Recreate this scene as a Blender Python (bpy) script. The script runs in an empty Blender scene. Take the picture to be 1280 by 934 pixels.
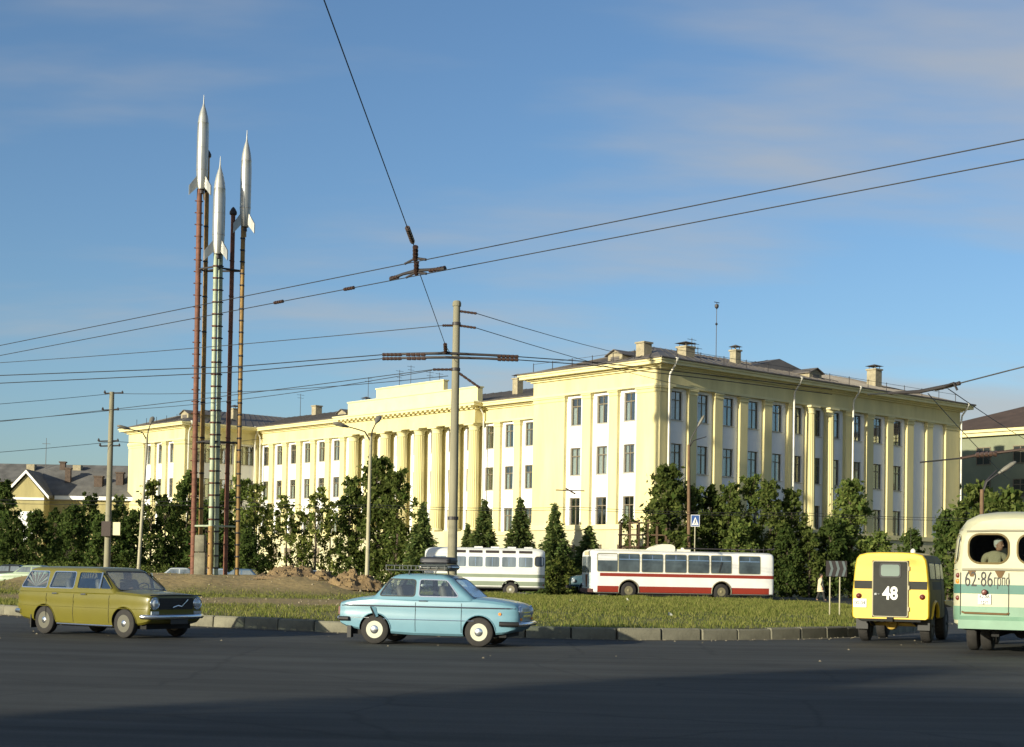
import bpy, bmesh, math, random
import numpy as np
from mathutils import Vector, Matrix, noise as mnoise

random.seed(7)
RNG = np.random.default_rng(7)
SC = bpy.context.scene
COL = SC.collection
R = math.radians

# ------------------------------------------------------------------ camera
FPX, EYE, PITCH, ROLL, HORIZON = 1890.0, 1.5, R(1.8), R(1.06), 715.0
SHIFT_PX = HORIZON - 467 - FPX * math.tan(PITCH)
cam_d = bpy.data.cameras.new('camera')
cam = bpy.data.objects.new('camera', cam_d)
COL.objects.link(cam)
cam_d.sensor_fit = 'HORIZONTAL'
cam_d.sensor_width = 36.0
cam_d.lens = FPX / 1280 * 36
cam_d.shift_y = SHIFT_PX / 1280
cam_d.clip_start = 0.1
cam_d.clip_end = 6000
cam.location = (0, 0, EYE)
_right = Vector((1, 0, 0)); _fwd = Vector((0, math.cos(PITCH), math.sin(PITCH))); _up = _right.cross(_fwd)
CR, SR = math.cos(ROLL), math.sin(ROLL)
_r2 = _right * CR + _up * SR; _u2 = -_right * SR + _up * CR
cam.matrix_world = Matrix(((_r2.x, _u2.x, -_fwd.x, 0), (_r2.y, _u2.y, -_fwd.y, 0), (_r2.z, _u2.z, -_fwd.z, EYE), (0, 0, 0, 1)))
SC.camera = cam

# ------------------------------------------------------------------ light
SUN_AZ, SUN_EL = R(43.5), R(12.5)          # sun stands behind the viewer's left shoulder
SUN_STRENGTH, SKY_STRENGTH = 4.6, 0.095
SC.view_settings.view_transform = 'Standard'
SC.view_settings.look = 'None'
SC.view_settings.exposure = 0.66
SC.view_settings.gamma = 1.0
SC.view_settings.use_curve_mapping = False
sun_d = bpy.data.lights.new('sun', 'SUN')
sun_d.energy = SUN_STRENGTH; sun_d.angle = R(0.55); sun_d.color = (1.0, 0.925, 0.72)
sun = bpy.data.objects.new('sun', sun_d); COL.objects.link(sun)
to_sun = Vector((-math.sin(SUN_AZ) * math.cos(SUN_EL), -math.cos(SUN_AZ) * math.cos(SUN_EL), math.sin(SUN_EL)))
sun.rotation_euler = to_sun.to_track_quat('Z', 'Y').to_euler()
sun.location = (0, 0, 60)

W = bpy.data.worlds.new('World'); SC.world = W; W.use_nodes = True
wn, wl = W.node_tree.nodes, W.node_tree.links
bg = wn['Background']
sky = wn.new('ShaderNodeTexSky'); sky.sky_type = 'NISHITA'; sky.sun_disc = False
sky.sun_elevation = SUN_EL; sky.sun_rotation = R(180) + SUN_AZ
sky.air_density = 1.0; sky.dust_density = 1.0; sky.ozone_density = 3.7; sky.altitude = 100
tc = wn.new('ShaderNodeTexCoord')
sep = wn.new('ShaderNodeSeparateXYZ'); wl.new(tc.outputs['Generated'], sep.inputs[0])
def wmath(op, a, b=None, clamp=False):
    n = wn.new('ShaderNodeMath'); n.operation = op; n.use_clamp = clamp
    for i, v in enumerate((a, b)):
        if v is None: continue
        if isinstance(v, (int, float)): n.inputs[i].default_value = v
        else: wl.new(v, n.inputs[i])
    return n.outputs[0]
den = wmath('ADD', wmath('MAXIMUM', sep.outputs[2], 0.0), 0.16)
cx = wmath('DIVIDE', sep.outputs[0], den); cy = wmath('DIVIDE', sep.outputs[1], den)
comb = wn.new('ShaderNodeCombineXYZ'); wl.new(cx, comb.inputs[0]); wl.new(cy, comb.inputs[1])
mp = wn.new('ShaderNodeMapping'); wl.new(comb.outputs[0], mp.inputs[0])
mp.inputs['Rotation'].default_value = (0, 0, R(-24)); mp.inputs['Scale'].default_value = (0.42, 1.0, 1); mp.inputs['Location'].default_value = (5.0, 1.0, 0)
cn = wn.new('ShaderNodeTexNoise'); cn.inputs['Scale'].default_value = 1.35; cn.inputs['Detail'].default_value = 6; cn.inputs['Roughness'].default_value = 0.5
wl.new(mp.outputs[0], cn.inputs['Vector'])
cr = wn.new('ShaderNodeMapRange'); wl.new(cn.outputs['Fac'], cr.inputs[0])
cr.inputs[1].default_value = 0.46; cr.inputs[2].default_value = 0.66; cr.inputs[3].default_value = 0; cr.inputs[4].default_value = 0.72
cr.interpolation_type = 'SMOOTHSTEP'
cmix = wn.new('ShaderNodeMix'); cmix.data_type = 'RGBA'
wl.new(cr.outputs[0], cmix.inputs['Factor']); wl.new(sky.outputs[0], cmix.inputs[6]); cmix.inputs[7].default_value = (3.3, 3.25, 3.15, 1)
wl.new(cmix.outputs[2], bg.inputs[0])
bg.inputs[1].default_value = SKY_STRENGTH

# ------------------------------------------------------------------ materials
MATS = {}
def mat(name, color, rough=0.8, var=0.0, scale=4.0, bump=0.0, bscale=None, metal=0.0, spec=0.5, col2=None, coat=0.0, island=0.0, detail=6.0, streak=False):
    """Principled material with a noise-driven colour variation and fine relief."""
    if name in MATS: return MATS[name]
    m = bpy.data.materials.new(name); m.use_nodes = True
    n, l = m.node_tree.nodes, m.node_tree.links
    p = n['Principled BSDF']
    p.inputs['Base Color'].default_value = (*color, 1); p.inputs['Roughness'].default_value = rough
    p.inputs['Metallic'].default_value = metal; p.inputs['Specular IOR Level'].default_value = spec
    if coat: p.inputs['Coat Weight'].default_value = coat; p.inputs['Coat Roughness'].default_value = 0.08
    tcx = n.new('ShaderNodeTexCoord')
    if var or col2:
        t = n.new('ShaderNodeTexNoise'); t.inputs['Scale'].default_value = scale; t.inputs['Detail'].default_value = detail; t.inputs['Roughness'].default_value = 0.62
        if streak:
            mpp = n.new('ShaderNodeMapping'); mpp.inputs['Scale'].default_value = (1, 1, 0.18)
            l.new(tcx.outputs['Object'], mpp.inputs[0]); l.new(mpp.outputs[0], t.inputs['Vector'])
        else:
            l.new(tcx.outputs['Object'], t.inputs['Vector'])
        mr = n.new('ShaderNodeMapRange'); mr.inputs[1].default_value = 0.3; mr.inputs[2].default_value = 0.7
        l.new(t.outputs['Fac'], mr.inputs[0])
        mx = n.new('ShaderNodeMix'); mx.data_type = 'RGBA'
        l.new(mr.outputs[0], mx.inputs['Factor'])
        a = [min(1, c * (1 + var)) for c in color]; b = col2 if col2 else [c * (1 - var) for c in color]
        if col2: a = list(color)
        mx.inputs[6].default_value = (*a, 1); mx.inputs[7].default_value = (*b, 1)
        out = mx.outputs[2]
        if island:
            g = n.new('ShaderNodeNewGeometry'); hs = n.new('ShaderNodeHueSaturation')
            r2 = n.new('ShaderNodeMapRange'); r2.inputs[3].default_value = 1 - island; r2.inputs[4].default_value = 1 + island
            l.new(g.outputs['Random Per Island'], r2.inputs[0]); l.new(r2.outputs[0], hs.inputs['Value']); l.new(out, hs.inputs['Color'])
            out = hs.outputs[0]
        l.new(out, p.inputs['Base Color'])
    if bump:
        t2 = n.new('ShaderNodeTexNoise'); t2.inputs['Scale'].default_value = bscale or scale * 6; t2.inputs['Detail'].default_value = 4
        l.new(tcx.outputs['Object'], t2.inputs['Vector'])
        bp = n.new('ShaderNodeBump'); bp.inputs['Strength'].default_value = bump; bp.inputs['Distance'].default_value = 0.03
        l.new(t2.outputs['Fac'], bp.inputs['Height']); l.new(bp.outputs[0], p.inputs['Normal'])
    MATS[name] = m
    return m

def leaf_mat(name, c1, c2, transl=0.35):
    m = bpy.data.materials.new(name); m.use_nodes = True
    n, l = m.node_tree.nodes, m.node_tree.links
    n.remove(n['Principled BSDF']); o = n['Material Output']
    g = n.new('ShaderNodeNewGeometry'); rmp = n.new('ShaderNodeMix'); rmp.data_type = 'RGBA'
    oi = n.new('ShaderNodeObjectInfo')
    l.new(g.outputs['Random Per Island'], rmp.inputs['Factor'])
    rmp.inputs[6].default_value = (*c1, 1); rmp.inputs[7].default_value = (*c2, 1)
    hs = n.new('ShaderNodeHueSaturation')
    mr = n.new('ShaderNodeMapRange'); mr.inputs[3].default_value = 0.75; mr.inputs[4].default_value = 1.25
    l.new(oi.outputs['Random'], mr.inputs[0]); l.new(mr.outputs[0], hs.inputs['Value']); l.new(rmp.outputs[2], hs.inputs['Color'])
    d = n.new('ShaderNodeBsdfDiffuse'); t = n.new('ShaderNodeBsdfTranslucent'); mx = n.new('ShaderNodeMixShader')
    l.new(hs.outputs[0], d.inputs[0]); l.new(hs.outputs[0], t.inputs[0]); mx.inputs[0].default_value = transl
    l.new(d.outputs[0], mx.inputs[1]); l.new(t.outputs[0], mx.inputs[2]); l.new(mx.outputs[0], o.inputs[0])
    MATS[name] = m
    return m

def glass_mat(name, tint=(0.35, 0.4, 0.42), refl=0.25, rough=0.04):
    m = bpy.data.materials.new(name); m.use_nodes = True
    n, l = m.node_tree.nodes, m.node_tree.links
    n.remove(n['Principled BSDF']); o = n['Material Output']
    tr = n.new('ShaderNodeBsdfTransparent'); tr.inputs[0].default_value = (*tint, 1)
    gl = n.new('ShaderNodeBsdfGlossy'); gl.inputs['Roughness'].default_value = rough; gl.inputs[0].default_value = (0.9, 0.95, 1, 1)
    fr = n.new('ShaderNodeLayerWeight'); fr.inputs[0].default_value = 0.5       # even for both faces of a thin pane
    pw = n.new('ShaderNodeMath'); pw.operation = 'POWER'; pw.inputs[1].default_value = 4.0; l.new(fr.outputs['Facing'], pw.inputs[0])
    ad = n.new('ShaderNodeMath'); ad.operation = 'MULTIPLY_ADD'; ad.inputs[1].default_value = 0.7; ad.inputs[2].default_value = refl; ad.use_clamp = True
    l.new(pw.outputs[0], ad.inputs[0])
    mx = n.new('ShaderNodeMixShader'); l.new(ad.outputs[0], mx.inputs[0]); l.new(tr.outputs[0], mx.inputs[1]); l.new(gl.outputs[0], mx.inputs[2])
    l.new(mx.outputs[0], o.inputs[0])
    MATS[name] = m
    return m

YELLOW = mat('yellow_stucco', (0.64, 0.565, 0.285), 0.9, 0.14, 0.8, 0.25, 14, streak=True)
WHITE = mat('white_stucco', (0.82, 0.82, 0.80), 0.9, 0.05, 0.9, 0.2, 14, streak=True)
PLINTH = mat('plinth_stucco', (0.52, 0.48, 0.30), 0.9, 0.16, 0.9, 0.3, 10, streak=True)
ROOF = mat('roof_metal', (0.115, 0.10, 0.085), 0.6, 0.25, 0.8, 0.1, 6)
BROWNROOF = mat('brown_roof', (0.065, 0.042, 0.03), 0.8, 0.25, 0.8, 0.1, 6)
GREYROOF = mat('slate_roof', (0.12, 0.115, 0.105), 0.8, 0.35, 0.6, 0.2, 5)
BRICK = mat('chimney_masonry', (0.30, 0.26, 0.17), 0.9, 0.25, 3, 0.4, 20)
CREAM = mat('cornice_cream', (0.68, 0.61, 0.33), 0.9, 0.08, 0.8, 0.15, 14)
DARKROOM = mat('dark_room', (0.03, 0.03, 0.03), 0.9)
FRAME = mat('window_wood', (0.17, 0.14, 0.09), 0.7, 0.2, 5)
PANE = glass_mat('window_glass', (0.85, 0.89, 0.88), 0.16)
CURTAIN = mat('curtain_cloth', (0.55, 0.55, 0.48), 0.95, 0.15, 6, streak=False)
ZINC = mat('zinc_pipe', (0.62, 0.60, 0.52), 0.55, 0.15, 2, metal=0.2)
GREENWALL = mat('green_grey_stucco', (0.20, 0.215, 0.14), 0.9, 0.12, 0.6, 0.2, 12)
STEELDARK = mat('dark_steel', (0.045, 0.04, 0.04), 0.55, 0.2, 5, metal=0.3)
RUST = mat('rust_steel', (0.15, 0.06, 0.035), 0.75, 0.35, 3, 0.2, 20)
OCHRE = mat('ochre_steel', (0.36, 0.22, 0.06), 0.7, 0.3, 2.5, 0.2, 20, col2=(0.17, 0.10, 0.04))
PALEGREEN = mat('pale_green_steel', (0.33, 0.38, 0.26), 0.6, 0.2, 2.5, 0.15, 20)
SILVER = mat('silver_paint', (0.40, 0.40, 0.37), 0.36, 0.22, 3.0, metal=0.65, streak=True)
CONCRETE = mat('concrete', (0.165, 0.155, 0.11), 0.9, 0.4, 1.7, 0.35, 25)
CONPOLE = mat('pole_concrete', (0.22, 0.205, 0.14), 0.9, 0.2, 2.0, 0.2, 25, streak=True)
TYRE = mat('tyre_rubber', (0.022, 0.02, 0.018), 0.85, 0.3, 8)
CHROME = mat('chrome', (0.70, 0.72, 0.74), 0.18, metal=0.95)
RUBBER = mat('black_rubber', (0.015, 0.015, 0.015), 0.6)
UNDER = mat('underbody', (0.012, 0.012, 0.012), 0.9)
CARGLASS = glass_mat('car_glass', (0.90, 0.94, 0.93), 0.11, 0.03)
BARK = mat('bark', (0.085, 0.065, 0.045), 0.95, 0.3, 3, 0.5, 12)

# ------------------------------------------------------------------ mesh helpers
class MB:
    def __init__(self): self.v = []; self.f = []; self.m = []; self.mi = 0
    def add(self, vs, fs, mi=None):
        o = len(self.v); self.v += [tuple(p) for p in vs]
        self.f += [tuple(i + o for i in f) for f in fs]; self.m += [self.mi if mi is None else mi] * len(fs)
        return self
    def box(self, x0, x1, y0, y1, z0, z1, mi=None):
        v = [(x0, y0, z0), (x1, y0, z0), (x1, y1, z0), (x0, y1, z0), (x0, y0, z1), (x1, y0, z1), (x1, y1, z1), (x0, y1, z1)]
        return self.add(v, [(0, 3, 2, 1), (4, 5, 6, 7), (0, 1, 5, 4), (1, 2, 6, 5), (2, 3, 7, 6), (3, 0, 4, 7)], mi)
    def tube(self, p0, p1, r0, r1=None, n=8, caps=True, mi=None):
        p0, p1 = Vector(p0), Vector(p1); r1 = r0 if r1 is None else r1
        d = (p1 - p0).normalized(); a = d.orthogonal().normalized(); b = d.cross(a)
        vs = []
        for p, r in ((p0, r0), (p1, r1)):
            for i in range(n):
                t = 2 * math.pi * i / n; vs.append(p + a * (r * math.cos(t)) + b * (r * math.sin(t)))
        fs = [(i, (i + 1) % n, n + (i + 1) % n, n + i) for i in range(n)]
        if caps: fs += [tuple(range(n - 1, -1, -1)), tuple(range(n, 2 * n))]
        return self.add(vs, fs, mi)
    def path(self, pts, r, n=6, mi=None):
        pts = [Vector(p) for p in pts]; vs = []; prev = None
        for k, p in enumerate(pts):
            d = (pts[min(k + 1, len(pts) - 1)] - pts[max(k - 1, 0)]).normalized()
            a = d.orthogonal().normalized() if prev is None else (prev - d * prev.dot(d)).normalized()
            prev = a; b = d.cross(a); rr = r[k] if isinstance(r, (list, tuple)) else r
            for i in range(n):
                t = 2 * math.pi * i / n; vs.append(p + a * (rr * math.cos(t)) + b * (rr * math.sin(t)))
        fs = []
        for k in range(len(pts) - 1):
            for i in range(n): fs.append((k * n + i, k * n + (i + 1) % n, (k + 1) * n + (i + 1) % n, (k + 1) * n + i))
        fs += [tuple(range(n - 1, -1, -1)), tuple(range((len(pts) - 1) * n, len(pts) * n))]
        return self.add(vs, fs, mi)
    def lathe(self, prof, n=16, org=(0, 0, 0), axis='z', mi=None, flute=0.0):
        vs = []; o = Vector(org)
        for r, h in prof:
            for i in range(n):
                t = 2 * math.pi * i / n; q = r * (1 - flute * (i % 2)); a, b = q * math.cos(t), q * math.sin(t)
                vs.append(o + (Vector((a, b, h)) if axis == 'z' else Vector((a, h, b)) if axis == 'y' else Vector((h, a, b))))
        fs = []
        for k in range(len(prof) - 1):
            for i in range(n): fs.append((k * n + i, k * n + (i + 1) % n, (k + 1) * n + (i + 1) % n, (k + 1) * n + i))
        if prof[0][0] > 1e-4: fs.append(tuple(range(n - 1, -1, -1)))
        if prof[-1][0] > 1e-4: fs.append(tuple(range((len(prof) - 1) * n, len(prof) * n)))
        return self.add(vs, fs, mi)
    def prism(self, poly, d0, d1, axis='y', mi=None):
        n = len(poly)
        f = {'y': lambda p, d: (p[0], d, p[1]), 'x': lambda p, d: (d, p[0], p[1]), 'z': lambda p, d: (p[0], p[1], d)}[axis]
        vs = [f(p, d0) for p in poly] + [f(p, d1) for p in poly]
        fs = [(i, (i + 1) % n, n + (i + 1) % n, n + i) for i in range(n)] + [tuple(range(n - 1, -1, -1)), tuple(range(n, 2 * n))]
        return self.add(vs, fs, mi)
    def loft(self, secs, closed=True, caps=True, mi=None):
        n = len(secs[0]); vs = [p for s in secs for p in s]; fs = []
        for k in range(len(secs) - 1):
            for i in range(n if closed else n - 1):
                fs.append((k * n + i, k * n + (i + 1) % n, (k + 1) * n + (i + 1) % n, (k + 1) * n + i))
        if caps: fs += [tuple(range(n - 1, -1, -1)), tuple(range((len(secs) - 1) * n, len(secs) * n))]
        return self.add(vs, fs, mi)
    def mesh(self, name, mats, smooth=None, fix=True):
        me = bpy.data.meshes.new(name)
        me.from_pydata([tuple(p) for p in self.v], [], self.f)
        for m in (mats if isinstance(mats, (list, tuple)) else [mats]): me.materials.append(m)
        if any(self.m): me.polygons.foreach_set('material_index', self.m)
        if fix:
            bm = bmesh.new(); bm.from_mesh(me); bmesh.ops.recalc_face_normals(bm, faces=bm.faces); bm.to_mesh(me); bm.free()
        if smooth is not None:
            me.polygons.foreach_set('use_smooth', [True] * len(me.polygons)); me.set_sharp_from_angle(angle=R(smooth))
        me.update()
        return me
    def build(self, name, mats, parent=None, smooth=None, loc=(0, 0, 0), rz=0.0):
        return put(self.mesh(name, mats, smooth), name, parent, loc, rz)

def put(me, name, parent=None, loc=(0, 0, 0), rz=0.0):
    o = bpy.data.objects.new(name, me); COL.objects.link(o)
    o.location = loc; o.rotation_euler = (0, 0, rz)
    if parent: o.parent = parent
    return o
def tag(o, label=None, cat=None, group=None, kind=None):
    if label: o['label'] = label
    if cat: o['category'] = cat
    if group: o['group'] = group
    if kind: o['kind'] = kind
    return o
def thing(name, label, cat, loc=(0, 0, 0), rz=0.0, group=None):
    o = bpy.data.objects.new(name, None); COL.objects.link(o); o.empty_display_size = 0.3
    o.location = loc; o.rotation_euler = (0, 0, rz)
    return tag(o, label, cat, group)
def copy_tree(o, parent=None):
    c = o.copy(); COL.objects.link(c)
    if parent: c.parent = parent
    for ch in list(o.children): copy_tree(ch, c)
    return c
def boolean_cut(o, cutter_mb, cut_mats):
    """Cut a shape out of o for good (the cutter is thrown away)."""
    cme = cutter_mb.mesh('cutter', cut_mats); co = bpy.data.objects.new('cutter', cme); COL.objects.link(co)
    co.matrix_world = Matrix.Identity(4)
    par = o.parent; o.parent = None
    md = o.modifiers.new('cut', 'BOOLEAN'); md.object = co; md.operation = 'DIFFERENCE'; md.solver = 'EXACT'; md.material_mode = 'TRANSFER'
    bpy.context.view_layer.update()
    dg = bpy.context.evaluated_depsgraph_get()
    me = bpy.data.meshes.new_from_object(o.evaluated_get(dg))
    o.modifiers.remove(md); old = o.data; o.data = me; me.name = o.name
    bpy.data.objects.remove(co); bpy.data.meshes.remove(cme); bpy.data.meshes.remove(old)
    if par: o.parent = par; o.matrix_parent_inverse = Matrix.Identity(4)
    bpy.context.view_layer.update()
    return o
def text_mesh(body, size, name='lettering', sx=1.0, bold=0.0):
    cu = bpy.data.curves.new(name, 'FONT'); cu.body = body; cu.size = size; cu.align_x = 'CENTER'; cu.align_y = 'CENTER'; cu.extrude = 0.004; cu.offset = bold; cu.resolution_u = 3
    ob = bpy.data.objects.new(name, cu); COL.objects.link(ob); bpy.context.view_layer.update()
    me = bpy.data.meshes.new_from_object(ob.evaluated_get(bpy.context.evaluated_depsgraph_get()))
    bpy.data.objects.remove(ob); me.name = name
    me.transform(Matrix.Diagonal((sx, 1, 1, 1)))
    return me
def at(px, py, Y):
    """World point on the ray through a photograph pixel at distance Y ahead of the viewer (for measuring real places)."""
    x = (px - 640) / FPX; y = -(py - 467 - SHIFT_PX) / FPX
    xr = x * CR - y * SR; yr = x * SR + y * CR
    d = Vector((xr, math.cos(PITCH) - yr * math.sin(PITCH), math.sin(PITCH) + yr * math.cos(PITCH)))
    return Vector((0, 0, EYE)) + d * (Y / d.y)

# ------------------------------------------------------------------ ground, roads, traffic island
def ground_mat():
    m = mat('soil_grass', (0.075, 0.085, 0.03), 0.95, 0.0, 1, 0.3, 3, col2=(0.11, 0.085, 0.045)); return m
def asphalt_mat(name, c=0.045, wear=0.3):
    m = bpy.data.materials.new(name); m.use_nodes = True; n, l = m.node_tree.nodes, m.node_tree.links
    p = n['Principled BSDF']; p.inputs['Specular IOR Level'].default_value = 0.35
    tcx = n.new('ShaderNodeTexCoord')
    def noise(sc, det, vec=None, rough=0.6):
        t = n.new('ShaderNodeTexNoise'); t.inputs['Scale'].default_value = sc; t.inputs['Detail'].default_value = det; t.inputs['Roughness'].default_value = rough
        l.new(vec or tcx.outputs['Object'], t.inputs['Vector']); return t.outputs['Fac']
    def mth(op, a, b):
        q = n.new('ShaderNodeMath'); q.operation = op
        for i, v in enumerate((a, b)):
            if isinstance(v, (int, float)): q.inputs[i].default_value = v
            else: l.new(v, q.inputs[i])
        return q.outputs[0]
    # worn wheel tracks following the curve of the roundabout (rings about the island's centre)
    sx = n.new('ShaderNodeSeparateXYZ'); l.new(tcx.outputs['Object'], sx.inputs[0])
    dx = mth('SUBTRACT', sx.outputs[0], 1.0); dy = mth('SUBTRACT', sx.outputs[1], 75.0)
    rr = mth('SQRT', mth('ADD', mth('MULTIPLY', dx, dx), mth('MULTIPLY', dy, dy)), 0.0)
    cb = n.new('ShaderNodeCombineXYZ'); l.new(mth('MULTIPLY', rr, 1.0), cb.inputs[0]); l.new(mth('MULTIPLY', dx, 0.03), cb.inputs[1])
    ring = noise(1.1, 5, cb.outputs[0], 0.65)
    patch = noise(0.16, 4); grain = noise(34, 3)
    v = mth('ADD', mth('MULTIPLY', ring, 0.8), mth('ADD', mth('MULTIPLY', patch, 0.7), mth('MULTIPLY', grain, 0.5)))
    mr = n.new('ShaderNodeMapRange'); mr.inputs[1].default_value = 0.80; mr.inputs[2].default_value = 1.20; l.new(v, mr.inputs[0])
    mx = n.new('ShaderNodeMix'); mx.data_type = 'RGBA'; l.new(mr.outputs[0], mx.inputs['Factor'])
    lo, hi = c * (1 - wear), c * (1 + wear)
    mx.inputs[6].default_value = (lo, lo * 1.04, lo * 0.98, 1); mx.inputs[7].default_value = (hi, hi * 1.03, hi * 0.93, 1)
    # repaired patches, cracks and oil spots
    wv = n.new('ShaderNodeTexNoise'); wv.inputs['Scale'].default_value = 0.9; l.new(tcx.outputs['Object'], wv.inputs['Vector'])
    wa = n.new('ShaderNodeMix'); wa.data_type = 'RGBA'; wa.inputs['Factor'].default_value = 0.25; l.new(tcx.outputs['Object'], wa.inputs[6]); l.new(wv.outputs['Color'], wa.inputs[7])
    vo = n.new('ShaderNodeTexVoronoi'); vo.feature = 'DISTANCE_TO_EDGE'; vo.inputs['Scale'].default_value = 0.32; l.new(wa.outputs[2], vo.inputs['Vector'])
    ck = n.new('ShaderNodeMapRange'); ck.inputs[1].default_value = 0.0; ck.inputs[2].default_value = 0.012; ck.inputs[3].default_value = 0.55; ck.inputs[4].default_value = 1.0; l.new(vo.outputs['Distance'], ck.inputs[0])
    oil = noise(0.55, 2); om = n.new('ShaderNodeMapRange'); om.inputs[1].default_value = 0.62; om.inputs[2].default_value = 0.72; om.inputs[3].default_value = 1.0; om.inputs[4].default_value = 0.72; l.new(oil, om.inputs[0])
    vc = n.new('ShaderNodeTexVoronoi'); vc.inputs['Scale'].default_value = 0.11; l.new(tcx.outputs['Object'], vc.inputs['Vector'])
    pc = n.new('ShaderNodeMapRange'); pc.inputs[3].default_value = 0.82; pc.inputs[4].default_value = 1.18; l.new(vc.outputs['Color'], pc.inputs[0])
    fin = n.new('ShaderNodeMix'); fin.data_type = 'RGBA'; fin.blend_type = 'MULTIPLY'; fin.inputs['Factor'].default_value = 1.0
    l.new(mx.outputs[2], fin.inputs[6]); l.new(mth('MULTIPLY', ck.outputs[0], mth('MULTIPLY', om.outputs[0], pc.outputs[0])), fin.inputs[7])
    l.new(fin.outputs[2], p.inputs['Base Color'])
    r2 = n.new('ShaderNodeMapRange'); r2.inputs[3].default_value = 0.92; r2.inputs[4].default_value = 0.72; l.new(ring, r2.inputs[0]); l.new(r2.outputs[0], p.inputs['Roughness'])
    bp = n.new('ShaderNodeBump'); bp.inputs['Strength'].default_value = 0.5; bp.inputs['Distance'].default_value = 0.012
    l.new(grain, bp.inputs['Height']); l.new(bp.outputs[0], p.inputs['Normal'])
    MATS[name] = m; return m
ASPHALT = asphalt_mat('asphalt', 0.036, 0.55); PAVING = asphalt_mat('footway_asphalt', 0.10, 0.25)

g = MB()
g.add([(-3000, -1500, -0.06), (3000, -1500, -0.06), (3000, 4500, -0.06), (-3000, 4500, -0.06)], [(0, 1, 2, 3)])
tag(g.build('ground', ground_mat()), kind='structure')
g = MB(); g.add([(-220, -70, 0), (220, -70, 0), (220, 102.5, 0), (-220, 102.5, 0)], [(0, 1, 2, 3)])
tag(g.build('road', ASPHALT), kind='structure')
g = MB(); g.box(-160, 160, 102.5, 105.4, -0.05, 0.10)
tag(g.build('pavement', PAVING), kind='structure')

def spline(pts, n):
    out = []; P = [np.array(p, float) for p in pts]; P = [2 * P[0] - P[1]] + P + [2 * P[-1] - P[-2]]
    for k in range(1, len(P) - 2):
        for j in range(n):
            t = j / n; a, b, c, d = P[k - 1:k + 3]
            out.append(0.5 * (2 * b + (c - a) * t + (2 * a - 5 * b + 4 * c - d) * t * t + (3 * b - a - 3 * c + d) * t ** 3))
    out.append(P[-2]); return np.array(out)
FRONT = spline([(-44, 78), (-33, 63), (-23, 51.5), (-15.2, 44.2), (-10, 39.6), (-6.65, 37.2), (-3.5, 35.6), (0, 34.75), (2, 34.6), (3.2, 34.75), (4.9, 35.5), (7.1, 37.0), (8.9, 39), (10.7, 42), (12.6, 46.5), (14.4, 53), (15.4, 62), (15.2, 70), (13.2, 77)], 24)
BACK = spline([(-44, 88), (-30, 87), (-18, 86.2), (-6, 85.2), (0, 84.4), (6, 83), (10, 81), (13.2, 77.4)], 24)
def resample(c, n):
    d = np.concatenate([[0], np.cumsum(np.linalg.norm(np.diff(c, axis=0), axis=1))]); t = np.linspace(0, d[-1], n)
    return np.stack([np.interp(t, d, c[:, 0]), np.interp(t, d, c[:, 1])], 1)
NU, NVV = 190, 90
FR, BK = resample(FRONT, NU), resample(BACK, NU)
KERB_H = 0.27
def smooth01(t): t = np.clip(t, 0, 1); return t * t * (3 - 2 * t)
def bank(x, y):
    """the raised dirt bank under the monument"""
    return 0.76 * smooth01((x + 27) / 5) * smooth01((-4.6 - x) / 5) * smooth01((y - 66.0) / 7.0)
def island_z(x, y):
    nz = 0.035 * mnoise.noise(Vector((x * 0.45, y * 0.3, 1.7))) + 0.02 * mnoise.noise(Vector((x * 1.7, y * 1.2, 5.1)))
    b = float(bank(x, y))
    return KERB_H - 0.02 + nz + b * (1 + 0.25 * mnoise.noise(Vector((x * 0.6, y * 0.5, 9.3))))
def dirt_amount(x, y):
    nn = mnoise.noise(Vector((x * 0.35, y * 0.16, 3.3))) + 0.5 * mnoise.noise(Vector((x * 1.1, y * 0.5, 7.7)))
    left = float(smooth01((-1.8 - x) / 4.0))
    strip = math.exp(-((y - 57 - 0.10 * x) / 4.5) ** 2) * left                # worn track across the grass
    bk = float(bank(x, y)) / 0.76
    d = 0.95 * strip + 1.25 * bk + 0.30 * left + 0.28 * nn + 0.05
    return min(1, max(0, d))
vs, dirt = [], []
for i in range(NU):
    for j in range(NVV):
        s = (j / (NVV - 1)) ** 1.35
        p = FR[i] * (1 - s) + BK[i] * s
        vs.append((p[0], p[1], island_z(p[0], p[1]))); dirt.append(dirt_amount(p[0], p[1]))
fs = [(i * NVV + j, (i + 1) * NVV + j, (i + 1) * NVV + j + 1, i * NVV + j + 1) for i in range(NU - 1) for j in range(NVV - 1)]
isl = MB(); isl.add(vs, fs)
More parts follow.
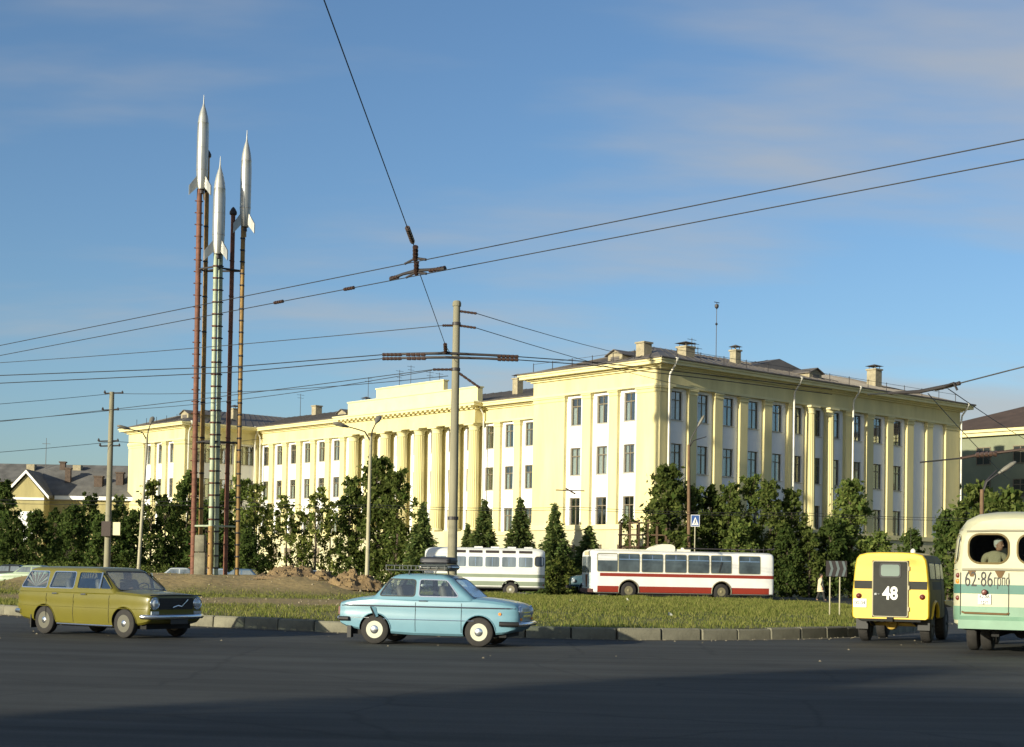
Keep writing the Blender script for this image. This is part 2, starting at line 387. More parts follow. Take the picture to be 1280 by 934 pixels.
def island_mat():
    m = bpy.data.materials.new('island_soil'); m.use_nodes = True; n, l = m.node_tree.nodes, m.node_tree.links
    p = n['Principled BSDF']; p.inputs['Roughness'].default_value = 0.95; p.inputs['Specular IOR Level'].default_value = 0.2
    a = n.new('ShaderNodeAttribute'); a.attribute_name = 'dirt'
    tcx = n.new('ShaderNodeTexCoord'); t = n.new('ShaderNodeTexNoise'); t.inputs['Scale'].default_value = 3.0; t.inputs['Detail'].default_value = 8; l.new(tcx.outputs['Object'], t.inputs['Vector'])
    g1 = n.new('ShaderNodeMix'); g1.data_type = 'RGBA'; l.new(t.outputs['Fac'], g1.inputs['Factor']); g1.inputs[6].default_value = (0.06, 0.085, 0.015, 1); g1.inputs[7].default_value = (0.14, 0.15, 0.045, 1)
    g2 = n.new('ShaderNodeMix'); g2.data_type = 'RGBA'; l.new(t.outputs['Fac'], g2.inputs['Factor']); g2.inputs[6].default_value = (0.20, 0.14, 0.06, 1); g2.inputs[7].default_value = (0.40, 0.30, 0.14, 1)
    mx = n.new('ShaderNodeMix'); mx.data_type = 'RGBA'; l.new(a.outputs['Fac'], mx.inputs['Factor']); l.new(g1.outputs[2], mx.inputs[6]); l.new(g2.outputs[2], mx.inputs[7])
    l.new(mx.outputs[2], p.inputs['Base Color'])
    b = n.new('ShaderNodeBump'); b.inputs['Strength'].default_value = 0.8; b.inputs['Distance'].default_value = 0.08; l.new(t.outputs['Fac'], b.inputs['Height']); l.new(b.outputs[0], p.inputs['Normal'])
    return m
io = isl.build('traffic_island', island_mat(), smooth=60); tag(io, kind='structure')
at_ = io.data.attributes.new('dirt', 'FLOAT', 'POINT'); at_.data.foreach_set('value', dirt)

# kerb of separate concrete blocks, each with its own joint
kerb = bpy.data.objects.new('kerb', None); COL.objects.link(kerb); tag(kerb, kind='structure')
kmeshes = []
for q in range(5):
    k = MB(); e = 0.03; hh = KERB_H + 0.004 * q
    prof = [(-0.11, -0.08), (-0.11, hh), (0.07, hh), (0.11, hh - 0.035), (0.125, -0.08)]
    L_ = 0.505 + 0.0
    secs = []
    for xx in (-L_, -L_ + 0.02, L_ - 0.02, L_):
        ins = 0.012 if abs(xx) > L_ - 0.01 else 0.0
        secs.append([(xx, -a + math.copysign(ins, a), b - (ins if b > 0 else 0)) for a, b in prof])
    k.loft(secs); kmeshes.append(k.mesh('kerb_block', CONCRETE, smooth=30))
dk = np.concatenate([[0], np.cumsum(np.linalg.norm(np.diff(FRONT, axis=0), axis=1))])
s = 0.5; q = 0
while s < dk[-1] - 0.6:
    x, y = np.interp(s, dk, FRONT[:, 0]), np.interp(s, dk, FRONT[:, 1]); x2, y2 = np.interp(s + 0.1, dk, FRONT[:, 0]), np.interp(s + 0.1, dk, FRONT[:, 1])
    o = put(kmeshes[q % 5], 'kerb_block', kerb, (x + random.uniform(-.012, .012), y + random.uniform(-.015, .015), -0.022 + 0.026 * random.random()), math.atan2(y2 - y, x2 - x) + random.uniform(-0.024, 0.024))
    s += 1.035; q += 1

# grit and dust swept against the foot of the kerb, fallen leaves and scraps on the carriageway
gm = MB(); inner = []; outer = []
for i, d_ in enumerate(np.arange(1.0, dk[-1] - 1.0, .35)):
    x, y = np.interp(d_, dk, FRONT[:, 0]), np.interp(d_, dk, FRONT[:, 1]); x2, y2 = np.interp(d_ + .1, dk, FRONT[:, 0]), np.interp(d_ + .1, dk, FRONT[:, 1]); tx, ty = (x2 - x) / .1, (y2 - y) / .1
    w_ = .16 + .22 * abs(mnoise.noise(Vector((d_ * .35, 2.1, 0)))) + .08 * random.random(); inner.append((x + ty * .12, y - tx * .12, .006)); outer.append((x + ty * (.12 + w_), y - tx * (.12 + w_), .004))
gm.add(inner + outer, [(i, i + 1, len(inner) + i + 1, len(inner) + i) for i in range(len(inner) - 1)])
tag(gm.build('gutter_dust', mat('gutter_dust', (.13, .115, .08), .95, .35, 3, .5, 20)), kind='structure')
gt = MB()
for k in range(900):
    d_ = random.uniform(1, dk[-1] - 1); off = .13 + abs(random.gauss(0, .35)) if random.random() < .8 else random.uniform(.2, 9); x, y = np.interp(d_, dk, FRONT[:, 0]), np.interp(d_, dk, FRONT[:, 1]); x2, y2 = np.interp(d_ + .1, dk, FRONT[:, 0]), np.interp(d_ + .1, dk, FRONT[:, 1])
    x += (y2 - y) / .1 * off; y -= (x2 - x) / .1 * 0 + ((np.interp(d_ + .1, dk, FRONT[:, 0]) - np.interp(d_, dk, FRONT[:, 0])) / .1) * off; r = random.uniform(.008, .03)
    gt.add([(x - r, y - r, .008), (x + r, y - r * .6, .008), (x + r * .7, y + r, .008), (x, y, .008 + r)], [(0, 1, 3), (1, 2, 3), (2, 0, 3)])
tag(gt.build('grit', mat('grit', (.22, .19, .13), .9, .4, 5)), 'small grit and crumbs along the foot of the kerb', 'grit', kind='stuff')

def tri_mesh(name, V, nper, material, quads=True):
    """V: (N*nper,3) vertices, every nper of them one face."""
    me = bpy.data.meshes.new(name); N = len(V) // nper
    me.vertices.add(len(V)); me.vertices.foreach_set('co', V.astype(np.float32).ravel())
    me.loops.add(len(V)); me.loops.foreach_set('vertex_index', np.arange(len(V), dtype=np.int32))
    me.polygons.add(N); me.polygons.foreach_set('loop_start', np.arange(0, len(V), nper, dtype=np.int32))
    me.materials.append(material); me.update(calc_edges=True)
    return me
# grass: many single blades, thick near the kerb, thin on bare ground
GRASS = leaf_mat('grass_blade', (0.09, 0.125, 0.022), (0.25, 0.235, 0.075), 0.35)
NB = 340000
uu = RNG.random(NB); ss = RNG.random(NB) ** 1.15
def lerp_arr(A, u): t = u * (NU - 1); k = np.minimum(t.astype(int), NU - 2); f = (t - k)[:, None]; return A[k] * (1 - f) + A[k + 1] * f
PX = lerp_arr(FR, uu) * (1 - ss[:, None]) + lerp_arr(BK, uu) * ss[:, None]
vis = (np.abs(PX[:, 0]) < PX[:, 1] * 0.36 + 1.5); PX = PX[vis]; ss = ss[vis]
Z = np.array([v[2] for v in vs]).reshape(NU, NVV); D = np.array(dirt).reshape(NU, NVV)
ui = np.minimum((uu[vis] * (NU - 1)).astype(int), NU - 2); fi = uu[vis] * (NU - 1) - ui
jj = (ss ** (1 / 1.35)) * (NVV - 1); ji = np.minimum(jj.astype(int), NVV - 2); fj = jj - ji
def bil(A): return (A[ui, ji] * (1 - fi) + A[ui + 1, ji] * fi) * (1 - fj) + (A[ui, ji + 1] * (1 - fi) + A[ui + 1, ji + 1] * fi) * fj
pz, pd = bil(Z), bil(D)
patch = np.array([mnoise.noise(Vector((x * 0.55, y * 0.28, 11.5))) + 0.6 * mnoise.noise(Vector((x * 1.9, y * 0.9, 4.5))) for x, y in PX])
keep = RNG.random(len(pd)) > np.clip(np.maximum(pd * 1.35 - 0.1, np.clip(-patch * 1.5 - .05, 0, .8)), 0, 0.985)
PX, pz, pd = PX[keep], pz[keep], pd[keep]
tall = np.array([0.5 + 0.9 * max(0, 0.3 + mnoise.noise(Vector((x * 0.7, y * 0.35, 2.2)))) for x, y in PX])
h = (0.06 + 0.11 * RNG.random(len(PX))) * tall * np.where(RNG.random(len(PX)) > 0.985, 1.9, 1.0) * (1 - 0.4 * pd)
wd = (0.008 + 0.010 * RNG.random(len(PX))) * (1 + (PX[:, 1] - 34) / 50)
an = RNG.random(len(PX)) * np.pi; lean = RNG.normal(0, 0.45, (len(PX), 2)) * h[:, None]
B0 = np.stack([PX[:, 0] - np.cos(an) * wd, PX[:, 1] - np.sin(an) * wd, pz - 0.02], 1)
B1 = np.stack([PX[:, 0] + np.cos(an) * wd, PX[:, 1] + np.sin(an) * wd, pz - 0.02], 1)
B2 = np.stack([PX[:, 0] + lean[:, 0], PX[:, 1] + lean[:, 1], pz + h], 1)
tag(put(tri_mesh('grass', np.stack([B0, B1, B2], 1).reshape(-1, 3), 3, GRASS), 'grass'), 'mown and patchy green grass covering the traffic island', 'grass', kind='stuff')

# small stones and white scraps lying about on the bare ground
st = MB()
for k in range(420):
    x, y = random.uniform(-20, -1.5), random.uniform(44, 80)
    if dirt_amount(x, y) < 0.45: continue
    r = random.uniform(0.02, 0.075) * (1.8 if random.random() < 0.06 else 1); z = island_z(x, y)
    pts = [(x + r * math.cos(a) * random.uniform(.7, 1.2), y + r * math.sin(a) * random.uniform(.7, 1.2), z - 0.02) for a in np.linspace(0, 2 * math.pi, 6)[:5]]
    st.add(pts + [(x, y, z + r * random.uniform(.6, 1))], [(i, (i + 1) % 5, 5) for i in range(5)])
tag(st.build('gravel', mat('stones', (0.28, 0.23, 0.15), 0.9, 0.4, 3)), 'loose stones strewn on the bare dirt bank', 'gravel', kind='stuff')
for k, (px_, y_) in enumerate([(787, 72), (812, 69), (840, 47), (716, 66)]):
    x_ = (px_ - 640) * y_ / FPX; z_ = island_z(x_, y_) + 0.05; p = MB()
    for j in range(3):
        a = random.random() * 3; w_ = 0.05 + 0.03 * j
        p.add([(x_ - w_ * math.cos(a), y_ - w_ * math.sin(a), z_ - .06), (x_ + w_ * math.cos(a), y_ + w_ * math.sin(a), z_ - .05), (x_ + w_ * .8 * math.cos(a + 1), y_ + w_ * .8 * math.sin(a + 1), z_ + .03), (x_ - w_ * .7, y_, z_ + .05 + .01 * j)], [(0, 1, 2, 3)])
    tag(p.build('paper_scrap', mat('paper', (0.5, 0.5, 0.43), 0.9)), ['crumpled white paper lying in the grass before the trolleybus front wheel', 'second white scrap beside the crumpled paper in the grass', 'single white scrap in the grass close to the kerb', 'white scrap in the grass before the white bus front'][k], 'litter', 'paper scraps in the grass')

# heaps of dug-up earth
EARTH = mat('dug_earth', (0.27, 0.185, 0.085), 0.95, 0.3, 1.6, 1.0, 7, col2=(0.12, 0.08, 0.04))
def heap(cx_, cy_, rx, ry, hgt, seed, label):
    m = MB(); nu, nr = 56, 22; z0 = island_z(cx_, cy_) - 0.06; vv = []; ff = []
    for j in range(nr + 1):
        t = j / nr
        for i in range(nu):
            a = 2 * math.pi * i / nu; wob = 1 + 0.22 * mnoise.noise(Vector((math.cos(a) * 1.4, math.sin(a) * 1.4, seed)))
            x = rx * wob * (1 - t) * math.cos(a); y = ry * wob * (1 - t) * math.sin(a)
            prof = (1 - (1 - t) ** 1.6)
            z = hgt * prof * (1 + 0.55 * mnoise.noise(Vector((x * 1.1, y * 1.1, seed + 3)))) + 0.24 * mnoise.noise(Vector((x * 2.6, y * 2.6, seed))) * min(1, t * 4) + 0.15 * mnoise.noise(Vector((x * 5.5, y * 5.5, seed))) * min(1, t * 4)
            vv.append((x, y, z))
    for j in range(nr):
        for i in range(nu): ff.append((j * nu + i, j * nu + (i + 1) % nu, (j + 1) * nu + (i + 1) % nu, (j + 1) * nu + i))
    m.add(vv, ff); o = m.build('dirt_heap', EARTH, smooth=40, loc=(cx_, cy_, z0)); tag(o, label, 'dirt heap', 'heaps of dug earth')
    c = MB()
    for k in range(420):
        i = random.randrange(nu * (nr - 2)); x, y, z = vv[i]; r = random.uniform(0.03, 0.11) * (1.9 if random.random() < .06 else 1)
        pts = [(x + r * math.cos(a) * random.uniform(.7, 1.2), y + r * math.sin(a) * random.uniform(.7, 1.2), z - .04) for a in np.linspace(0, 2 * math.pi, 6)[:5]]
        c.add(pts + [(x + random.uniform(-.03, .03), y, z + r * random.uniform(.25, .6))], [(i2, (i2 + 1) % 5, 5) for i2 in range(5)])
    tag(c.build('clods', EARTH, o), kind='stuff')
heap(-10.6, 74.0, 1.9, 1.7, .55, 2.1, 'heap of brown dug earth nearest the rocket monument')
heap(-8.9, 73.0, 1.1, 1.1, 0.30, 5.7, 'low dark earth heap between the two larger dirt heaps')
heap(-7.3, 71.5, 1.7, 1.4, .62, 9.4, 'brown earth heap with pale boulder beside the double-armed lamp post')

# ------------------------------------------------------------------ the long yellow building
# local frame: x runs along the street front on the right, y along the long front going left; fronts face -y and -x
BANG = R(41.0)
BO = Vector((10.45, 108.0, 0.0))
bld = thing('school_building', 'long pale yellow three-storey building with white panels, pilasters and columned portico', 'building', BO, BANG)
WTOP = (7.2, 11.0, 14.8); WH = 2.1
ZB, ZP, ZF = 4.75, 5.12, 15.0        # plinth top, moulding top, frieze bottom

def window_meshes(w, h, two=True, name='window'):
    f = MB(); b = 0.07
    f.box(-w / 2, w / 2, 0, .09, 0, b); f.box(-w / 2, w / 2, 0, .09, h - b, h)
    f.box(-w / 2, -w / 2 + b, 0, .09, b, h - b); f.box(w / 2 - b, w / 2, 0, .09, b, h - b)
    tz = h * 0.68; f.box(-w / 2 + b, w / 2 - b, .002, .08, tz, tz + .07)
    ms = (0.0,) if w < 1.6 else (-w / 6, w / 6)
    for c in ms:
        f.box(c - .035, c + .035, .004, .085, b, tz); f.box(c - .025, c + .025, .006, .08, tz + .07, h - b)
    fr = f.mesh(name, FRAME)
    p = MB(); p.box(-w / 2 + b - .01, w / 2 - b + .01, .035, .043, b - .01, h - b + .01); pn = p.mesh('pane', PANE)
    sl = MB(); sl.prism([(-.10, -.035), (-.10, -.015), (.02, .03), (.02, -.035)], -w / 2 - .06, w / 2 + .06, 'x'); sill = sl.mesh('sill', ZINC)
    cs = []
    for k in range(4):
        c = MB(); lo, hi = (b, h * 0.66) if k < 2 else (b, h - b)
        for (a0, a1) in ((-w / 2 + b, -w / 2 + b + w * (0.22, 0.34, .2, .3)[k]), (w / 2 - b - w * (0.24, 0.15, .28, .4)[k], w / 2 - b)):
            n_ = 8; xs = [a0 + (a1 - a0) * i / n_ for i in range(n_ + 1)]
            vv = [(x, .15 + .025 * (i % 2), lo) for i, x in enumerate(xs)] + [(x, .15 + .025 * (i % 2), hi) for i, x in enumerate(xs)]
            c.add(vv, [(i, i + 1, n_ + 2 + i, n_ + 1 + i) for i in range(n_)])
        cs.append(c.mesh('curtain', CURTAIN))
    return fr, pn, sill, cs
WIN = window_meshes(1.15, WH); WINL = window_meshes(2.0, WH)
def panel_mesh(pw, ww, openings, z0, z1, t=.22):
    m = MB()
    if not openings: m.box(-pw / 2, pw / 2, 0, t, z0, z1); 
    else:
        m.box(-pw / 2, -ww / 2, 0, t, z0, z1); m.box(ww / 2, pw / 2, 0, t, z0, z1); z = z0
        for a, b_ in openings: m.box(-ww / 2, ww / 2, .001, t, z, a); z = b_
        if z1 - z > .02: m.box(-ww / 2, ww / 2, .001, t, z, z1)
    # thin string lines between storeys
    for zz in ((8.05, 11.85) if openings else (5.9, 8.05, 11.85)): m.box(-pw / 2 + .03, pw / 2 - .03, -.02, .0, zz, zz + .05)
    return m.mesh('white_panel', WHITE)
OPEN3 = [(t - WH, t) for t in WTOP]
def add_window(W_, pos, rot, parent):
    fr, pn, sill, cs = W_
    w = put(fr, 'window', parent, pos, rot); put(pn, 'pane', w); put(sill, 'sill', w, (0, -.14, 0))
    k = random.randrange(5)
    if k < 4: put(cs[k], 'curtain', w)
def facade(px0, py0, rot, bays, pw, ww, W_, blank=(), zstart=ZP, pil=None, skipz=0):
    """bays: centres along the front; pil: list of (centre, width) pilasters."""
    pm = panel_mesh(pw, ww, OPEN3, zstart, ZF); pb = panel_mesh(pw, ww, [], zstart, ZF)
    cr, sr = math.cos(rot), math.sin(rot)
    def pt(a, d, z): return (px0 + a * cr - d * sr, py0 + a * sr + d * cr, z)
    for a in bays:
        put(pb if a in blank else pm, 'white_panel', bld, pt(a, 0, 0), rot)
        if a in blank: continue
        for t in WTOP: add_window(W_, pt(a, .13, t - WH), rot, bld)
    for (a, w) in pil or ():
        put(pilaster(w), 'pilaster', bld, pt(a, 0, 0), rot)
PIL = {}
def pilaster(w):
    k = round(w, 2)
    if k not in PIL:
        m = MB(); m.box(-w / 2, w / 2, -.29, .22, ZP, 14.62); m.box(-w / 2 - .05, w / 2 + .05, -.35, .21, 14.62, 14.72); m.box(-w / 2 - .02, w / 2 + .02, -.32, .22, 14.72, 14.88); m.box(-w / 2 - .08, w / 2 + .08, -.40, .2, 14.88, 15.0)
        m.box(-w / 2 - .04, w / 2 + .04, -.33, .21, ZP, ZP + .22)
        PIL[k] = m.mesh('pilaster', YELLOW)
    return PIL[k]

# volumes: right wing, long middle, left wing
RW = (0, 37.6, 0, 13.0); MW = (10, 26, 13.0, 70.3); LW = (0.8, 37, 70.3, 82.6)
def ring(name, vol, e, z0, z1, material, dz=0.0):
    m = MB(); m.box(vol[0] - e, vol[1] + e, vol[2] - e, vol[3] + e, z0 + dz, z1 + dz); return m.build(name, material, bld)
for i, vol in enumerate((RW, MW, LW)):
    d = 0.003 * i
    ring('inner_wall', vol, -.42, 0, 16.0, DARKROOM, d)
    ring('plinth', vol, .42 + d, -.3, ZB, PLINTH, 0)
    ring('plinth_moulding', vol, .56 + d, ZB, ZP, CREAM, 0)
    ring('frieze', vol, .30 + d, ZF, 16.25, YELLOW, 0)
    ring('string_course', vol, .40 + d, ZF + .02, ZF + .20, CREAM, 0)
    m = MB()
    for (e, a, b_) in ((.48, 16.25, 16.38), (.70, 16.38, 16.5), (1.12, 16.5, 16.72), (1.22, 16.72, 16.86)):
        m.box(vol[0] - e - d, vol[1] + e + d, vol[2] - e - d, vol[3] + e + d, a + d, b_ + d)
    m.build('cornice', CREAM, bld)
# plain wall at the back and hidden ends
m = MB(); m.box(RW[1] - .22, RW[1] + .2, .45, 12.5, ZP, ZF); m.box(.45, 9.4, RW[3] - .2, RW[3] + .24, ZP, ZF); m.box(26, 37, 12.6, 13.2, ZP, ZF)
m.box(25.8, 26.2, 13.6, 70, ZP, ZF); m.box(36.8, 37.2, 70.7, 82.2, ZP, ZF); m.box(1.0, 36.7, 82.4, 82.9, ZP, ZF); m.box(26.3, 36.7, 70.1, 70.5, ZP, ZF)
m.build('back_wall', YELLOW, bld)

# --- right wing: street front (faces -y)
RB = [1.78, 4.6, 7.45, 10.3, 13.15, 15.6, 18.0, 20.45, 23.35, 26.2, 29.0, 31.9, 34.75]
PW = 1.98
def gaps(bays, pw, lo, hi):
    e = [lo] + [v for b in bays for v in (b - pw / 2, b + pw / 2)] + [hi]
    return [((e[k] + e[k + 1]) / 2, e[k + 1] - e[k]) for k in range(0, len(e), 2)]
gp = gaps(RB, PW, -.287, 37.89)
facade(0, 0, 0.0, RB, PW, 1.15, WIN, blank=(31.9, 34.75), pil=[g_ for k, g_ in enumerate(gp) if k not in (6, 7)])
def column_mesh(r, z0, z1, n=32):
    s = MB(); s.lathe([(r * 1.0, z0 + .35), (r * 1.0, z0 + 2.5), (r * .97, z0 + 5), (r * .88, z1 - .62)], n, flute=.075); shaft = s.mesh('column', YELLOW)
    b = MB(); b.box(-r * 1.3, r * 1.3, -r * 1.3, r * 1.3, z0, z0 + .14); b.lathe([(r * 1.22, z0 + .14), (r * 1.25, z0 + .2), (r * 1.1, z0 + .28), (r * 1.04, z0 + .36)], 20); base = b.mesh('column_base', CREAM, smooth=40)
    c = MB(); c.lathe([(r * .9, z1 - .64), (r * .98, z1 - .58), (r * .9, z1 - .5), (r * .92, z1 - .34), (r * 1.12, z1 - .18), (r * 1.15, z1 - .14)], 20); c.box(-r * 1.3, r * 1.3, -r * 1.3, r * 1.3, z1 - .14, z1); cap = c.mesh('capital', CREAM, smooth=40)
    return shaft, base, cap
def add_column(ms, x, y):
    c = put(ms[0], 'column', bld, (x, y, 0)); put(ms[1], 'column_base', c); put(ms[2], 'capital', c)
HC = column_mesh(.46, ZP, ZF)
for k in (6, 7): add_column(HC, gp[k][0], -.28); put(pilaster(.5), 'pilaster', bld, (gp[k][0], .1, 0))
# --- right wing: end front (faces -x); along runs toward -y when rot = -90
FB = [3.05, 5.9, 8.75]
facade(0, 0, -math.pi / 2, [-b for b in FB], 1.95, 1.15, WIN, pil=gaps(sorted(-b for b in FB), 1.95, -13.29, .285))
# --- middle: recess (faces -x), bays 3..20 in view
PITCHB = 2.73
MBays = [13 + PITCHB * (k + .5) for k in range(3, 21)]
facade(10, 0, -math.pi / 2, [-b for b in MBays], 1.9, 1.15, WIN, pil=[g_ for g_ in gaps(sorted(-b for b in MBays), 1.9, -70.3, -(13 + PITCHB * 3)) if not 31 < -g_[0] < 52])
for g_ in gaps(sorted(-b for b in MBays), 1.9, -70.3, -(13 + PITCHB * 3)):
    if 31 < -g_[0] < 52: put(pilaster(g_[1]), 'pilaster', bld, (10.23, -g_[0], 0), -math.pi / 2)
m = MB(); m.box(9.7, 10.3, 13.4, 13 + PITCHB * 3 - .01, ZP, ZF); m.build('recess_wall', YELLOW, bld)
# --- left wing: end front (faces -x) and inner side (faces -y)
LB = [73.3, 75.9, 78.45]
facade(.8, 0, -math.pi / 2, [-b for b in LB], 1.7, 1.05, WIN, pil=gaps(sorted(-b for b in LB), 1.7, -82.89, -70.02))
IB = [2.95, 5.55, 8.2]
m0 = facade(0, 70.3, 0.0, [2.95, 5.55, 8.2], 2.3, 2.0, WINL, pil=gaps([2.95, 5.55, 8.2], 2.3, .52, 9.6))

# --- portico
PC = column_mesh(.53, ZP, ZF, 36)
for k in range(7, 15): add_column(PC, 9.25, 13 + PITCHB * k)
m = MB(); m.box(8.35, 9.5, 31.1, 52.3, -.2, ZP + .003); m.build('stylobate', PLINTH, bld)
m = MB(); m.box(8.55, 9.6, 31.2, 52.2, ZF + .004, 15.55); m.box(8.62, 9.6, 31.25, 52.15, 15.55, 16.262); m.build('entablature', YELLOW, bld)
m = MB(); m.box(8.45, 9.5, 31.0, 52.4, 16.262, 16.36); m.box(7.85, 9.3, 30.5, 52.9, 16.52, 16.74); m.box(7.75, 9.3, 30.4, 53.0, 16.74, 16.88); m.build('portico_cornice', CREAM, bld)
mod = MB(); mod.box(-.0, .62, -.16, .16, 16.362, 16.518); mod = mod.mesh('modillion', CREAM)
m = MB(); m.box(8.5, 9.5, 31.1, 52.3, 16.362, 16.519); m.build('modillion_band', CREAM, bld)
for k in range(30): put(mod, 'modillion', bld, (7.9, 31.2 + k * 21.1 / 29.0, 0))
m = MB(); m.box(9.0, 9.6, 31.4, 52.0, 16.9, 18.3); m.box(8.92, 9.68, 31.3, 52.1, 18.3, 18.42); m.build('lower_attic', CREAM, bld)
m = MB(); m.box(9.04, 9.56, 36.5, 47.2, 18.42, 19.32); m.box(8.96, 9.64, 36.4, 47.3, 19.32, 19.44); m.build('upper_attic', CREAM, bld)

# --- roofs with standing seams
def hip(vol, e, ridge_in0, ridge_in1, z0, z1, along, name='roof'):
    x0, x1, y0, y1 = vol[0] - e, vol[1] + e, vol[2] - e, vol[3] + e; m = MB()
    if along == 'x':
        ym = (y0 + y1) / 2; a, b_ = (x0 + ridge_in0, ym, z1), (x1 - ridge_in1, ym, z1)
        v = [(x0, y0, z0), (x1, y0, z0), (x1, y1, z0), (x0, y1, z0), a, b_]
        m.add(v, [(0, 1, 5, 4), (1, 2, 5), (2, 3, 4, 5), (3, 0, 4), (3, 2, 1, 0)])
    else:
        xm = (x0 + x1) / 2; a, b_ = (xm, y0 + ridge_in0, z1), (xm, y1 - ridge_in1, z1)
        v = [(x0, y0, z0), (x1, y0, z0), (x1, y1, z0), (x0, y1, z0), a, b_]
        m.add(v, [(0, 1, 4), (1, 2, 5, 4), (2, 3, 5), (3, 0, 4, 5), (3, 2, 1, 0)])
    # seams
    v = [Vector(p) for p in v]
    def seams(p0, p1, q0, q1, n):
        for i in range(1, n):
            t = i / n; a = p0.lerp(p1, t); b_ = q0.lerp(q1, t); m.path([a + Vector((0, 0, .02)), b_ + Vector((0, 0, .02))], .025, 4)
    if along == 'x': seams(v[0], v[1], v[4], v[5], 40); seams(v[3], v[0], v[4], v[4], 12)
    else: seams(v[3], v[0], v[5], v[4], 60)
    return m.build(name, ROOF, bld)
roof_r = hip(RW, 1.2, 7.3, 7.3, 16.87, 19.15, 'x'); roof_m = hip((MW[0], MW[1], 4, 78), 1.2, 1, 1, 16.875, 19.25, 'y'); roof_l = hip(LW, 1.2, 6.9, 6.9, 16.88, 19.1, 'x')
gp_m = MB(); gp_m.box(-.02, .02, -.02, .02, 0, .75); gp_m.box(-.05, .05, -.05, .05, 0.0, .05); gp_m = gp_m.mesh('guard_post', STEELDARK)
for i in range(15): put(gp_m, 'guard_post', roof_r, (1.2 + i * 2.55, -.45, 17.05))
for i in range(6): put(gp_m, 'guard_post', roof_r, (-.45, 2.2 + i * 2.2, 17.05))
for i in range(5): put(gp_m, 'guard_post', roof_l, (.3, 71.5 + i * 2.3, 17.05))
rail = MB(); rail.path([(1.2, -.45, 17.72), (36.9, -.45, 17.72)], .018, 4); rail.path([(-.45, 2.2, 17.72), (-.45, 13.2, 17.72)], .018, 4); rail.build('guard_rail', STEELDARK, roof_r)
for a, b_, r_ in (((-1.25, -1.25), (38.85, -1.25), .07), ((-1.25, -1.20), (-1.25, 14.2), .07), ((8.75, 14.3), (8.75, 31), .06), ((8.75, 52), (8.75, 69.2), .06), ((-.45, 69.1), (-.45, 83.8), .06)):
    g_ = MB(); g_.path([(a[0], a[1], 16.9), (b_[0], b_[1], 16.9)], r_, 6); g_.build('gutter', ROOF, bld)

def chimney(roof, x, y, z0, z1, w, capped=True):
    m = MB(); m.box(x - w / 2, x + w / 2, y - w / 2, y + w / 2, z0, z1); m.box(x - w / 2 - .08, x + w / 2 + .08, y - w / 2 - .08, y + w / 2 + .08, z1, z1 + .12)
    c = m.build('chimney', BRICK, roof)
    if capped:
        k = MB()
        for dx in (-1, 1):
            for dy in (-1, 1): k.tube((x + dx * w * .35, y + dy * w * .35, z1 + .1), (x + dx * w * .35, y + dy * w * .35, z1 + .36), .03, n=5)
        k.add([(x - w * .65, y - w * .65, z1 + .36), (x + w * .65, y - w * .65, z1 + .36), (x + w * .65, y + w * .65, z1 + .36), (x - w * .65, y + w * .65, z1 + .36), (x, y, z1 + .55)], [(0, 1, 4), (1, 2, 4), (2, 3, 4), (3, 0, 4), (3, 2, 1, 0)])
        k.build('chimney_hood', ROOF, roof)
    return c
chimney(roof_r, 1.55, 3.2, 16.9, 18.55, .82, False); chimney(roof_r, 6.2, 3.3, 17.4, 18.75, .95); chimney(roof_r, 12.3, 3.6, 17.6, 19.2, .62); chimney(roof_r, 29.4, 2.7, 17.4, 19.35, .9)
chimney(roof_m, 13.5, 31.0, 17.5, 19.4, .7); chimney(roof_m, 14.0, 27.0, 17.5, 19.0, .8); chimney(roof_m, 17.5, 70.5, 18.0, 20.0, .85, False); chimney(roof_m, 13.0, 54.5, 17.7, 19.0, .7); chimney(roof_l, 8.0, 72.6, 17.5, 19.0, .8)
def dormer(roof, x, y, z0, L_, w, hgt, rot):
    m = MB(); m.prism([(-w / 2, 0), (w / 2, 0), (w / 2, hgt), (0, hgt + .35), (-w / 2, hgt)], 0, L_, 'y')
    d = m.build('dormer', BRICK, roof, loc=(x, y, z0), rz=rot)
    r = MB(); t = .06
    for s in (-1, 1): r.add([(0, -.2, hgt + .37), (s * (w / 2 + .2), -.2, hgt - .06), (s * (w / 2 + .2), L_, hgt - .06), (0, L_, hgt + .37), (0, -.2, hgt + .37 + t), (s * (w / 2 + .2), -.2, hgt - .06 + t), (s * (w / 2 + .2), L_, hgt - .06 + t), (0, L_, hgt + .37 + t)], [(0, 1, 2, 3), (7, 6, 5, 4), (0, 4, 5, 1), (1, 5, 6, 2), (2, 6, 7, 3), (3, 7, 4, 0)])
    r.box(-w * .3, w * .3, -.02, .0, hgt * .2, hgt * .85)
    r.build('dormer_roof', ROOF, roof, loc=(x, y, z0), rz=rot)
dormer(roof_r, .55, 5.2, 16.95, 3.2, 1.5, .85, -math.pi / 2); dormer(roof_r, 19.4, 1.2, 17.2, 3.4, 1.5, .8, 0); dormer(roof_m, 12.3, 26.2, 17.2, 3, 1.4, .8, -math.pi / 2); dormer(roof_m, 12.6, 58.3, 17.3, 4, 1.5, .75, -math.pi / 2); dormer(roof_l, 1.6, 72.2, 17.1, 4, 1.6, .9, -math.pi / 2)
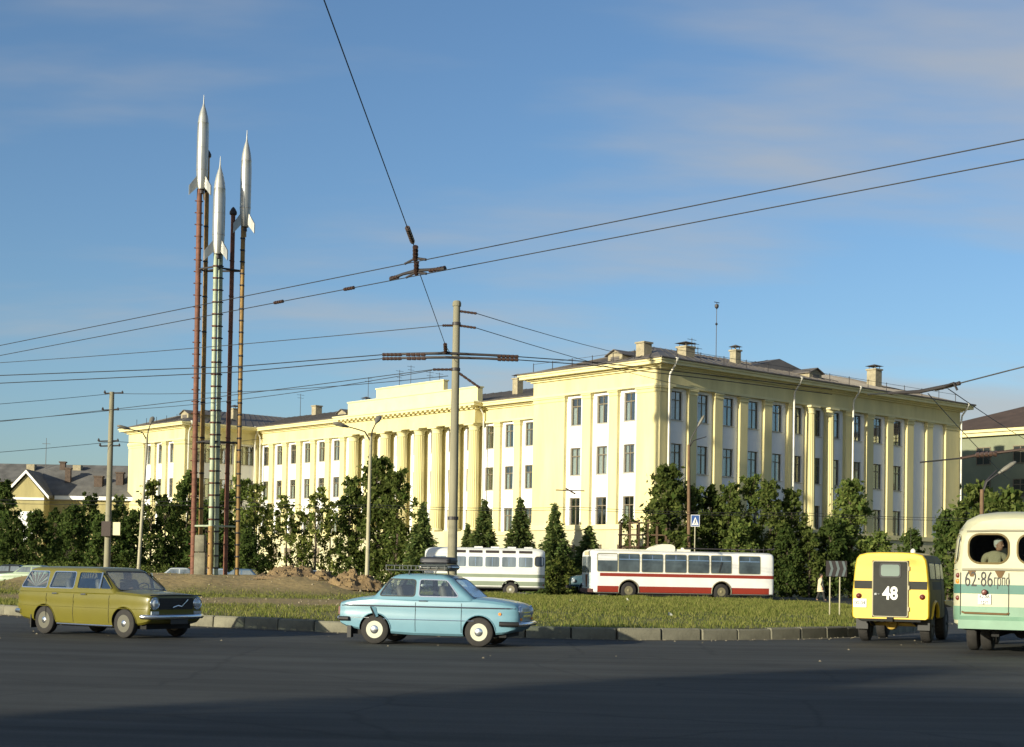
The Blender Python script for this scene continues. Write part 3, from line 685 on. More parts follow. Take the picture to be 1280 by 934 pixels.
def antenna(roof, x, y, z0, z1, kind=0):
    m = MB(); m.tube((x, y, z0), (x, y, z1), .035, .025, 6)
    if kind == 1: 
        m.lathe([(.0, z1 - .6), (.16, z1 - .4), (.16, z1 - .2), (.05, z1 - .15)], 10, (x, y, 0)); m.lathe([(.0, z1 - 1.9), (.12, z1 - 1.75), (.0, z1 - 1.6)], 8, (x, y, 0)); m.box(x - .3, x + .3, y - .02, y + .02, z1 - .05, z1)
    else:
        for q in range(2 + kind): m.box(x - .5 + .08 * q, x + .5 - .08 * q, y - .015, y + .015, z1 - .15 - .35 * q, z1 - .12 - .35 * q)
    m.build('antenna', STEELDARK, roof)
antenna(roof_r, 11.6, 5.0, 18.0, 23.2, 1)
for (y, z1, k) in ((60.9, 22.6, 0), (55.2, 22.9, 2), (53.2, 23.2, 0), (49.9, 22.3, 0), (48.3, 22.0, 2), (74.4, 21.8, 0)): antenna(roof_m, 17.8, y, 18.9, z1, k)
for i in range(3): antenna(roof_r, 8.2 + .35 * i, 4.5, 17.8, 19.9 - .3 * i, 0)
# downpipes
def downpipe(x, y, out):
    m = MB(); ox, oy = out
    m.path([(x + ox * 1.2, y + oy * 1.2, 16.75), (x + ox * 1.05, y + oy * 1.05, 16.45), (x + ox * .62, y + oy * .62, 15.9), (x + ox * .56, y + oy * .56, 15.5), (x + ox * .56, y + oy * .56, .3)], .075, 8)
    m.lathe([(.08, 16.72), (.16, 16.9), (.17, 16.98)], 8, (x + ox * 1.22, y + oy * 1.22, 0))
    m.build('downpipe', ZINC, bld, smooth=40)
downpipe(.35, 0, (0, -1)); downpipe(gp[5][0] + .1, 0, (0, -1)); downpipe(gp[8][0] + .15, 0, (0, -1)); downpipe(37.7, 0, (0, -1)); downpipe(10, 31.0, (-1, 0)); downpipe(10, 69.4, (-1, 0)); downpipe(2.2 - 1.4, 70.3, (0, -1)); downpipe(9.0, 70.3, (0, -1))
# basement openings in the plinth
bw = MB(); bw.box(-.5, .5, 0, .05, 0, 1.5); bw.box(-.58, -.5, -.03, .06, -.05, 1.55); bw.box(.5, .58, -.03, .06, -.05, 1.55); bw.box(-.04, .04, -.02, .0, 0, 1.5); bw.box(-.5, .5, -.02, -.001, .72, .79); bw = bw.mesh('basement_window', FRAME)
for y in FB: put(bw, 'basement_window', bld, (-.48, y, 2.1), -math.pi / 2)
for k in (5, 6, 16, 17, 18, 19): put(bw, 'basement_window', bld, (9.5, 13 + PITCHB * (k + .5), 2.1), -math.pi / 2)
for x in RB[:11]: put(bw, 'basement_window', bld, (x, -.48, 2.1), 0)
# ledge over the side door in the middle of the street front
m = MB(); m.box(14.4, 21.4, -1.5, -.6, 4.95, 5.2); m.box(14.7, 15.0, -1.4, -1.1, 0, 4.95); m.box(20.8, 21.1, -1.4, -1.1, 0, 4.95); m.build('side_canopy', PLINTH, bld)

# ------------------------------------------------------------------ other buildings
def simple_window(w, h, name='window'):
    f = MB(); b = .09
    f.box(-w / 2, w / 2, -.03, .1, 0, b); f.box(-w / 2, w / 2, -.03, .1, h - b, h); f.box(-w / 2, -w / 2 + b, -.03, .1, b, h - b); f.box(w / 2 - b, w / 2, -.03, .1, b, h - b)
    f.box(-.04, .04, -.02, .09, b, h - b); f.box(-w / 2 + b, -.04, -.018, .088, h * .66, h * .66 + .07); f.box(.04, w / 2 - b, -.018, .088, h * .66, h * .66 + .07)
    p = MB(); p.box(-w / 2 + b, w / 2 - b, .03, .05, b, h - b)
    return f.mesh(name, FRAME), p.mesh('pane', mat('dark_glass', (0.03, 0.035, 0.035), 0.08, spec=0.8))
def add_sw(W_, parent, pos, rot):
    w = put(W_[0], 'window', parent, pos, rot); put(W_[1], 'pane', w)
# right: tall block with a brown hipped roof, standing in the long building's shade
rb_ang = R(41)
RBo = at(1196, 560, 150); RBo.z = 0
rbl = thing('apartment_building', 'grey-green apartment block with brown hipped roof behind the far right corner', 'building', RBo, rb_ang)
m = MB(); m.box(0, 14, -34, 4, 0, 15.6); m.build('wall', GREENWALL, rbl)
m = MB(); m.box(-.5, 14.5, -34.5, 4.5, 15.6, 15.95); m.box(-.75, 14.75, -34.75, 4.75, 15.95, 16.25); m.build('cornice', CREAM, rbl)
m = MB(); m.add([(-.9, -34.9, 16.25), (14.9, -34.9, 16.25), (14.9, 4.9, 16.25), (-.9, 4.9, 16.25), (7, -25, 19.2), (7, -3.5, 19.2)], [(0, 1, 4), (1, 2, 5, 4), (2, 3, 5), (3, 0, 4, 5), (3, 2, 1, 0)]); rr_ = m.build('roof', BROWNROOF, rbl)
m = MB(); m.box(4.0, 5.2, -18.6, -16.8, 18.0, 21.3); m.box(3.9, 5.3, -18.7, -16.7, 21.3, 21.5); m.build('chimney', BRICK, rr_)
m = MB(); m.tube((6.5, -13.2, 19.6), (6.5, -13.2, 26.2), .05, .03, 6); m.box(6.2, 6.8, -13.22, -13.18, 25.6, 25.64); m.build('antenna', STEELDARK, rr_)
SW = simple_window(1.6, 1.75)
for zz in (3.0, 6.4, 9.8, 13.0):
    for k in range(9): add_sw(SW, rbl, (-.04, 1.0 - 4.0 * k, zz - .2), -math.pi / 2)
m = MB(); m.path([(-.25, -21.5, .2), (-.25, -21.5, 15.5)], .08, 6); m.build('downpipe', ZINC, rbl)
# left: low house with a gabled bay
LH = thing('gabled_house', 'low yellow house with white-trimmed gable and grey roof at far left', 'building', at(38, 705, 170).xy.to_3d(), R(3))
m = MB(); DULLY = mat('dull_yellow_stucco', (.36, .31, .14), .9, .2, .8, .3, 10, streak=True); m.box(-1.5, 14.5, 0, 9, 0, 8.9); m.build('wall', DULLY, LH)
m = MB(); m.prism([(-2.0, 0), (1.95, 0), (1.95, 9.0), (0, 11.25), (-2.0, 9.0)], -2.6, .2, 'y'); m.build('gable_bay', DULLY, LH)
m = MB()
for s in (-1, 1): m.add([(0, -2.9, 11.6), (s * 2.5, -2.9, 8.75), (s * 2.5, 3.5, 8.75), (0, 3.5, 11.6), (0, -2.9, 11.9), (s * 2.5, -2.9, 9.05), (s * 2.5, 3.5, 9.05), (0, 3.5, 11.9)], [(0, 1, 2, 3), (7, 6, 5, 4), (0, 4, 5, 1), (1, 5, 6, 2), (2, 6, 7, 3), (3, 7, 4, 0)])
m.build('gable_roof', GREYROOF, LH)
m = MB()
for s in (-1, 1): m.add([(0, -2.98, 11.45), (s * 2.55, -2.98, 8.6), (s * 2.55, -2.78, 8.6), (0, -2.78, 11.45), (0, -2.98, 11.8), (s * 2.55, -2.98, 8.95), (s * 2.55, -2.78, 8.95), (0, -2.78, 11.8)], [(0, 1, 2, 3), (7, 6, 5, 4), (0, 4, 5, 1), (1, 5, 6, 2), (2, 6, 7, 3), (3, 7, 4, 0)])
m.box(-2.05, 1.98, -2.68, -2.602, 8.5, 8.75)
m.build('gable_trim', WHITE, LH)
m = MB(); m.add([(-2.2, -.7, 9.15), (15.2, -.7, 9.15), (15.2, 9.7, 9.15), (-2.2, 9.7, 9.15), (.5, 4.5, 12.3), (12.4, 4.5, 12.3)], [(0, 1, 5, 4), (1, 2, 5), (2, 3, 4, 5), (3, 0, 4), (3, 2, 1, 0)]); lr = m.build('roof', GREYROOF, LH)
m = MB(); m.box(2.6, 15.0, -.6, -.05, 8.7, 9.13); m.build('eave_board', WHITE, LH)
for (x, y, z0, z1, w) in ((3.4, 2.2, 10.2, 12.3, .6), (7.0, 1.6, 10.2, 11.4, .9), (9.3, 2.0, 10.2, 11.9, .8), (2.0, 5.4, 11.2, 13.2, .6)):
    m = MB(); m.box(x - w / 2, x + w / 2, y - w / 2, y + w / 2, z0, z1); m.box(x - w / 2 - .1, x + w / 2 + .1, y - w / 2 - .1, y + w / 2 + .1, z1, z1 + .15); m.build('chimney', mat('red_brick', (0.085, 0.06, 0.045), .9, .3, 4), lr)
SW2 = simple_window(1.3, 1.9)
for x in (4.5, 7.6, 10.7, 13.2):
    for zz in (1.6, 5.2): add_sw(SW2, LH, (x, -.04, zz), 0)
m = MB(); m.box(-.75, .85, -2.70, -2.62, 3.6, 7.2); m.build('white_door_panel', WHITE, LH)
# far left: long low roofs behind
FH = thing('terrace_house', 'long yellow house with grey roof rising behind the low gabled house', 'building', at(60, 706, 225).xy.to_3d(), R(0))
m = MB(); m.box(-16, 14, 0, 11, 0, 13.6); m.build('wall', DULLY, FH)
m = MB(); m.add([(-17, -.8, 13.5), (15, -.8, 13.5), (15, 11.8, 13.5), (-17, 11.8, 13.5), (-10, 5.5, 16.6), (14, 5.5, 16.6)], [(0, 1, 5, 4), (1, 2, 5), (2, 3, 4, 5), (3, 0, 4), (3, 2, 1, 0)]); fr_ = m.build('roof', GREYROOF, FH)
for x in (-15.0, -4.0, 3.0):
    m = MB(); m.box(x - .6, x + .6, 3, 4.2, 14, 16.4); m.build('chimney', BRICK, fr_)
m = MB(); m.tube((-2, 4, 15), (-2, 4, 20.5), .06, .04, 6); m.box(-2.6, -1.4, 3.97, 4.03, 19.6, 19.66); m.build('antenna', STEELDARK, fr_)
for x in (-14, -11, -8, -5, -2, 1, 4, 7, 10):
    for zz in (3, 6.5, 10): add_sw(SW2, FH, (x, -.04, zz), 0)

# ------------------------------------------------------------------ trees
LEAF_A = leaf_mat('leaf_mid_green', (0.075, 0.12, 0.028), (0.21, 0.245, 0.07), .5)
LEAF_B = leaf_mat('leaf_yellow_green', (0.085, 0.13, 0.025), (0.22, 0.23, 0.065), .5)
LEAF_C = leaf_mat('leaf_dark_green', (0.042, 0.076, 0.020), (0.115, 0.15, 0.042), .5)
NEEDLE = leaf_mat('spruce_needles', (0.045, 0.080, 0.025), (0.15, 0.18, 0.055), 0.35)
def leaves(cent, crad, n, size, material, name='crown', flat=0.0):
    """n small leaf faces scattered in each clump."""
    n = int(n * .98); C = np.repeat(cent, n, axis=0); Rr = np.repeat(crad, n)
    d = RNG.normal(size=(len(C), 3)); d /= np.linalg.norm(d, axis=1)[:, None]
    P = C + d * (Rr * np.abs(RNG.normal(0, .72, len(C))) ** 0.8)[:, None] * np.array([1, 1, .9])
    a = RNG.normal(size=(len(C), 3)); a[:, 2] *= (1 - flat); a /= np.linalg.norm(a, axis=1)[:, None]
    b = np.cross(a, RNG.normal(size=(len(C), 3))); b /= np.linalg.norm(b, axis=1)[:, None]
    s = size * np.clip(RNG.lognormal(-.2, .42, len(C)), .3, 1.7)[:, None]
    Q = np.stack([P - a * s, P + b * s * .55, P + a * s, P - b * s * .55], 1).reshape(-1, 3)
    return tri_mesh(name, Q, 4, material)
def deciduous(h, rx, z0, seed, nclump=70, nleaf=85, leaf=.15, material=LEAF_A, pointy=.5, trunk=.13, spread=1.0):
    rnd = random.Random(seed); tm = MB(); top = Vector((rnd.uniform(-.2, .2), rnd.uniform(-.2, .2), h * .9))
    lean = Vector((rnd.uniform(-.15, .15), rnd.uniform(-.15, .15), 0))
    tp = [Vector((0, 0, -.15)), lean * .4 + Vector((0, 0, h * .25)), lean + Vector((0, 0, h * .55)), top]
    tm.path(tp, [trunk, trunk * .8, trunk * .55, trunk * .15], 8)
    cent, rad = [], []
    for k in range(nclump):
        t = (k + rnd.random()) / nclump; z = z0 + (h - z0) * t
        prof = math.sin(math.pi * min(1, (t * .86 + .14))) ** pointy * (1 - .25 * t)
        a = rnd.uniform(0, 2 * math.pi); lump = .72 + .5 * mnoise.noise(Vector((math.cos(a) * 1.3, math.sin(a) * 1.3, z * .55 + seed)))
        rr = rx * prof * lump * math.sqrt(rnd.uniform(.08, 1)) * spread * rnd.uniform(.85, 1.15)
        cent.append((rr * math.cos(a), rr * math.sin(a), z)); rad.append(rnd.uniform(.34, .66) * (rx / 1.7) ** .5 * (1 - .35 * t))
    for k in range(8):                       # sprigs that break the outline
        a = rnd.uniform(0, 6.28); t = rnd.uniform(.55, 1.0); z = z0 + (h - z0) * t; rr = rx * (1.0 - .75 * t)
        cent.append((rr * math.cos(a), rr * math.sin(a), z + rnd.uniform(.1, .5))); rad.append(rnd.uniform(.14, .24))
    for k in range(0, len(cent), 3):
        c = Vector(cent[k]); zb = max(.6, c.z - rnd.uniform(.6, 1.6)); t = min(1, zb / (h * .9)); base = Vector((0, 0, zb)) + lean * t
        tm.path([base, base.lerp(c, .55) + Vector((0, 0, .12)), c], [.045 * (1 - t * .6), .03 * (1 - t * .6), .01], 5)
    return tm.mesh('trunk', BARK, smooth=60), leaves(np.array(cent), np.array(rad), nleaf, leaf, material)
def spruce(h, rx, seed, material=NEEDLE, dens=1.0):
    rnd = random.Random(seed); tm = MB(); tm.path([(0, 0, -.1), (0, 0, h * .5), (0, 0, h)], [.12, .07, .01], 7)
    cent, rad = [], []; P, A = [], []
    z = .35
    while z < h - .1:
        r = rx * (1 - z / h) ** .85 * rnd.uniform(.8, 1.15); nb = max(5, int(11 * (1 - z / h) + 4)); off = rnd.random() * 6
        for k in range(nb):
            a = off + 2 * math.pi * k / nb + rnd.uniform(-.25, .25); L_ = r * rnd.uniform(.7, 1.1); d = Vector((math.cos(a), math.sin(a), 0))
            tm.path([(0, 0, z), d * L_ * .6 + Vector((0, 0, z - .10 * L_)), d * L_ + Vector((0, 0, z - .06 * L_))], [.018, .012, .004], 4)
            for q in range(int((10 + 26 * L_) * dens)):
                t = rnd.random() ** .7; s = .05 + .16 * (1 - t) * L_
                P.append((d.x * L_ * t + rnd.gauss(0, s), d.y * L_ * t + rnd.gauss(0, s), z - .12 * L_ * t + rnd.gauss(0, .12) - .05)); A.append((d.x + rnd.gauss(0, .5), d.y + rnd.gauss(0, .5), rnd.gauss(-.1, .35)))
        z += rnd.uniform(.17, .28) * (h / 5) ** .5
    for q in range(24): P.append((rnd.gauss(0, .04), rnd.gauss(0, .04), h - rnd.random() * .5)); A.append((rnd.gauss(0, .3), rnd.gauss(0, .3), 1))
    P = np.array(P); A = np.array(A); A /= np.linalg.norm(A, axis=1)[:, None]; b = np.cross(A, RNG.normal(size=A.shape)); b /= np.linalg.norm(b, axis=1)[:, None]
    s = (.13 * (.6 + .8 * RNG.random(len(P))))[:, None]
    Q = np.stack([P - A * s, P + b * s * .38, P + A * s, P - b * s * .38], 1).reshape(-1, 3)
    return tm.mesh('trunk', BARK), tri_mesh('crown', Q, 4, material)
KINDS = {
 'broad': deciduous(8.6, 2.5, 1.0, 1, 112, 68, .17, LEAF_A, .4, .17),
 'tall': deciduous(9.0, 2.1, 1.2, 2, 84, 60, .16, LEAF_A, .45, .15),
 'ragged': deciduous(7.6, 1.7, 1.0, 3, 44, 52, .15, LEAF_B, .5, .11),
 'sparse': deciduous(6.6, 1.5, 1.1, 4, 28, 42, .14, LEAF_B, .5, .09),
 'dark': deciduous(7.2, 2.4, .6, 5, 95, 75, .17, LEAF_C, .4, .15),
 'dark_tall': deciduous(8.4, 2.0, .7, 6, 84, 72, .17, LEAF_C, .45, .15),
 'bushy': deciduous(5.4, 1.9, .3, 7, 66, 66, .15, LEAF_A, .35, .10),
 'spruce_a': spruce(5.4, 1.75, 11, dens=1.9), 'spruce_b': spruce(5.6, 1.55, 12, dens=1.9), 'spruce_c': spruce(3.2, 1.4, 13, dens=1.4),
 'shrub': deciduous(3.0, 1.7, .15, 8, 60, 100, .11, LEAF_B, .3, .06),
}
KH = {'broad': 8.6, 'tall': 9.0, 'ragged': 7.6, 'sparse': 6.6, 'dark': 7.2, 'dark_tall': 8.4, 'bushy': 5.4, 'spruce_a': 5.4, 'spruce_b': 5.6, 'spruce_c': 3.2, 'shrub': 3.0}
def tree(kind, px_, top, Y, label, name='broadleaf_tree', group='trees before the long building', cat='tree', wide=1.0):
    p = at(px_, top, Y); h = p.z; s = h / KH[kind]
    t = thing(name, label, cat, (p.x, Y, 0), random.uniform(0, 6.28), group)
    t.scale = (s * wide, s * wide, s)
    put(KINDS[kind][0], 'trunk', t); put(KINDS[kind][1], 'crown', t)
    return t
GL = 'dark trees at the left of the square'
T = [
 ('dark_tall', 4, 606, 116, 'dark tree at the left edge beside the gabled house', GL), ('dark', 20, 650, 108, 'low dark tree under the gable of the low house', GL),
 ('dark', 46, 640, 112, 'dark pointed tree growing before the white gable door', GL), ('dark_tall', 70, 640, 116, 'dark tree against the shaded wall of the low house, left of its windows', GL),
 ('dark', 92, 634, 110, 'dark round tree before the middle of the low house', GL), ('dark_tall', 112, 622, 118, 'dark tree just left of the wooden-topped utility pole', GL),
 ('dark', 128, 645, 106, 'low dark tree directly behind the utility pole with sign boxes', GL), ('tall', 150, 624, 120, 'tree just right of the utility pole, below the dark roof end', GL),
 ('dark', 166, 640, 107, 'dark tree just left of the leaning lamp post', GL), ('ragged', 190, 602, 114, 'ragged sunlit tree between lamp post and left wing', GL),
 ('dark_tall', 207, 625, 108, 'dark tree below the left wing windows', GL), ('ragged', 222, 630, 116, 'thin yellow-green tree close left of the rocket monument', GL),
 ('dark_tall', 236, 596, 118, 'tall dark tree directly behind the left rocket posts', GL), ('dark', 258, 628, 108, 'dark tree behind the middle rocket posts', GL),
 ('dark_tall', 280, 618, 114, 'dark tree between middle and right rocket posts', GL), ('tall', 302, 602, 118, 'tree close behind the rightmost rocket post', GL),
 ('ragged', 320, 606, 112, 'ragged tree just right of the rocket monument', GL), ('dark', 312, 662, 106, 'low dark tree behind the parked blue car', GL),
 ('sparse', 340, 632, 116, 'thin sapling letting the white panels show, nearest the inner corner', None), ('sparse', 360, 622, 112, 'second thin sapling before the left bays of the recessed front', None),
 ('ragged', 378, 640, 116, 'yellow-green young tree behind the larger dirt heap', None), ('sparse', 396, 612, 110, 'slim sunlit sapling above the white parked car', None),
 ('ragged', 414, 628, 114, 'leafy young tree left of the big tree, before the portico end', None), ('tall', 440, 602, 112, 'big full tree left of the double-armed lamp post', None),
 ('broad', 474, 574, 112, 'biggest tree, before the portico columns behind the lamp post', None), ('tall', 497, 592, 110, 'tall tree on the right flank of the biggest tree', None),
 ('spruce_a', 529, 628, 109, 'broad spruce between the biggest tree and the concrete pole', None), ('spruce_b', 585, 655, 110, 'small spruce peeping out beside the concrete pole', None),
 ('spruce_b', 606, 625, 109, 'spruce with slim dark cone above the left end of the white bus', None), ('spruce_b', 651, 623, 109, 'dark spruce above the right half of the white bus', None),
 ('spruce_a', 694, 630, 102, 'sunlit spruce before the left edge of the right wing', None), ('spruce_c', 737, 657, 104, 'smallest spruce, in front of the right wing basement', None),
 ('broad', 836, 584, 104.8, 'large sunlit tree hiding the foot of the building corner', None), ('tall', 868, 612, 106, 'tree behind the wooden lamp post with the crossing sign', None),
 ('dark_tall', 890, 614, 107, 'dark tree right of the crossing sign', None), ('tall', 912, 610, 106, 'tree before the third pilaster of the shaded street front', None),
 ('tall', 938, 600, 107, 'tree with pointed top above the rear half of the trolleybus', None), ('bushy', 925, 655, 104, 'bushy low tree above the trolleybus roof', None), ('tall', 962, 606, 106, 'full tree above the rear end of the trolleybus', None),
 ('tall', 990, 616, 107, 'tree left of the two round half-columns', None), ('bushy', 1012, 668, 105, 'bushy low tree under the two round half-columns', None), ('dark', 984, 662, 104.6, 'dark low tree behind the walking person', None),
 ('broad', 1064, 602, 108, 'tall tree behind the striped arrow sign', None), ('dark', 1040, 650, 106, 'dark tree left of the tree behind the striped arrow sign', None),
 ('bushy', 1100, 668, 107, 'low bushy tree above the yellow jeep', None), ('dark', 1140, 664, 106, 'dark low tree behind the yellow jeep roof', None),
 ('dark', 1186, 640, 106, 'dark tree at the far corner of the street front', None), ('bushy', 1222, 612, 100, 'yellow-green bushy tree behind the near green bus', None), ('bushy', 1258, 618, 98, 'bushy tree at the right edge above the near green bus', None),
]
for kind, px_, top, Y, lab, grp in T:
    sp = kind.startswith('spruce')
    tree(kind, px_, top, Y, lab, 'spruce_tree' if sp else 'broadleaf_tree', grp or ('spruces before the long building' if sp else 'trees before the long building'), 'tree', 1.0)
S = [('shrub', 702, 702, 101, 'round green bush left of the trolleybus front', 1.2), ('shrub', 724, 706, 103.8, 'green bush behind the nose of the dark blue truck', 1.1), ('shrub', 682, 712, 103, 'low bush behind the front of the white bus', 1.0), ('shrub', 790, 690, 106.2, 'bush climbing at the timber pergola', 1.0)]
for k, px_, top, Y, lab, w_ in S: tree(k, px_, top, Y, lab, 'bush', 'bushes by the back road', 'bush', w_)
# clipped hedges along the far pavement
def hedge(x0, x1, Y, h, dpt, label):
    t = thing('hedge', label, 'hedge', ((x0 + x1) / 2, Y, .08), 0, 'hedges along the far pavement')
    n = int((x1 - x0) * dpt * h * 9); c = np.stack([RNG.uniform(-(x1 - x0) / 2, (x1 - x0) / 2, n), RNG.uniform(-dpt / 2, dpt / 2, n), RNG.uniform(.12, h - .12, n)], 1)
    put(leaves(c, np.full(n, .3), 34, .085, LEAF_A, 'foliage'), 'foliage', t)
    m = MB()
    for k in range(int((x1 - x0) * 2)):
        x = random.uniform(-(x1 - x0) / 2, (x1 - x0) / 2); m.path([(x, random.uniform(-.2, .2), -.1), (x + random.uniform(-.2, .2), 0, h * .8)], [.02, .008], 4)
    tag(put(m.mesh('stems', BARK), 'stems', t), kind='stuff')
hedge(14.5, 24.5, 106.2, 1.25, 1.1, 'dark clipped hedge behind the walking person')
hedge(25.0, 36.0, 106.6, 1.2, 1.1, 'clipped hedge running on behind the yellow jeep')
hedge(4.2, 13.5, 106.4, 1.5, 1.0, 'clipped hedge hidden behind the trolleybus')
hedge(-22, -8.5, 107.5, 1.3, 1.2, 'dark hedge under the saplings behind the dirt heaps')
hedge(-46, -24, 105.8, 1.6, 1.4, 'dark hedge under the trees at the far left')

# ------------------------------------------------------------------ vehicles
def paint(name, col, rough=0.38, coat=0.35, var=.06):
    return mat(name, col, rough, var, 1.6, 0.0, coat=coat, detail=3)
CREAMP = paint('cream_paint', (0.72, 0.70, 0.55)); REDP = paint('red_paint', (0.26, 0.032, 0.016)); WHITEP = paint('white_paint', (0.78, 0.77, 0.72))
RED_LENS = mat('red_lens', (0.11, 0.014, 0.008), 0.4); AMBER = mat('amber_lens', (0.75, 0.22, 0.03), 0.25); LAMPGLASS = mat('lamp_glass', (0.62, 0.66, 0.68), 0.12, metal=.4)
PLATE = mat('plate_white', (0.72, 0.72, 0.68), .5); BLACKP = mat('black_letter', (0.02, 0.02, 0.02), .6); RUSTSTAIN = mat('rust_stain', (0.14, 0.08, 0.028), .8, .2, 8)
def interp(tab, x):
    if x <= tab[0][0]: return tab[0][1:]
    for a, b in zip(tab, tab[1:]):
        if x <= b[0]:
            t = (x - a[0]) / (b[0] - a[0]); return tuple(p + (q - p) * t for p, q in zip(a[1:], b[1:]))
    return tab[-1][1:]
class Hull:
    """stations (x, z bottom, z top, half width scale); section: list of (width fraction, height fraction) from bottom centre to top centre."""
    def __init__(self, st, sec, crown=0.0): self.st, self.sec, self.crown = st, sec, crown
    def ring(self, x):
        zb, zt, w = interp(self.st, x); n = len(self.sec)
        half = [(w * a, zb + (zt - zb) * b) for a, b in self.sec]
        return [(x, y, z) for y, z in half] + [(x, -y, z) for y, z in half[-2:0:-1]]
    def build(self, step=None):
        xs = [s[0] for s in self.st]
        if step:
            ex = set(xs)
            for a, b in zip(xs, xs[1:]):
                k = int((b - a) / step)
                for i in range(1, k + 1): ex.add(a + (b - a) * i / (k + 1))
            xs = sorted(ex)
        m = MB(); m.loft([self.ring(x) for x in xs]); return m
    def y(self, x, z):
        zb, zt, w = interp(self.st, x); f = max(0, min(1, (z - zb) / (zt - zb))); s = [p for p in self.sec if p[0] > 1e-6]
        best = 0
        for (a, b), (c, d) in zip(self.sec, self.sec[1:]):
            if min(b, d) - 1e-6 <= f <= max(b, d) + 1e-6:
                t = 0 if abs(d - b) < 1e-6 else (f - b) / (d - b); best = max(best, a + (c - a) * t)
        return best * w
def side_patch(h, poly, side, off, thick=.02, material=None, name=None, parent=None, nx=3):
    """A thin panel following the side of a hull: poly is a convex list of (x, z)."""
    z0, z1 = min(p[1] for p in poly), max(p[1] for p in poly); n = len(poly); zs = set(round(p[1], 4) for p in poly)
    xm = sum(p[0] for p in poly) / n; zb, zt, w = interp(h.st, xm)
    for a, b in h.sec:
        z = zb + (zt - zb) * b
        if z0 < z < z1: zs.add(round(z, 4))
    zs = sorted(zs); zs = [z for i, z in enumerate(zs) if i == 0 or i == len(zs) - 1 or z - zs[i - 1] > .004]
    def xr(z):
        z = min(max(z, z0 + 1e-5), z1 - 1e-5); xs = []
        for i in range(n):
            (xa, za), (xb, zb_) = poly[i], poly[(i + 1) % n]
            if (za - z) * (zb_ - z) <= 0 and abs(za - zb_) > 1e-9: xs.append(xa + (xb - xa) * (z - za) / (zb_ - za))
        return (min(xs), max(xs)) if xs else (xm, xm)
    m = MB(); rows = []
    for z in zs:
        a, b = xr(z); rows.append([(a + (b - a) * i / nx, z) for i in range(nx + 1)])
    vs = [(x, side * (h.y(x, z) + off), z) for r in rows for x, z in r]; N = nx + 1; K = len(rows)
    fs = [(j * N + i, j * N + i + 1, (j + 1) * N + i + 1, (j + 1) * N + i) for j in range(K - 1) for i in range(nx)]
    loop = list(range(N)) + [j * N + nx for j in range(1, K)] + [(K - 1) * N + i for i in range(nx - 1, -1, -1)] + [j * N for j in range(K - 2, 0, -1)]
    o = len(vs); vs += [(vs[i][0], vs[i][1] - side * thick, vs[i][2]) for i in loop]; L_ = len(loop)
    fs += [(loop[i], loop[(i + 1) % L_], o + (i + 1) % L_, o + i) for i in range(L_)]
    m.add(vs, fs)
    return m.build(name, material, parent, 30) if name else m
def rrect(x0, x1, z0, z1, r, n=4):
    pts = []
    for cx_, cz, a0 in ((x1 - r, z0 + r, -90), (x1 - r, z1 - r, 0), (x0 + r, z1 - r, 90), (x0 + r, z0 + r, 180)):
        for i in range(n + 1): a = R(a0 + 90 * i / n); pts.append((cx_ + r * math.cos(a), cz + r * math.sin(a)))
    return pts
def rpoly(pts, r, n=3):
    """round the corners of a polygon"""
    out = []; N = len(pts)
    for i in range(N):
        p0, p, p1 = (Vector(pts[(i + k) % N]) for k in (-1, 0, 1)); a = (p0 - p).normalized(); b = (p1 - p).normalized()
        A, B = p + a * min(r, (p0 - p).length * .4), p + b * min(r, (p1 - p).length * .4)
        for k in range(n + 1):
            t = k / n; q = A * (1 - t) ** 2 + p * (2 * t * (1 - t)) + B * t * t; out.append((q.x, q.y))
    return out
def grow(poly, d):
    c = Vector((sum(p[0] for p in poly) / len(poly), sum(p[1] for p in poly) / len(poly))); out = []
    N = len(poly)
    for i in range(N):
        p0, p, p1 = (Vector(poly[(i + k) % N]) for k in (-1, 0, 1)); t = (p1 - p0)
        nrm = Vector((t.y, -t.x)).normalized() if t.length > 1e-6 else Vector((0, 0))
        if nrm.dot(p - c) < 0: nrm = -nrm
        out.append(tuple(p + nrm * d))
    return out
WHEELS = {}
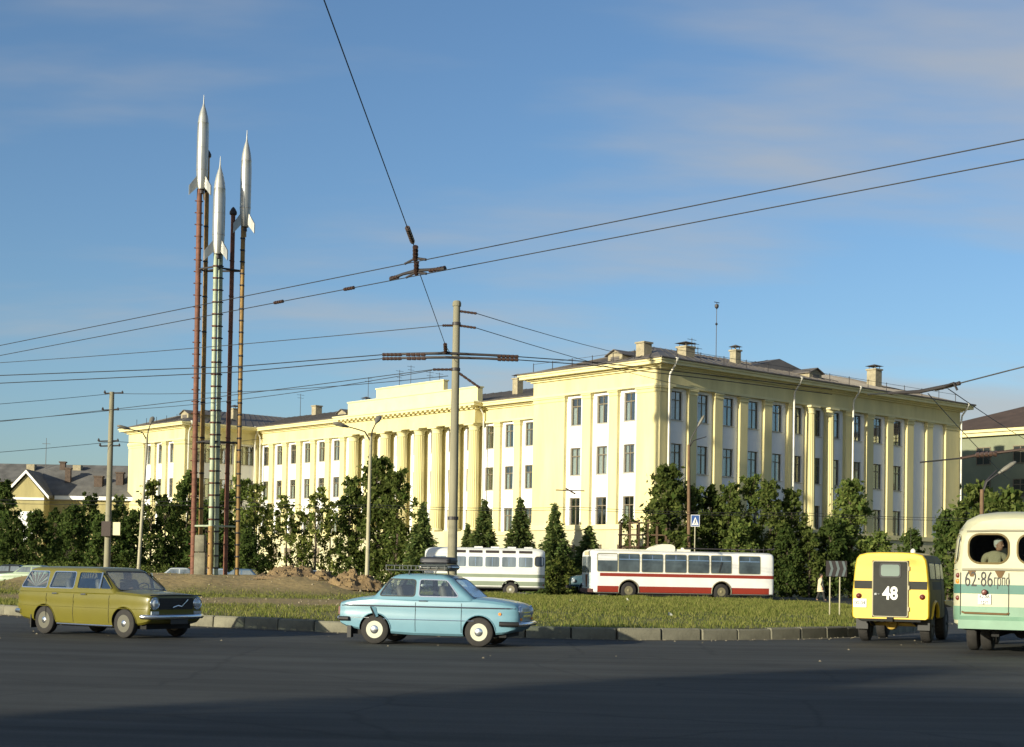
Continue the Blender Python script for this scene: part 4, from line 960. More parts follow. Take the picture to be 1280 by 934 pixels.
def wheel_meshes(r, w, rim_r, rim_mat, cap_mat, cap_r, key, heavy=False):
    if key in WHEELS: return WHEELS[key]
    t = MB(); t.lathe([(rim_r * .96, -w * .42), (rim_r * 1.02, -w * .5), (r * .86, -w * .5), (r * .965, -w * .40), (r, -w * .25), (r, w * .25), (r * .965, w * .40), (r * .86, w * .5), (rim_r * 1.02, w * .5), (rim_r * .96, w * .42)], 36, axis='y')
    if heavy:
        for k in range(26):
            a = 2 * math.pi * k / 26; c, s = math.cos(a), math.sin(a); t.add([(c * r * .97 - s * .03, -w * .4, s * r * .97 + c * .03), (c * r * .97 + s * .03, -w * .4, s * r * .97 - c * .03), (c * r * 1.02 + s * .02, w * .4, s * r * 1.02 - c * .02), (c * r * 1.02 - s * .02, w * .4, s * r * 1.02 + c * .02)], [(0, 1, 2, 3)])
    tm = t.mesh('wheel', TYRE, smooth=35)
    q = MB(); q.lathe([(rim_r, -w * .47), (rim_r * .93, -w * .43), (rim_r * .86, -w * .24), (rim_r * .66, -w * .12), (rim_r * .60, -w * .26), (0.0, -w * .30)], 28, axis='y')
    q.lathe([(rim_r, w * .45), (0, w * .3)], 20, axis='y')
    rm = q.mesh('rim', rim_mat, smooth=35)
    c = MB(); c.lathe([(cap_r, -w * .28), (cap_r * .98, -w * .40), (cap_r * .75, -w * .50), (cap_r * .4, -w * .56), (0, -w * .575)], 22, axis='y'); cm = c.mesh('hub_cap', cap_mat, smooth=50)
    hl = MB()
    for k in range(8):
        a = 2 * math.pi * k / 8 + .3; x, z = rim_r * .74 * math.cos(a), rim_r * .75 * math.sin(a); hl.lathe([(rim_r * .115, -w * .30), (0, -w * .302)], 8, (x, 0, z), axis='y')
    hm = hl.mesh('rim_slot', UNDER)
    WHEELS[key] = (tm, rm, cm, hm); return WHEELS[key]
def add_wheels(root, ms, xs, yhalf, r, skip=()):
    for x in xs:
        for sgn in (-1, 1):
            w = put(ms[0], 'wheel', root, (x, sgn * yhalf, r), 0 if sgn < 0 else math.pi)
            for k, nm in ((1, 'rim'), (2, 'hub_cap'), (3, 'rim_slot')): put(ms[k], nm, w)
def arch_cut(body, xs, r, zc, hw, mats, depth=.34):
    c = MB()
    for x in xs:
        for s in (-1, 1):
            n = 28; pts = [(x + r * math.cos(2 * math.pi * i / n), zc + r * math.sin(2 * math.pi * i / n)) for i in range(n)]
            c.prism(pts, s * (hw + .25), s * (hw - depth), 'y')
    boolean_cut(body, c, mats)
def arch_lip(h, x, r, zc, side, material, parent, name='arch_lip', a0=0, a1=180, rad=.018):
    pts = []
    for i in range(15):
        a = R(a0 + (a1 - a0) * i / 14); px_, pz_ = x + r * math.cos(a), zc + r * math.sin(a); pts.append((px_, side * (h.y(px_, pz_) + .004), pz_))
    m = MB(); m.path(pts, rad, 6); return m.build(name, material, parent, 60)
class Cabin:
    """glasshouse: levels (z, x front, x rear, half width)"""
    def __init__(self, lv): self.lv = lv
    def at(self, z): return interp(self.lv, z)
    def build(self, r=.16, crown=.05, n=5):
        m = MB(); secs = []
        lv = list(self.lv); z, xf, xr, hw = lv[-1]
        lv += [(z + crown * .55, xf - .06, xr + .07, hw - .055), (z + crown * .9, xf - .20, xr + .22, hw - .18), (z + crown * 1.05, xf - .42, xr + .45, hw - .38)]
        for (z, xf, xr, hw) in lv:
            pts = []; rr = min(r, hw * .9)
            for cx_, cy_, a0 in ((xf - rr, -hw + rr, -90), (xf - rr, hw - rr, 0), (xr + rr, hw - rr, 90), (xr + rr, -hw + rr, 180)):
                for i in range(n + 1): a = R(a0 + 90 * i / n); pts.append((cx_ + rr * math.cos(a), cy_ + rr * math.sin(a), z))
            secs.append(pts)
        m.loft(secs); return m
    def side(self, poly, side, off, thick=.02):
        out = [(x, side * (self.at(z)[2] + off), z) for x, z in poly]; inn = [(x, side * (self.at(z)[2] + off - thick), z) for x, z in poly]; n = len(poly); m = MB()
        m.add(out + inn, [tuple(range(n)), tuple(range(2 * n - 1, n - 1, -1))] + [(i, (i + 1) % n, n + (i + 1) % n, n + i) for i in range(n)]); return m
    def ring(self, outer, inner, side, off, thick=.016):
        n = len(outer); P = lambda pl, o: [(x, side * (self.at(z)[2] + o), z) for x, z in pl]
        return MB().add(P(outer, off) + P(inner, off) + P(inner, off - thick) + P(outer, off - thick), [(i, (i + 1) % n, n + (i + 1) % n, n + i) for i in range(n)] + [(n + i, n + (i + 1) % n, 2 * n + (i + 1) % n, 2 * n + i) for i in range(n)] + [(i, (i + 1) % n, 3 * n + (i + 1) % n, 3 * n + i) for i in range(n)])
    def hollow(self, o, polys, screens, mats):
        """Scoop the saloon out of the glasshouse and open its windows."""
        lv = [(max(z, self.lv[0][0] + .03), xf - .05, xr + .05, hw - .045) for z, xf, xr, hw in self.lv]; m = MB(); secs = []
        lv[-1] = (self.lv[-1][0] - .005,) + lv[-1][1:]
        for z, xf, xr, hw in lv: secs.append([(x, y, z) for x, y in rrect(xr, xf, -hw, hw, .11, 4)])
        m.loft(secs); boolean_cut(o, m, mats)
        m = MB()
        for pl in polys: m.prism(pl, -1.2, 1.2, 'y')
        boolean_cut(o, m, mats)
        m = MB()
        for z0, z1, w0, w1, front in screens:
            k = 0 if front else 1; pl = rpoly([(-w0, z0), (w0, z0), (w1, z1), (-w1, z1)], .07); xi = [self.at(z)[k] for _, z in pl]; s = 1 if front else -1; n = len(pl)
            m.add([(x - s * .12, y, z) for x, (y, z) in zip(xi, pl)] + [(x + s * .12, y, z) for x, (y, z) in zip(xi, pl)], [(i, (i + 1) % n, n + (i + 1) % n, n + i) for i in range(n)] + [tuple(range(n - 1, -1, -1)), tuple(range(n, 2 * n))])
        boolean_cut(o, m, mats)
    def screen_ring(self, z0, z1, w0, w1, d, off, front=True, thick=.016):
        k = 0 if front else 1; s = 1 if front else -1
        inner = rpoly([(-w0, z0), (w0, z0), (w1, z1), (-w1, z1)], .07); outer = rpoly([(-w0 - d, z0 - d * .7), (w0 + d, z0 - d * .7), (w1 + d, z1 + d * .7), (-w1 - d, z1 + d * .7)], .08); n = len(inner)
        P = lambda pl, o: [(self.at(z)[k] + s * o, y, z) for y, z in pl]
        return MB().add(P(outer, off) + P(inner, off) + P(inner, off - thick) + P(outer, off - thick), [(i, (i + 1) % n, n + (i + 1) % n, n + i) for i in range(n)] + [(n + i, n + (i + 1) % n, 2 * n + (i + 1) % n, 2 * n + i) for i in range(n)] + [(i, (i + 1) % n, 3 * n + (i + 1) % n, 3 * n + i) for i in range(n)])
    def screen(self, z0, z1, w0, w1, off, front=True, thick=.02):
        k = 0 if front else 1; s = 1 if front else -1; pl = rpoly([(-w0, z0), (w0, z0), (w1, z1), (-w1, z1)], .07)
        out = [(self.at(z)[k] + s * off, y, z) for y, z in pl]; inn = [(self.at(z)[k] + s * (off - thick), y, z) for y, z in pl]; n = len(pl); m = MB()
        m.add(out + inn, [tuple(range(n)), tuple(range(2 * n - 1, n - 1, -1))] + [(i, (i + 1) % n, n + (i + 1) % n, n + i) for i in range(n)]); return m
DIMGLASS = mat('side_glass', (0.20, 0.235, 0.26), 0.08, 0.3, 2.2, spec=1.0, col2=(0.09, 0.105, 0.11), detail=2, streak=True)  # pale upright streaks in the colour stand in for reflections
DARKGLASS = mat('windscreen_glass', (0.03, 0.035, 0.04), 0.06, spec=1.0)
CARSEC = [(0, 0), (.90, 0), (.965, .06), (1.0, .30), (1.0, .52), (.985, .66), (1.0, .74), (.97, .90), (.90, .97), (.45, 1.02), (0, 1.03)]
def seams(h, root, xs, z0, z1, sides=(-1, 1), name='door_seam', tilt=0):
    for s in sides:
        for x in xs:
            n = 8; pts = [(x + tilt * i / n, s * (h.y(x, z0 + (z1 - z0) * i / n) + .001), z0 + (z1 - z0) * i / n) for i in range(n + 1)]
            m = MB(); m.path(pts, .006, 4); m.build(name, UNDER, root)
def strip(h, root, x0, x1, z, rad, material, name, sides=(-1, 1), slope=0, n=26):
    for s in sides:
        pts = [(x0 + (x1 - x0) * i / n, s * (h.y(x0 + (x1 - x0) * i / n, z + slope * i / n) + .003), z + slope * i / n) for i in range(n + 1)]
        m = MB(); m.path(pts, rad, 5); m.build(name, material, root, 60)

INTER = mat('car_interior', (.045, .045, .045), .8); SEAT = mat('seat_vinyl', (.10, .085, .065), .6, .2, 5)
def saloon(root, xs, hw, wheel_x):
    """seat backs, parcel deck, dashboard and steering wheel seen through the glass"""
    m = MB(); m.box(xs[1] - .35, xs[0] + .45, -hw, hw, .945, .962); m.build('interior_floor', INTER, root)
    for k, x in enumerate(xs):
        for y in ((-.33, .33) if k == 0 else (0,)):
            w = .24 if k == 0 else hw - .08; m = MB(); secs = []
            for z, t, q in ((.955, .09, 1), (1.10, .08, 1), (1.17, .06, .92), (1.19, .03, .8)): secs.append([(x - (z - .95) * .25 + a, y + b, z) for a, b in rrect(-t, t, -w * q, w * q, t * .8, 2)])
            m.loft(secs); m.build('seat_back', SEAT, root, 50)
    m = MB(); m.box(xs[0] + .38, xs[0] + .52, -hw, hw, .962, 1.0); m.build('dashboard', INTER, root)
    m = MB(); m.path([(wheel_x + .16 + .05 * math.sin(a), .33 + .17 * math.cos(a), 1.0 + .12 * math.sin(a)) for a in np.linspace(0, 2 * math.pi, 17)], .012, 5); m.build('steering_wheel', RUBBER, root)
# --- pale blue two-door saloon (engine at the rear: air scoops on the rear wings), loaded roof rack
BLUE = paint('pale_blue_paint', (0.135, 0.27, 0.335), .36, .3, .04)
za = at(546, 760, 31.0); ZA = thing('saloon_car', 'pale blue two-door saloon with a loaded roof rack driving along the kerb', 'car', (za.x, 31.0, 0), R(-12.5))
ZH = Hull([(-1.87, .46, .76, .62), (-1.83, .40, .84, .71), (-1.70, .34, .885, .745), (-1.45, .29, .93, .765), (-1.1, .24, .975, .78), (-.3, .20, .955, .79), (.7, .20, .95, .79), (1.0, .22, .96, .785), (1.35, .24, .93, .775), (1.62, .27, .89, .755), (1.78, .33, .855, .72), (1.85, .40, .80, .665), (1.875, .46, .73, .62)], CARSEC)
b = ZH.build(.12).build('body', [BLUE, UNDER], ZA, 34); arch_cut(b, (-1.08, 1.08), .335, .29, .79, [UNDER])
zc = Cabin([(.90, 1.0, -1.22, .765), (.97, .93, -1.13, .745), (1.33, .50, -.83, .64), (1.375, .40, -.76, .605)]); zcab = zc.build(.15, .055).build('cabin', [BLUE, INTER], ZA, 36)
ZQ = rpoly([(-.99, .985), (-.27, .985), (-.27, 1.30), (-.80, 1.31)], .05); ZD = rpoly([(-.17, .985), (.64, .985), (.38, 1.30), (-.17, 1.31)], .05)
zc.hollow(zcab, (ZQ, ZD), ((.975, 1.33, .595, .50, True), (.98, 1.33, .56, .48, False)), [INTER])
for s in (-1, 1):
    for pl in (ZQ, ZD):
        zc.ring(grow(pl, .020), pl, s, .006).build('window_rubber', RUBBER if pl is ZQ else CHROME, ZA); zc.side(pl, s, .0, .006).build('side_window', CARGLASS, ZA)
zc.screen_ring(.975, 1.33, .595, .50, .025, .006).build('windscreen_rubber', RUBBER, ZA); zc.screen(.975, 1.33, .595, .50, .0, thick=.006).build('windscreen', CARGLASS, ZA); saloon(ZA, (.30, -.62), .60, .42)
zc.screen(.98, 1.33, .56, .48, .0, False, .006).build('rear_window', CARGLASS, ZA)
seams(ZH, ZA, (-.23, .72), .27, .93); strip(ZH, ZA, -1.8, 1.8, .765, .009, RUBBER, 'waist_trim'); strip(ZH, ZA, -1.84, 1.80, .78, .007, CHROME, 'waist_chrome'); strip(ZH, ZA, -.9, .98, .51, .008, CHROME, 'side_crease')
strip(ZH, ZA, -1.84, -1.2, .53, .009, CHROME, 'rear_crease')
for s in (-1, 1):
    for x in (-1.08, 1.08): arch_lip(ZH, x, .338, .29, s, BLUE, ZA, a0=5, a1=175, rad=.011)
    m = MB(); 
    for k in range(4): pass
    pts = [(-1.14, .76), (-1.06, .74), (-1.0, .56), (-1.05, .54)]
    out = [(x, s * (ZH.y(x, z) + .05 * (1 if i in (0, 3) else .25)), z) for i, (x, z) in enumerate(pts)]; inn = [(x, s * (ZH.y(x, z) - .04), z) for x, z in pts]
    m.add(out + inn, [(0, 1, 2, 3), (7, 6, 5, 4)] + [(i, (i + 1) % 4, 4 + (i + 1) % 4, 4 + i) for i in range(4)]); sc_ = m.build('air_scoop', BLUE, ZA)
    m = MB(); m.path([(-1.155, s * (ZH.y(-1.15, .74) + .045), .75), (-1.06, s * (ZH.y(-1.06, .55) + .045), .55)], .02, 6); m.build('scoop_mouth', UNDER, sc_)
    m = MB(); m.path([(-.16, s * (ZH.y(-.16, .88) + .02), .885), (.0, s * (ZH.y(0, .88) + .03), .89)], .014, 6); m.build('door_handle', CHROME, ZA)
    m = MB(); m.lathe([(.03, 0), (.028, .015), (0, .02)], 10, (1.50, 0, .66), 'y'); o_ = m.build('side_repeater', AMBER, ZA); o_.location.y = s * (ZH.y(1.5, .66) + .0) if s > 0 else -(ZH.y(1.5, .66) + .018)
    # headlamps in the front corners
    m = MB(); m.lathe([(.10, 0), (.10, .03), (.085, .055), (.05, .075), (0, .08)], 20, (1.83, s * .52, .70), 'x'); hl_ = m.build('headlamp', LAMPGLASS, ZA, 50)
    m = MB(); m.lathe([(.115, -.01), (.125, .03), (.11, .045), (.10, .03)], 20, (1.83, s * .52, .70), 'x'); m.build('headlamp_rim', CHROME, hl_, 50)
    m = MB(); m.box(1.82, 1.895, s * .52 - .06, s * .52 + .06, .53, .585); m.build('turn_signal', AMBER, ZA)
    m = MB(); m.box(-1.89, -1.80, s * .6 - .05, s * .6 + .05, .58, .74); m.build('tail_lamp', RED_LENS, ZA)
m = MB(); m.box(1.855, 1.893, -.36, .36, .60, .635); m.box(1.855, 1.893, -.36, .36, .68, .70); m.build('grille', CHROME, ZA)
bmp = lambda x, w, z, sg: [(x - sg * .28, -w - .10, z), (x - sg * .10, -w - .07, z), (x, -w + .10, z), (x + sg * .02, 0, z), (x, w - .10, z), (x - sg * .10, w + .07, z), (x - sg * .28, w + .10, z)]
m = MB(); m.path(bmp(1.95, .62, .46, 1), .045, 8); m.build('front_bumper', CHROME, ZA, 60); m = MB(); m.path(bmp(-1.93, .60, .50, -1), .045, 8); m.build('rear_bumper', CHROME, ZA, 60)
for s in (-1, 1):
    m = MB(); m.path([(1.50, s * (ZH.y(1.5, .46) + .03), .465), (1.74, s * (ZH.y(1.74, .46) + .045), .463), (1.86, s * .69, .462)], .05, 8); m.build('bumper_corner', RUBBER, ZA, 60)
    m = MB(); m.path([(-1.62, s * (ZH.y(-1.62, .5) + .03), .50), (-1.84, s * (ZH.y(-1.84, .5) + .05), .50)], .045, 8); m.build('bumper_corner', RUBBER, ZA, 60)
m = MB(); m.path([(.82, -.5, 1.005), (.72, -.1, 1.12)], .008, 5); m.path([(.82, .05, 1.01), (.72, .4, 1.12)], .008, 5); m.build('wiper', RUBBER, ZA)
m = MB(); m.box(-1.6, 1.6, -.6, .6, .19, .30); m.build('underbody', UNDER, ZA)
m = MB(); m.box(-1.66, -1.58, -.76, -.60, .12, .36); m.build('mud_flap', RUBBER, ZA)
add_wheels(ZA, wheel_meshes(.292, .16, .175, mat('cream_rim', (.44, .44, .33), .45), CHROME, .105, 'za'), (-1.08, 1.08), .70, .292)
# roof rack
rk = MB(); zr = 1.50
for y in (-.48, .48): rk.path([(-.95, y, zr + .09), (.28, y, zr + .09)], .008, 5); rk.path([(-.95, y, zr), (.28, y, zr)], .012, 5)
for x in (-.95, .28): rk.path([(x, -.48, zr + .09), (x, .48, zr + .09)], .012, 5)
for k in range(8): x = -.95 + k * 1.23 / 7; rk.path([(x, -.48, zr), (x, .48, zr)], .010, 5); rk.path([(x, -.48, zr), (x, -.48, zr + .09)], .008, 4); rk.path([(x, .48, zr), (x, .48, zr + .09)], .008, 4)
for x in (-.45, .1):
    for y in (-.48, .48): rk.path([(x, y, zr), (x, y * 1.14, 1.385)], .014, 5)
RK = thing('roof_rack', 'light steel roof rack clamped on the pale blue saloon', 'roof rack', ZA.location, ZA.rotation_euler.z); rk.build('frame', mat('rack_steel', (.07, .08, .08), .5), RK)
def suitcase(name, lab, x0, x1, y0, y1, z0, z1, material, strapm):
    t = thing(name, lab, 'luggage', ZA.location, ZA.rotation_euler.z)
    m = MB(); n = 4; secs = []
    for (z, ins) in ((z0, .03), (z0 + .03, 0), (z1 - .04, 0), (z1 - .01, .025), (z1, .06)): secs.append([(x, y, z) for x, y in rrect(x0 + ins, x1 - ins, y0 + ins, y1 - ins, .07)])
    m.loft(secs); m.build('case', material, t, 40)
    m = MB(); zz = (z0 + z1) / 2; m.path([(x, y, zz) for x, y in rrect(x0 - .004, x1 + .004, y0 - .004, y1 + .004, .075)], .010, 5); m.build('edge_trim', strapm, t)
    return t
suitcase('suitcase', 'flat dark suitcase strapped on the roof rack below the black bag', -.30, .40, -.42, .30, 1.515, 1.63, mat('dark_leather', (.05, .06, .055), .5, .3, 4), CHROME)
t_ = suitcase('holdall', 'black bag lying on top of the dark suitcase on the roof rack', -.28, .36, -.38, .26, 1.635, 1.775, mat('black_canvas', (.02, .022, .03), .55, .3, 6), RUBBER)
m = MB(); m.prism(rrect(-.33, .30, -.45, .36, .06), 1.502, 1.514, 'z'); tag(m.build('ground_sheet', mat('pink_cloth', (.55, .45, .36), .9), None, loc=ZA.location, rz=ZA.rotation_euler.z), 'pale folded cloth under the suitcase on the roof rack', 'cloth')

# --- mustard estate car
MUST = paint('mustard_paint', (0.125, 0.11, 0.010), .38, .35, .06)
le = at(140, 760, 32.3); LE = thing('estate_car', 'mustard yellow estate car with curtained rear side window', 'car', (le.x, 32.3, 0), R(-33))
LH_ = Hull([(-2.17, .46, .92, .60), (-2.13, .38, .945, .72), (-1.95, .32, .955, .775), (-1.3, .24, .965, .80), (0, .21, .95, .805), (.8, .21, .955, .805), (.95, .22, .965, .80), (1.3, .24, .945, .79), (1.65, .28, .92, .775), (1.82, .32, .90, .755), (1.88, .36, .875, .735), (1.90, .42, .82, .715)], CARSEC)
b = LH_.build(.14).build('body', [MUST, UNDER], LE, 34); arch_cut(b, (-1.212, 1.212), .345, .29, .81, [UNDER])
lc = Cabin([(.90, .98, -2.15, .775), (.98, .90, -2.10, .755), (1.355, .38, -1.88, .655), (1.385, .30, -1.84, .63)]); lcab = lc.build(.13, .055).build('cabin', [MUST, INTER], LE, 36)
LWIN = [rpoly(p_, .04) for p_ in ([(-1.98, .995), (-1.20, .995), (-1.20, 1.325), (-1.80, 1.325)], [(-1.10, .995), (-.36, .995), (-.36, 1.325), (-1.02, 1.325)], [(-.24, .995), (.42, .995), (.42, 1.325), (-.24, 1.325)], [(.47, .995), (.80, .995), (.47, 1.27)])]
lc.hollow(lcab, LWIN, ((.98, 1.345, .635, .545, True), (1.0, 1.34, .60, .54, False)), [INTER])
CURT = mat('striped_curtain', (.30, .29, .25), .9)
for s in (-1, 1):
    for k, pl in enumerate(LWIN):
        lc.ring(grow(pl, .018), pl, s, .006).build('window_trim', CHROME if k < 2 else MUST, LE); gl_ = lc.side(pl, s, .0, .006).build('side_window', CARGLASS, LE)
        if k == 0:   # sunray-pleated curtain behind the rear quarter glass
            for i in range(11):
                a0, a1 = R(18 + 144 * i / 11), R(18 + 144 * (i + .55) / 11); cx_, cz = -1.56, .985; pts = []
                for a in (a0, a1):
                    L_ = .33 / max(.35, math.sin(a)) if abs(math.cos(a)) < .8 else .36; L_ = min(L_, .40); pts.append((cx_ + L_ * math.cos(a), min(1.318, cz + L_ * math.sin(a))))
                p_ = [(cx_, cz + .015)] + pts; lc.side(p_, s, -.012, .002).build('curtain_pleat', CURT if i % 2 else mat('red_curtain', (.22, .15, .12), .9), gl_)
    m = MB(); m.path([(.45, s * (lc.at(.99)[2] + .012), .99), (.45, s * (lc.at(1.33)[2] + .012), 1.33)], .018, 6); m.build('quarter_light_post', CHROME, LE)
    for x in (-1.212, 1.212): arch_lip(LH_, x, .35, .29, s, MUST, LE, a0=4, a1=176, rad=.011)
    for x in (-.95, -.06): m = MB(); m.path([(x, s * (LH_.y(x, .86) + .022), .865), (x + .15, s * (LH_.y(x, .86) + .026), .87)], .015, 6); m.build('door_handle', CHROME, LE)
    for y in (.60,):
        m = MB(); m.lathe([(.10, 0), (.10, .02), (.085, .05), (.05, .07), (0, .075)], 20, (1.885, s * y, .72), 'x'); h_ = m.build('headlamp', LAMPGLASS, LE, 50)
        m = MB(); m.lathe([(.118, -.01), (.128, .03), (.112, .045), (.10, .03)], 20, (1.885, s * y, .72), 'x'); m.build('headlamp_rim', CHROME, h_, 50)
    m = MB(); m.box(1.88, 1.93, s * .60 - .10, s * .60 + .10, .50, .56); m.build('turn_signal', LAMPGLASS, LE)
    m = MB(); m.box(-2.178, -2.10, s * .53 - .05, s * .53 + .05, .60, .86); m.build('tail_lamp', RED_LENS, LE)
lc.screen_ring(.98, 1.345, .635, .545, .025, .006).build('windscreen_rubber', RUBBER, LE); lc.screen(.98, 1.345, .635, .545, .0, thick=.006).build('windscreen', CARGLASS, LE); lc.screen(1.0, 1.34, .60, .54, .0, False, .006).build('rear_window', CARGLASS, LE); saloon(LE, (.18, -.78), .62, .40)
seams(LH_, LE, (-1.15, -.30, .78), .28, .94); strip(LH_, LE, -.86, .86, .235, .02, CHROME, 'sill_trim'); strip(LH_, LE, -2.0, 1.8, .60, .006, MUST, 'side_crease')
m = MB(); m.box(1.885, 1.912, -.47, .47, .60, .83); gr = m.build('grille', RUBBER, LE)
m = MB()
for k in range(7): m.box(1.91, 1.922, -.46, .46, .62 + .03 * k, .628 + .03 * k)
m.build('grille_bar', STEELDARK, gr)
m = MB(); m.path([(1.93, -.12, .64), (1.935, .02, .68), (1.935, .12, .66), (1.935, .30, .80)], .014, 5); m.build('grille_ornament', CHROME, gr)
m = MB(); m.path([(1.895, -.72, .885), (1.915, 0, .895), (1.895, .72, .885)], .012, 5); m.build('hood_edge_trim', RUBBER, LE)
m = MB(); m.path(bmp(1.99, .68, .45, 1), .05, 8); m.build('front_bumper', CHROME, LE, 60); m = MB(); m.path(bmp(-2.25, .66, .47, -1), .05, 8); m.build('rear_bumper', CHROME, LE, 60)
m = MB(); m.box(2.0, 2.012, -.24, .24, .30, .40); m.build('number_plate', mat('black_plate', (.03, .03, .03), .5), LE)
m = MB(); m.box(-1.9, 1.7, -.62, .62, .19, .30); m.build('underbody', UNDER, LE)
for s in (-1, 1): m = MB(); m.box(-1.66, -1.63, s * .68 - .10, s * .68 + .10, .12, .40); m.build('mud_flap', RUBBER, LE)
m = MB(); m.path([(.76, -.52, 1.0), (.68, -.08, 1.12)], .008, 5); m.path([(.76, .05, 1.01), (.68, .45, 1.12)], .008, 5); m.build('wiper', RUBBER, LE)
add_wheels(LE, wheel_meshes(.298, .165, .18, mat('dark_steel_rim', (.10, .095, .07), .5), CHROME, .085, 'le'), (-1.212, 1.212), .71, .298)

# --- small cars standing far off behind the bank
def far_car(label, loc, rz, p_, scale=1.0, name='parked_car', group='cars parked beyond the earth bank'):
    t = thing(name, label, 'car', loc, rz, group); t.scale = (scale,) * 3
    h_ = Hull([(-2.05, .45, .80, .62), (-1.95, .36, .90, .74), (-1.2, .26, .93, .79), (0, .24, .93, .80), (.9, .24, .94, .79), (1.6, .28, .88, .77), (1.92, .36, .82, .72), (1.97, .44, .72, .64)], CARSEC)
    h_.build(.3).build('body', p_, t, 34); cb = Cabin([(.88, .95, -1.35, .76), (.95, .88, -1.25, .745), (1.32, .38, -.80, .63)]); cb.build(.14, .06).build('cabin', p_, t, 36)
    for s in (-1, 1):
        for pl in ([(-1.05, .97), (-.25, .97), (-.25, 1.28), (-.75, 1.28)], [(-.15, .97), (.70, .97), (.36, 1.28), (-.15, 1.28)]): cb.side(pl, s, .006).build('side_window', DIMGLASS, t)
        m = MB(); m.lathe([(.09, 0), (.08, .05), (0, .07)], 12, (1.93, s * .55, .68), 'x'); m.build('headlamp', LAMPGLASS, t)
    cb.screen(.96, 1.31, .62, .52, .006).build('windscreen', DARKGLASS, t); cb.screen(.96, 1.31, .6, .52, .006, False).build('rear_window', DARKGLASS, t)
    for x, z in ((2.02, .45), (-2.10, .47)):
        m = MB(); m.path(bmp(x, .62, z, 1 if x > 0 else -1), .045, 6); m.build('bumper', CHROME, t, 60)
    add_wheels(t, wheel_meshes(.30, .16, .18, mat('grey_rim', (.3, .3, .26), .5), CHROME, .09, 'far'), (-1.2, 1.2), .70, .30)
    return t
def gxy(px_, Y): return ((px_ - 640) / FPX * Y, Y, 0)
far_car('white car parked behind the left rocket posts', gxy(230, 98), R(10), paint('white_car', (.42, .45, .45)))
far_car('pale blue car parked between the rocket posts', gxy(277, 99), R(0), paint('dusty_blue', (.22, .30, .38)))
far_car('dark blue car parked right of the rocket posts', gxy(303, 98.3), R(175), paint('navy_blue', (.06, .11, .18)))
far_car('white car parked between the two dirt heaps', gxy(388, 96), R(-40), paint('white_car', (.42, .45, .45)), name='parked_car')
far_car('pale green car parked in the shade at far left', gxy(42, 88), R(176), paint('pale_green_car', (.26, .33, .21)))
far_car('dark car standing in tree shade at left edge', gxy(14, 95), R(180), paint('black_car', (.015, .017, .015)))

# ------------------------------------------------------------------ buses, trolleybus, jeep, truck
def band(h, z0, z1, off, material, name, parent, step=.25, x0=None, x1=None):
    xs = [s[0] for s in h.st]; ex = set(xs)
    for a, b in zip(xs, xs[1:]):
        k = int((b - a) / step)
        for i in range(1, k + 1): ex.add(a + (b - a) * i / (k + 1))
    xs = sorted(x for x in ex if (x0 is None or x >= x0) and (x1 is None or x <= x1)); secs = []
    nz = max(2, int((z1 - z0) / .12) + 1)
    for j in range(nz):
        z = z0 + (z1 - z0) * j / (nz - 1); L_ = []
        for i, x in enumerate(xs): L_.append((x + (-off if i == 0 and x0 is None else off if i == len(xs) - 1 and x1 is None else 0), -(h.y(x, z) + off), z))
        for i, x in reversed(list(enumerate(xs))): L_.append((x + (-off if i == 0 and x0 is None else off if i == len(xs) - 1 and x1 is None else 0), h.y(x, z) + off, z))
        secs.append(L_)
    m = MB(); m.loft(secs, caps=False); return m.build(name, material, parent, 30)
BUSSEC = [(0, 0), (.90, 0), (.985, .03), (1.0, .10), (1.0, .42), (.985, .62), (.955, .76), (.90, .845), (.79, .925), (.60, .975), (.3, .995), (0, 1.0)]
def bus_stations(L_, zb, zt, hw, rear, front):
    st = []; x0, x1 = -L_ / 2, L_ / 2
    for d, wy, wz in rear: st.append((x0 + d, zb, zb + (zt - zb) * wz, hw * wy))
    for d, wy, wz in reversed(front): st.append((x1 - d, zb, zb + (zt - zb) * wz, hw * wy))
    return st
BUSGLASS = glass_mat('bus_glass', (.75, .79, .78), .06, .03)
def glaze(h, parent, poly, side, name='side_window', frame=RUBBER, g=.03, glass=None):
    side_patch(h, grow(poly, g), side, .006, .025, material=frame, name='window_rubber', parent=parent)
    return side_patch(h, poly, side, .011, .02, material=glass or DIMGLASS, name=name, parent=parent)
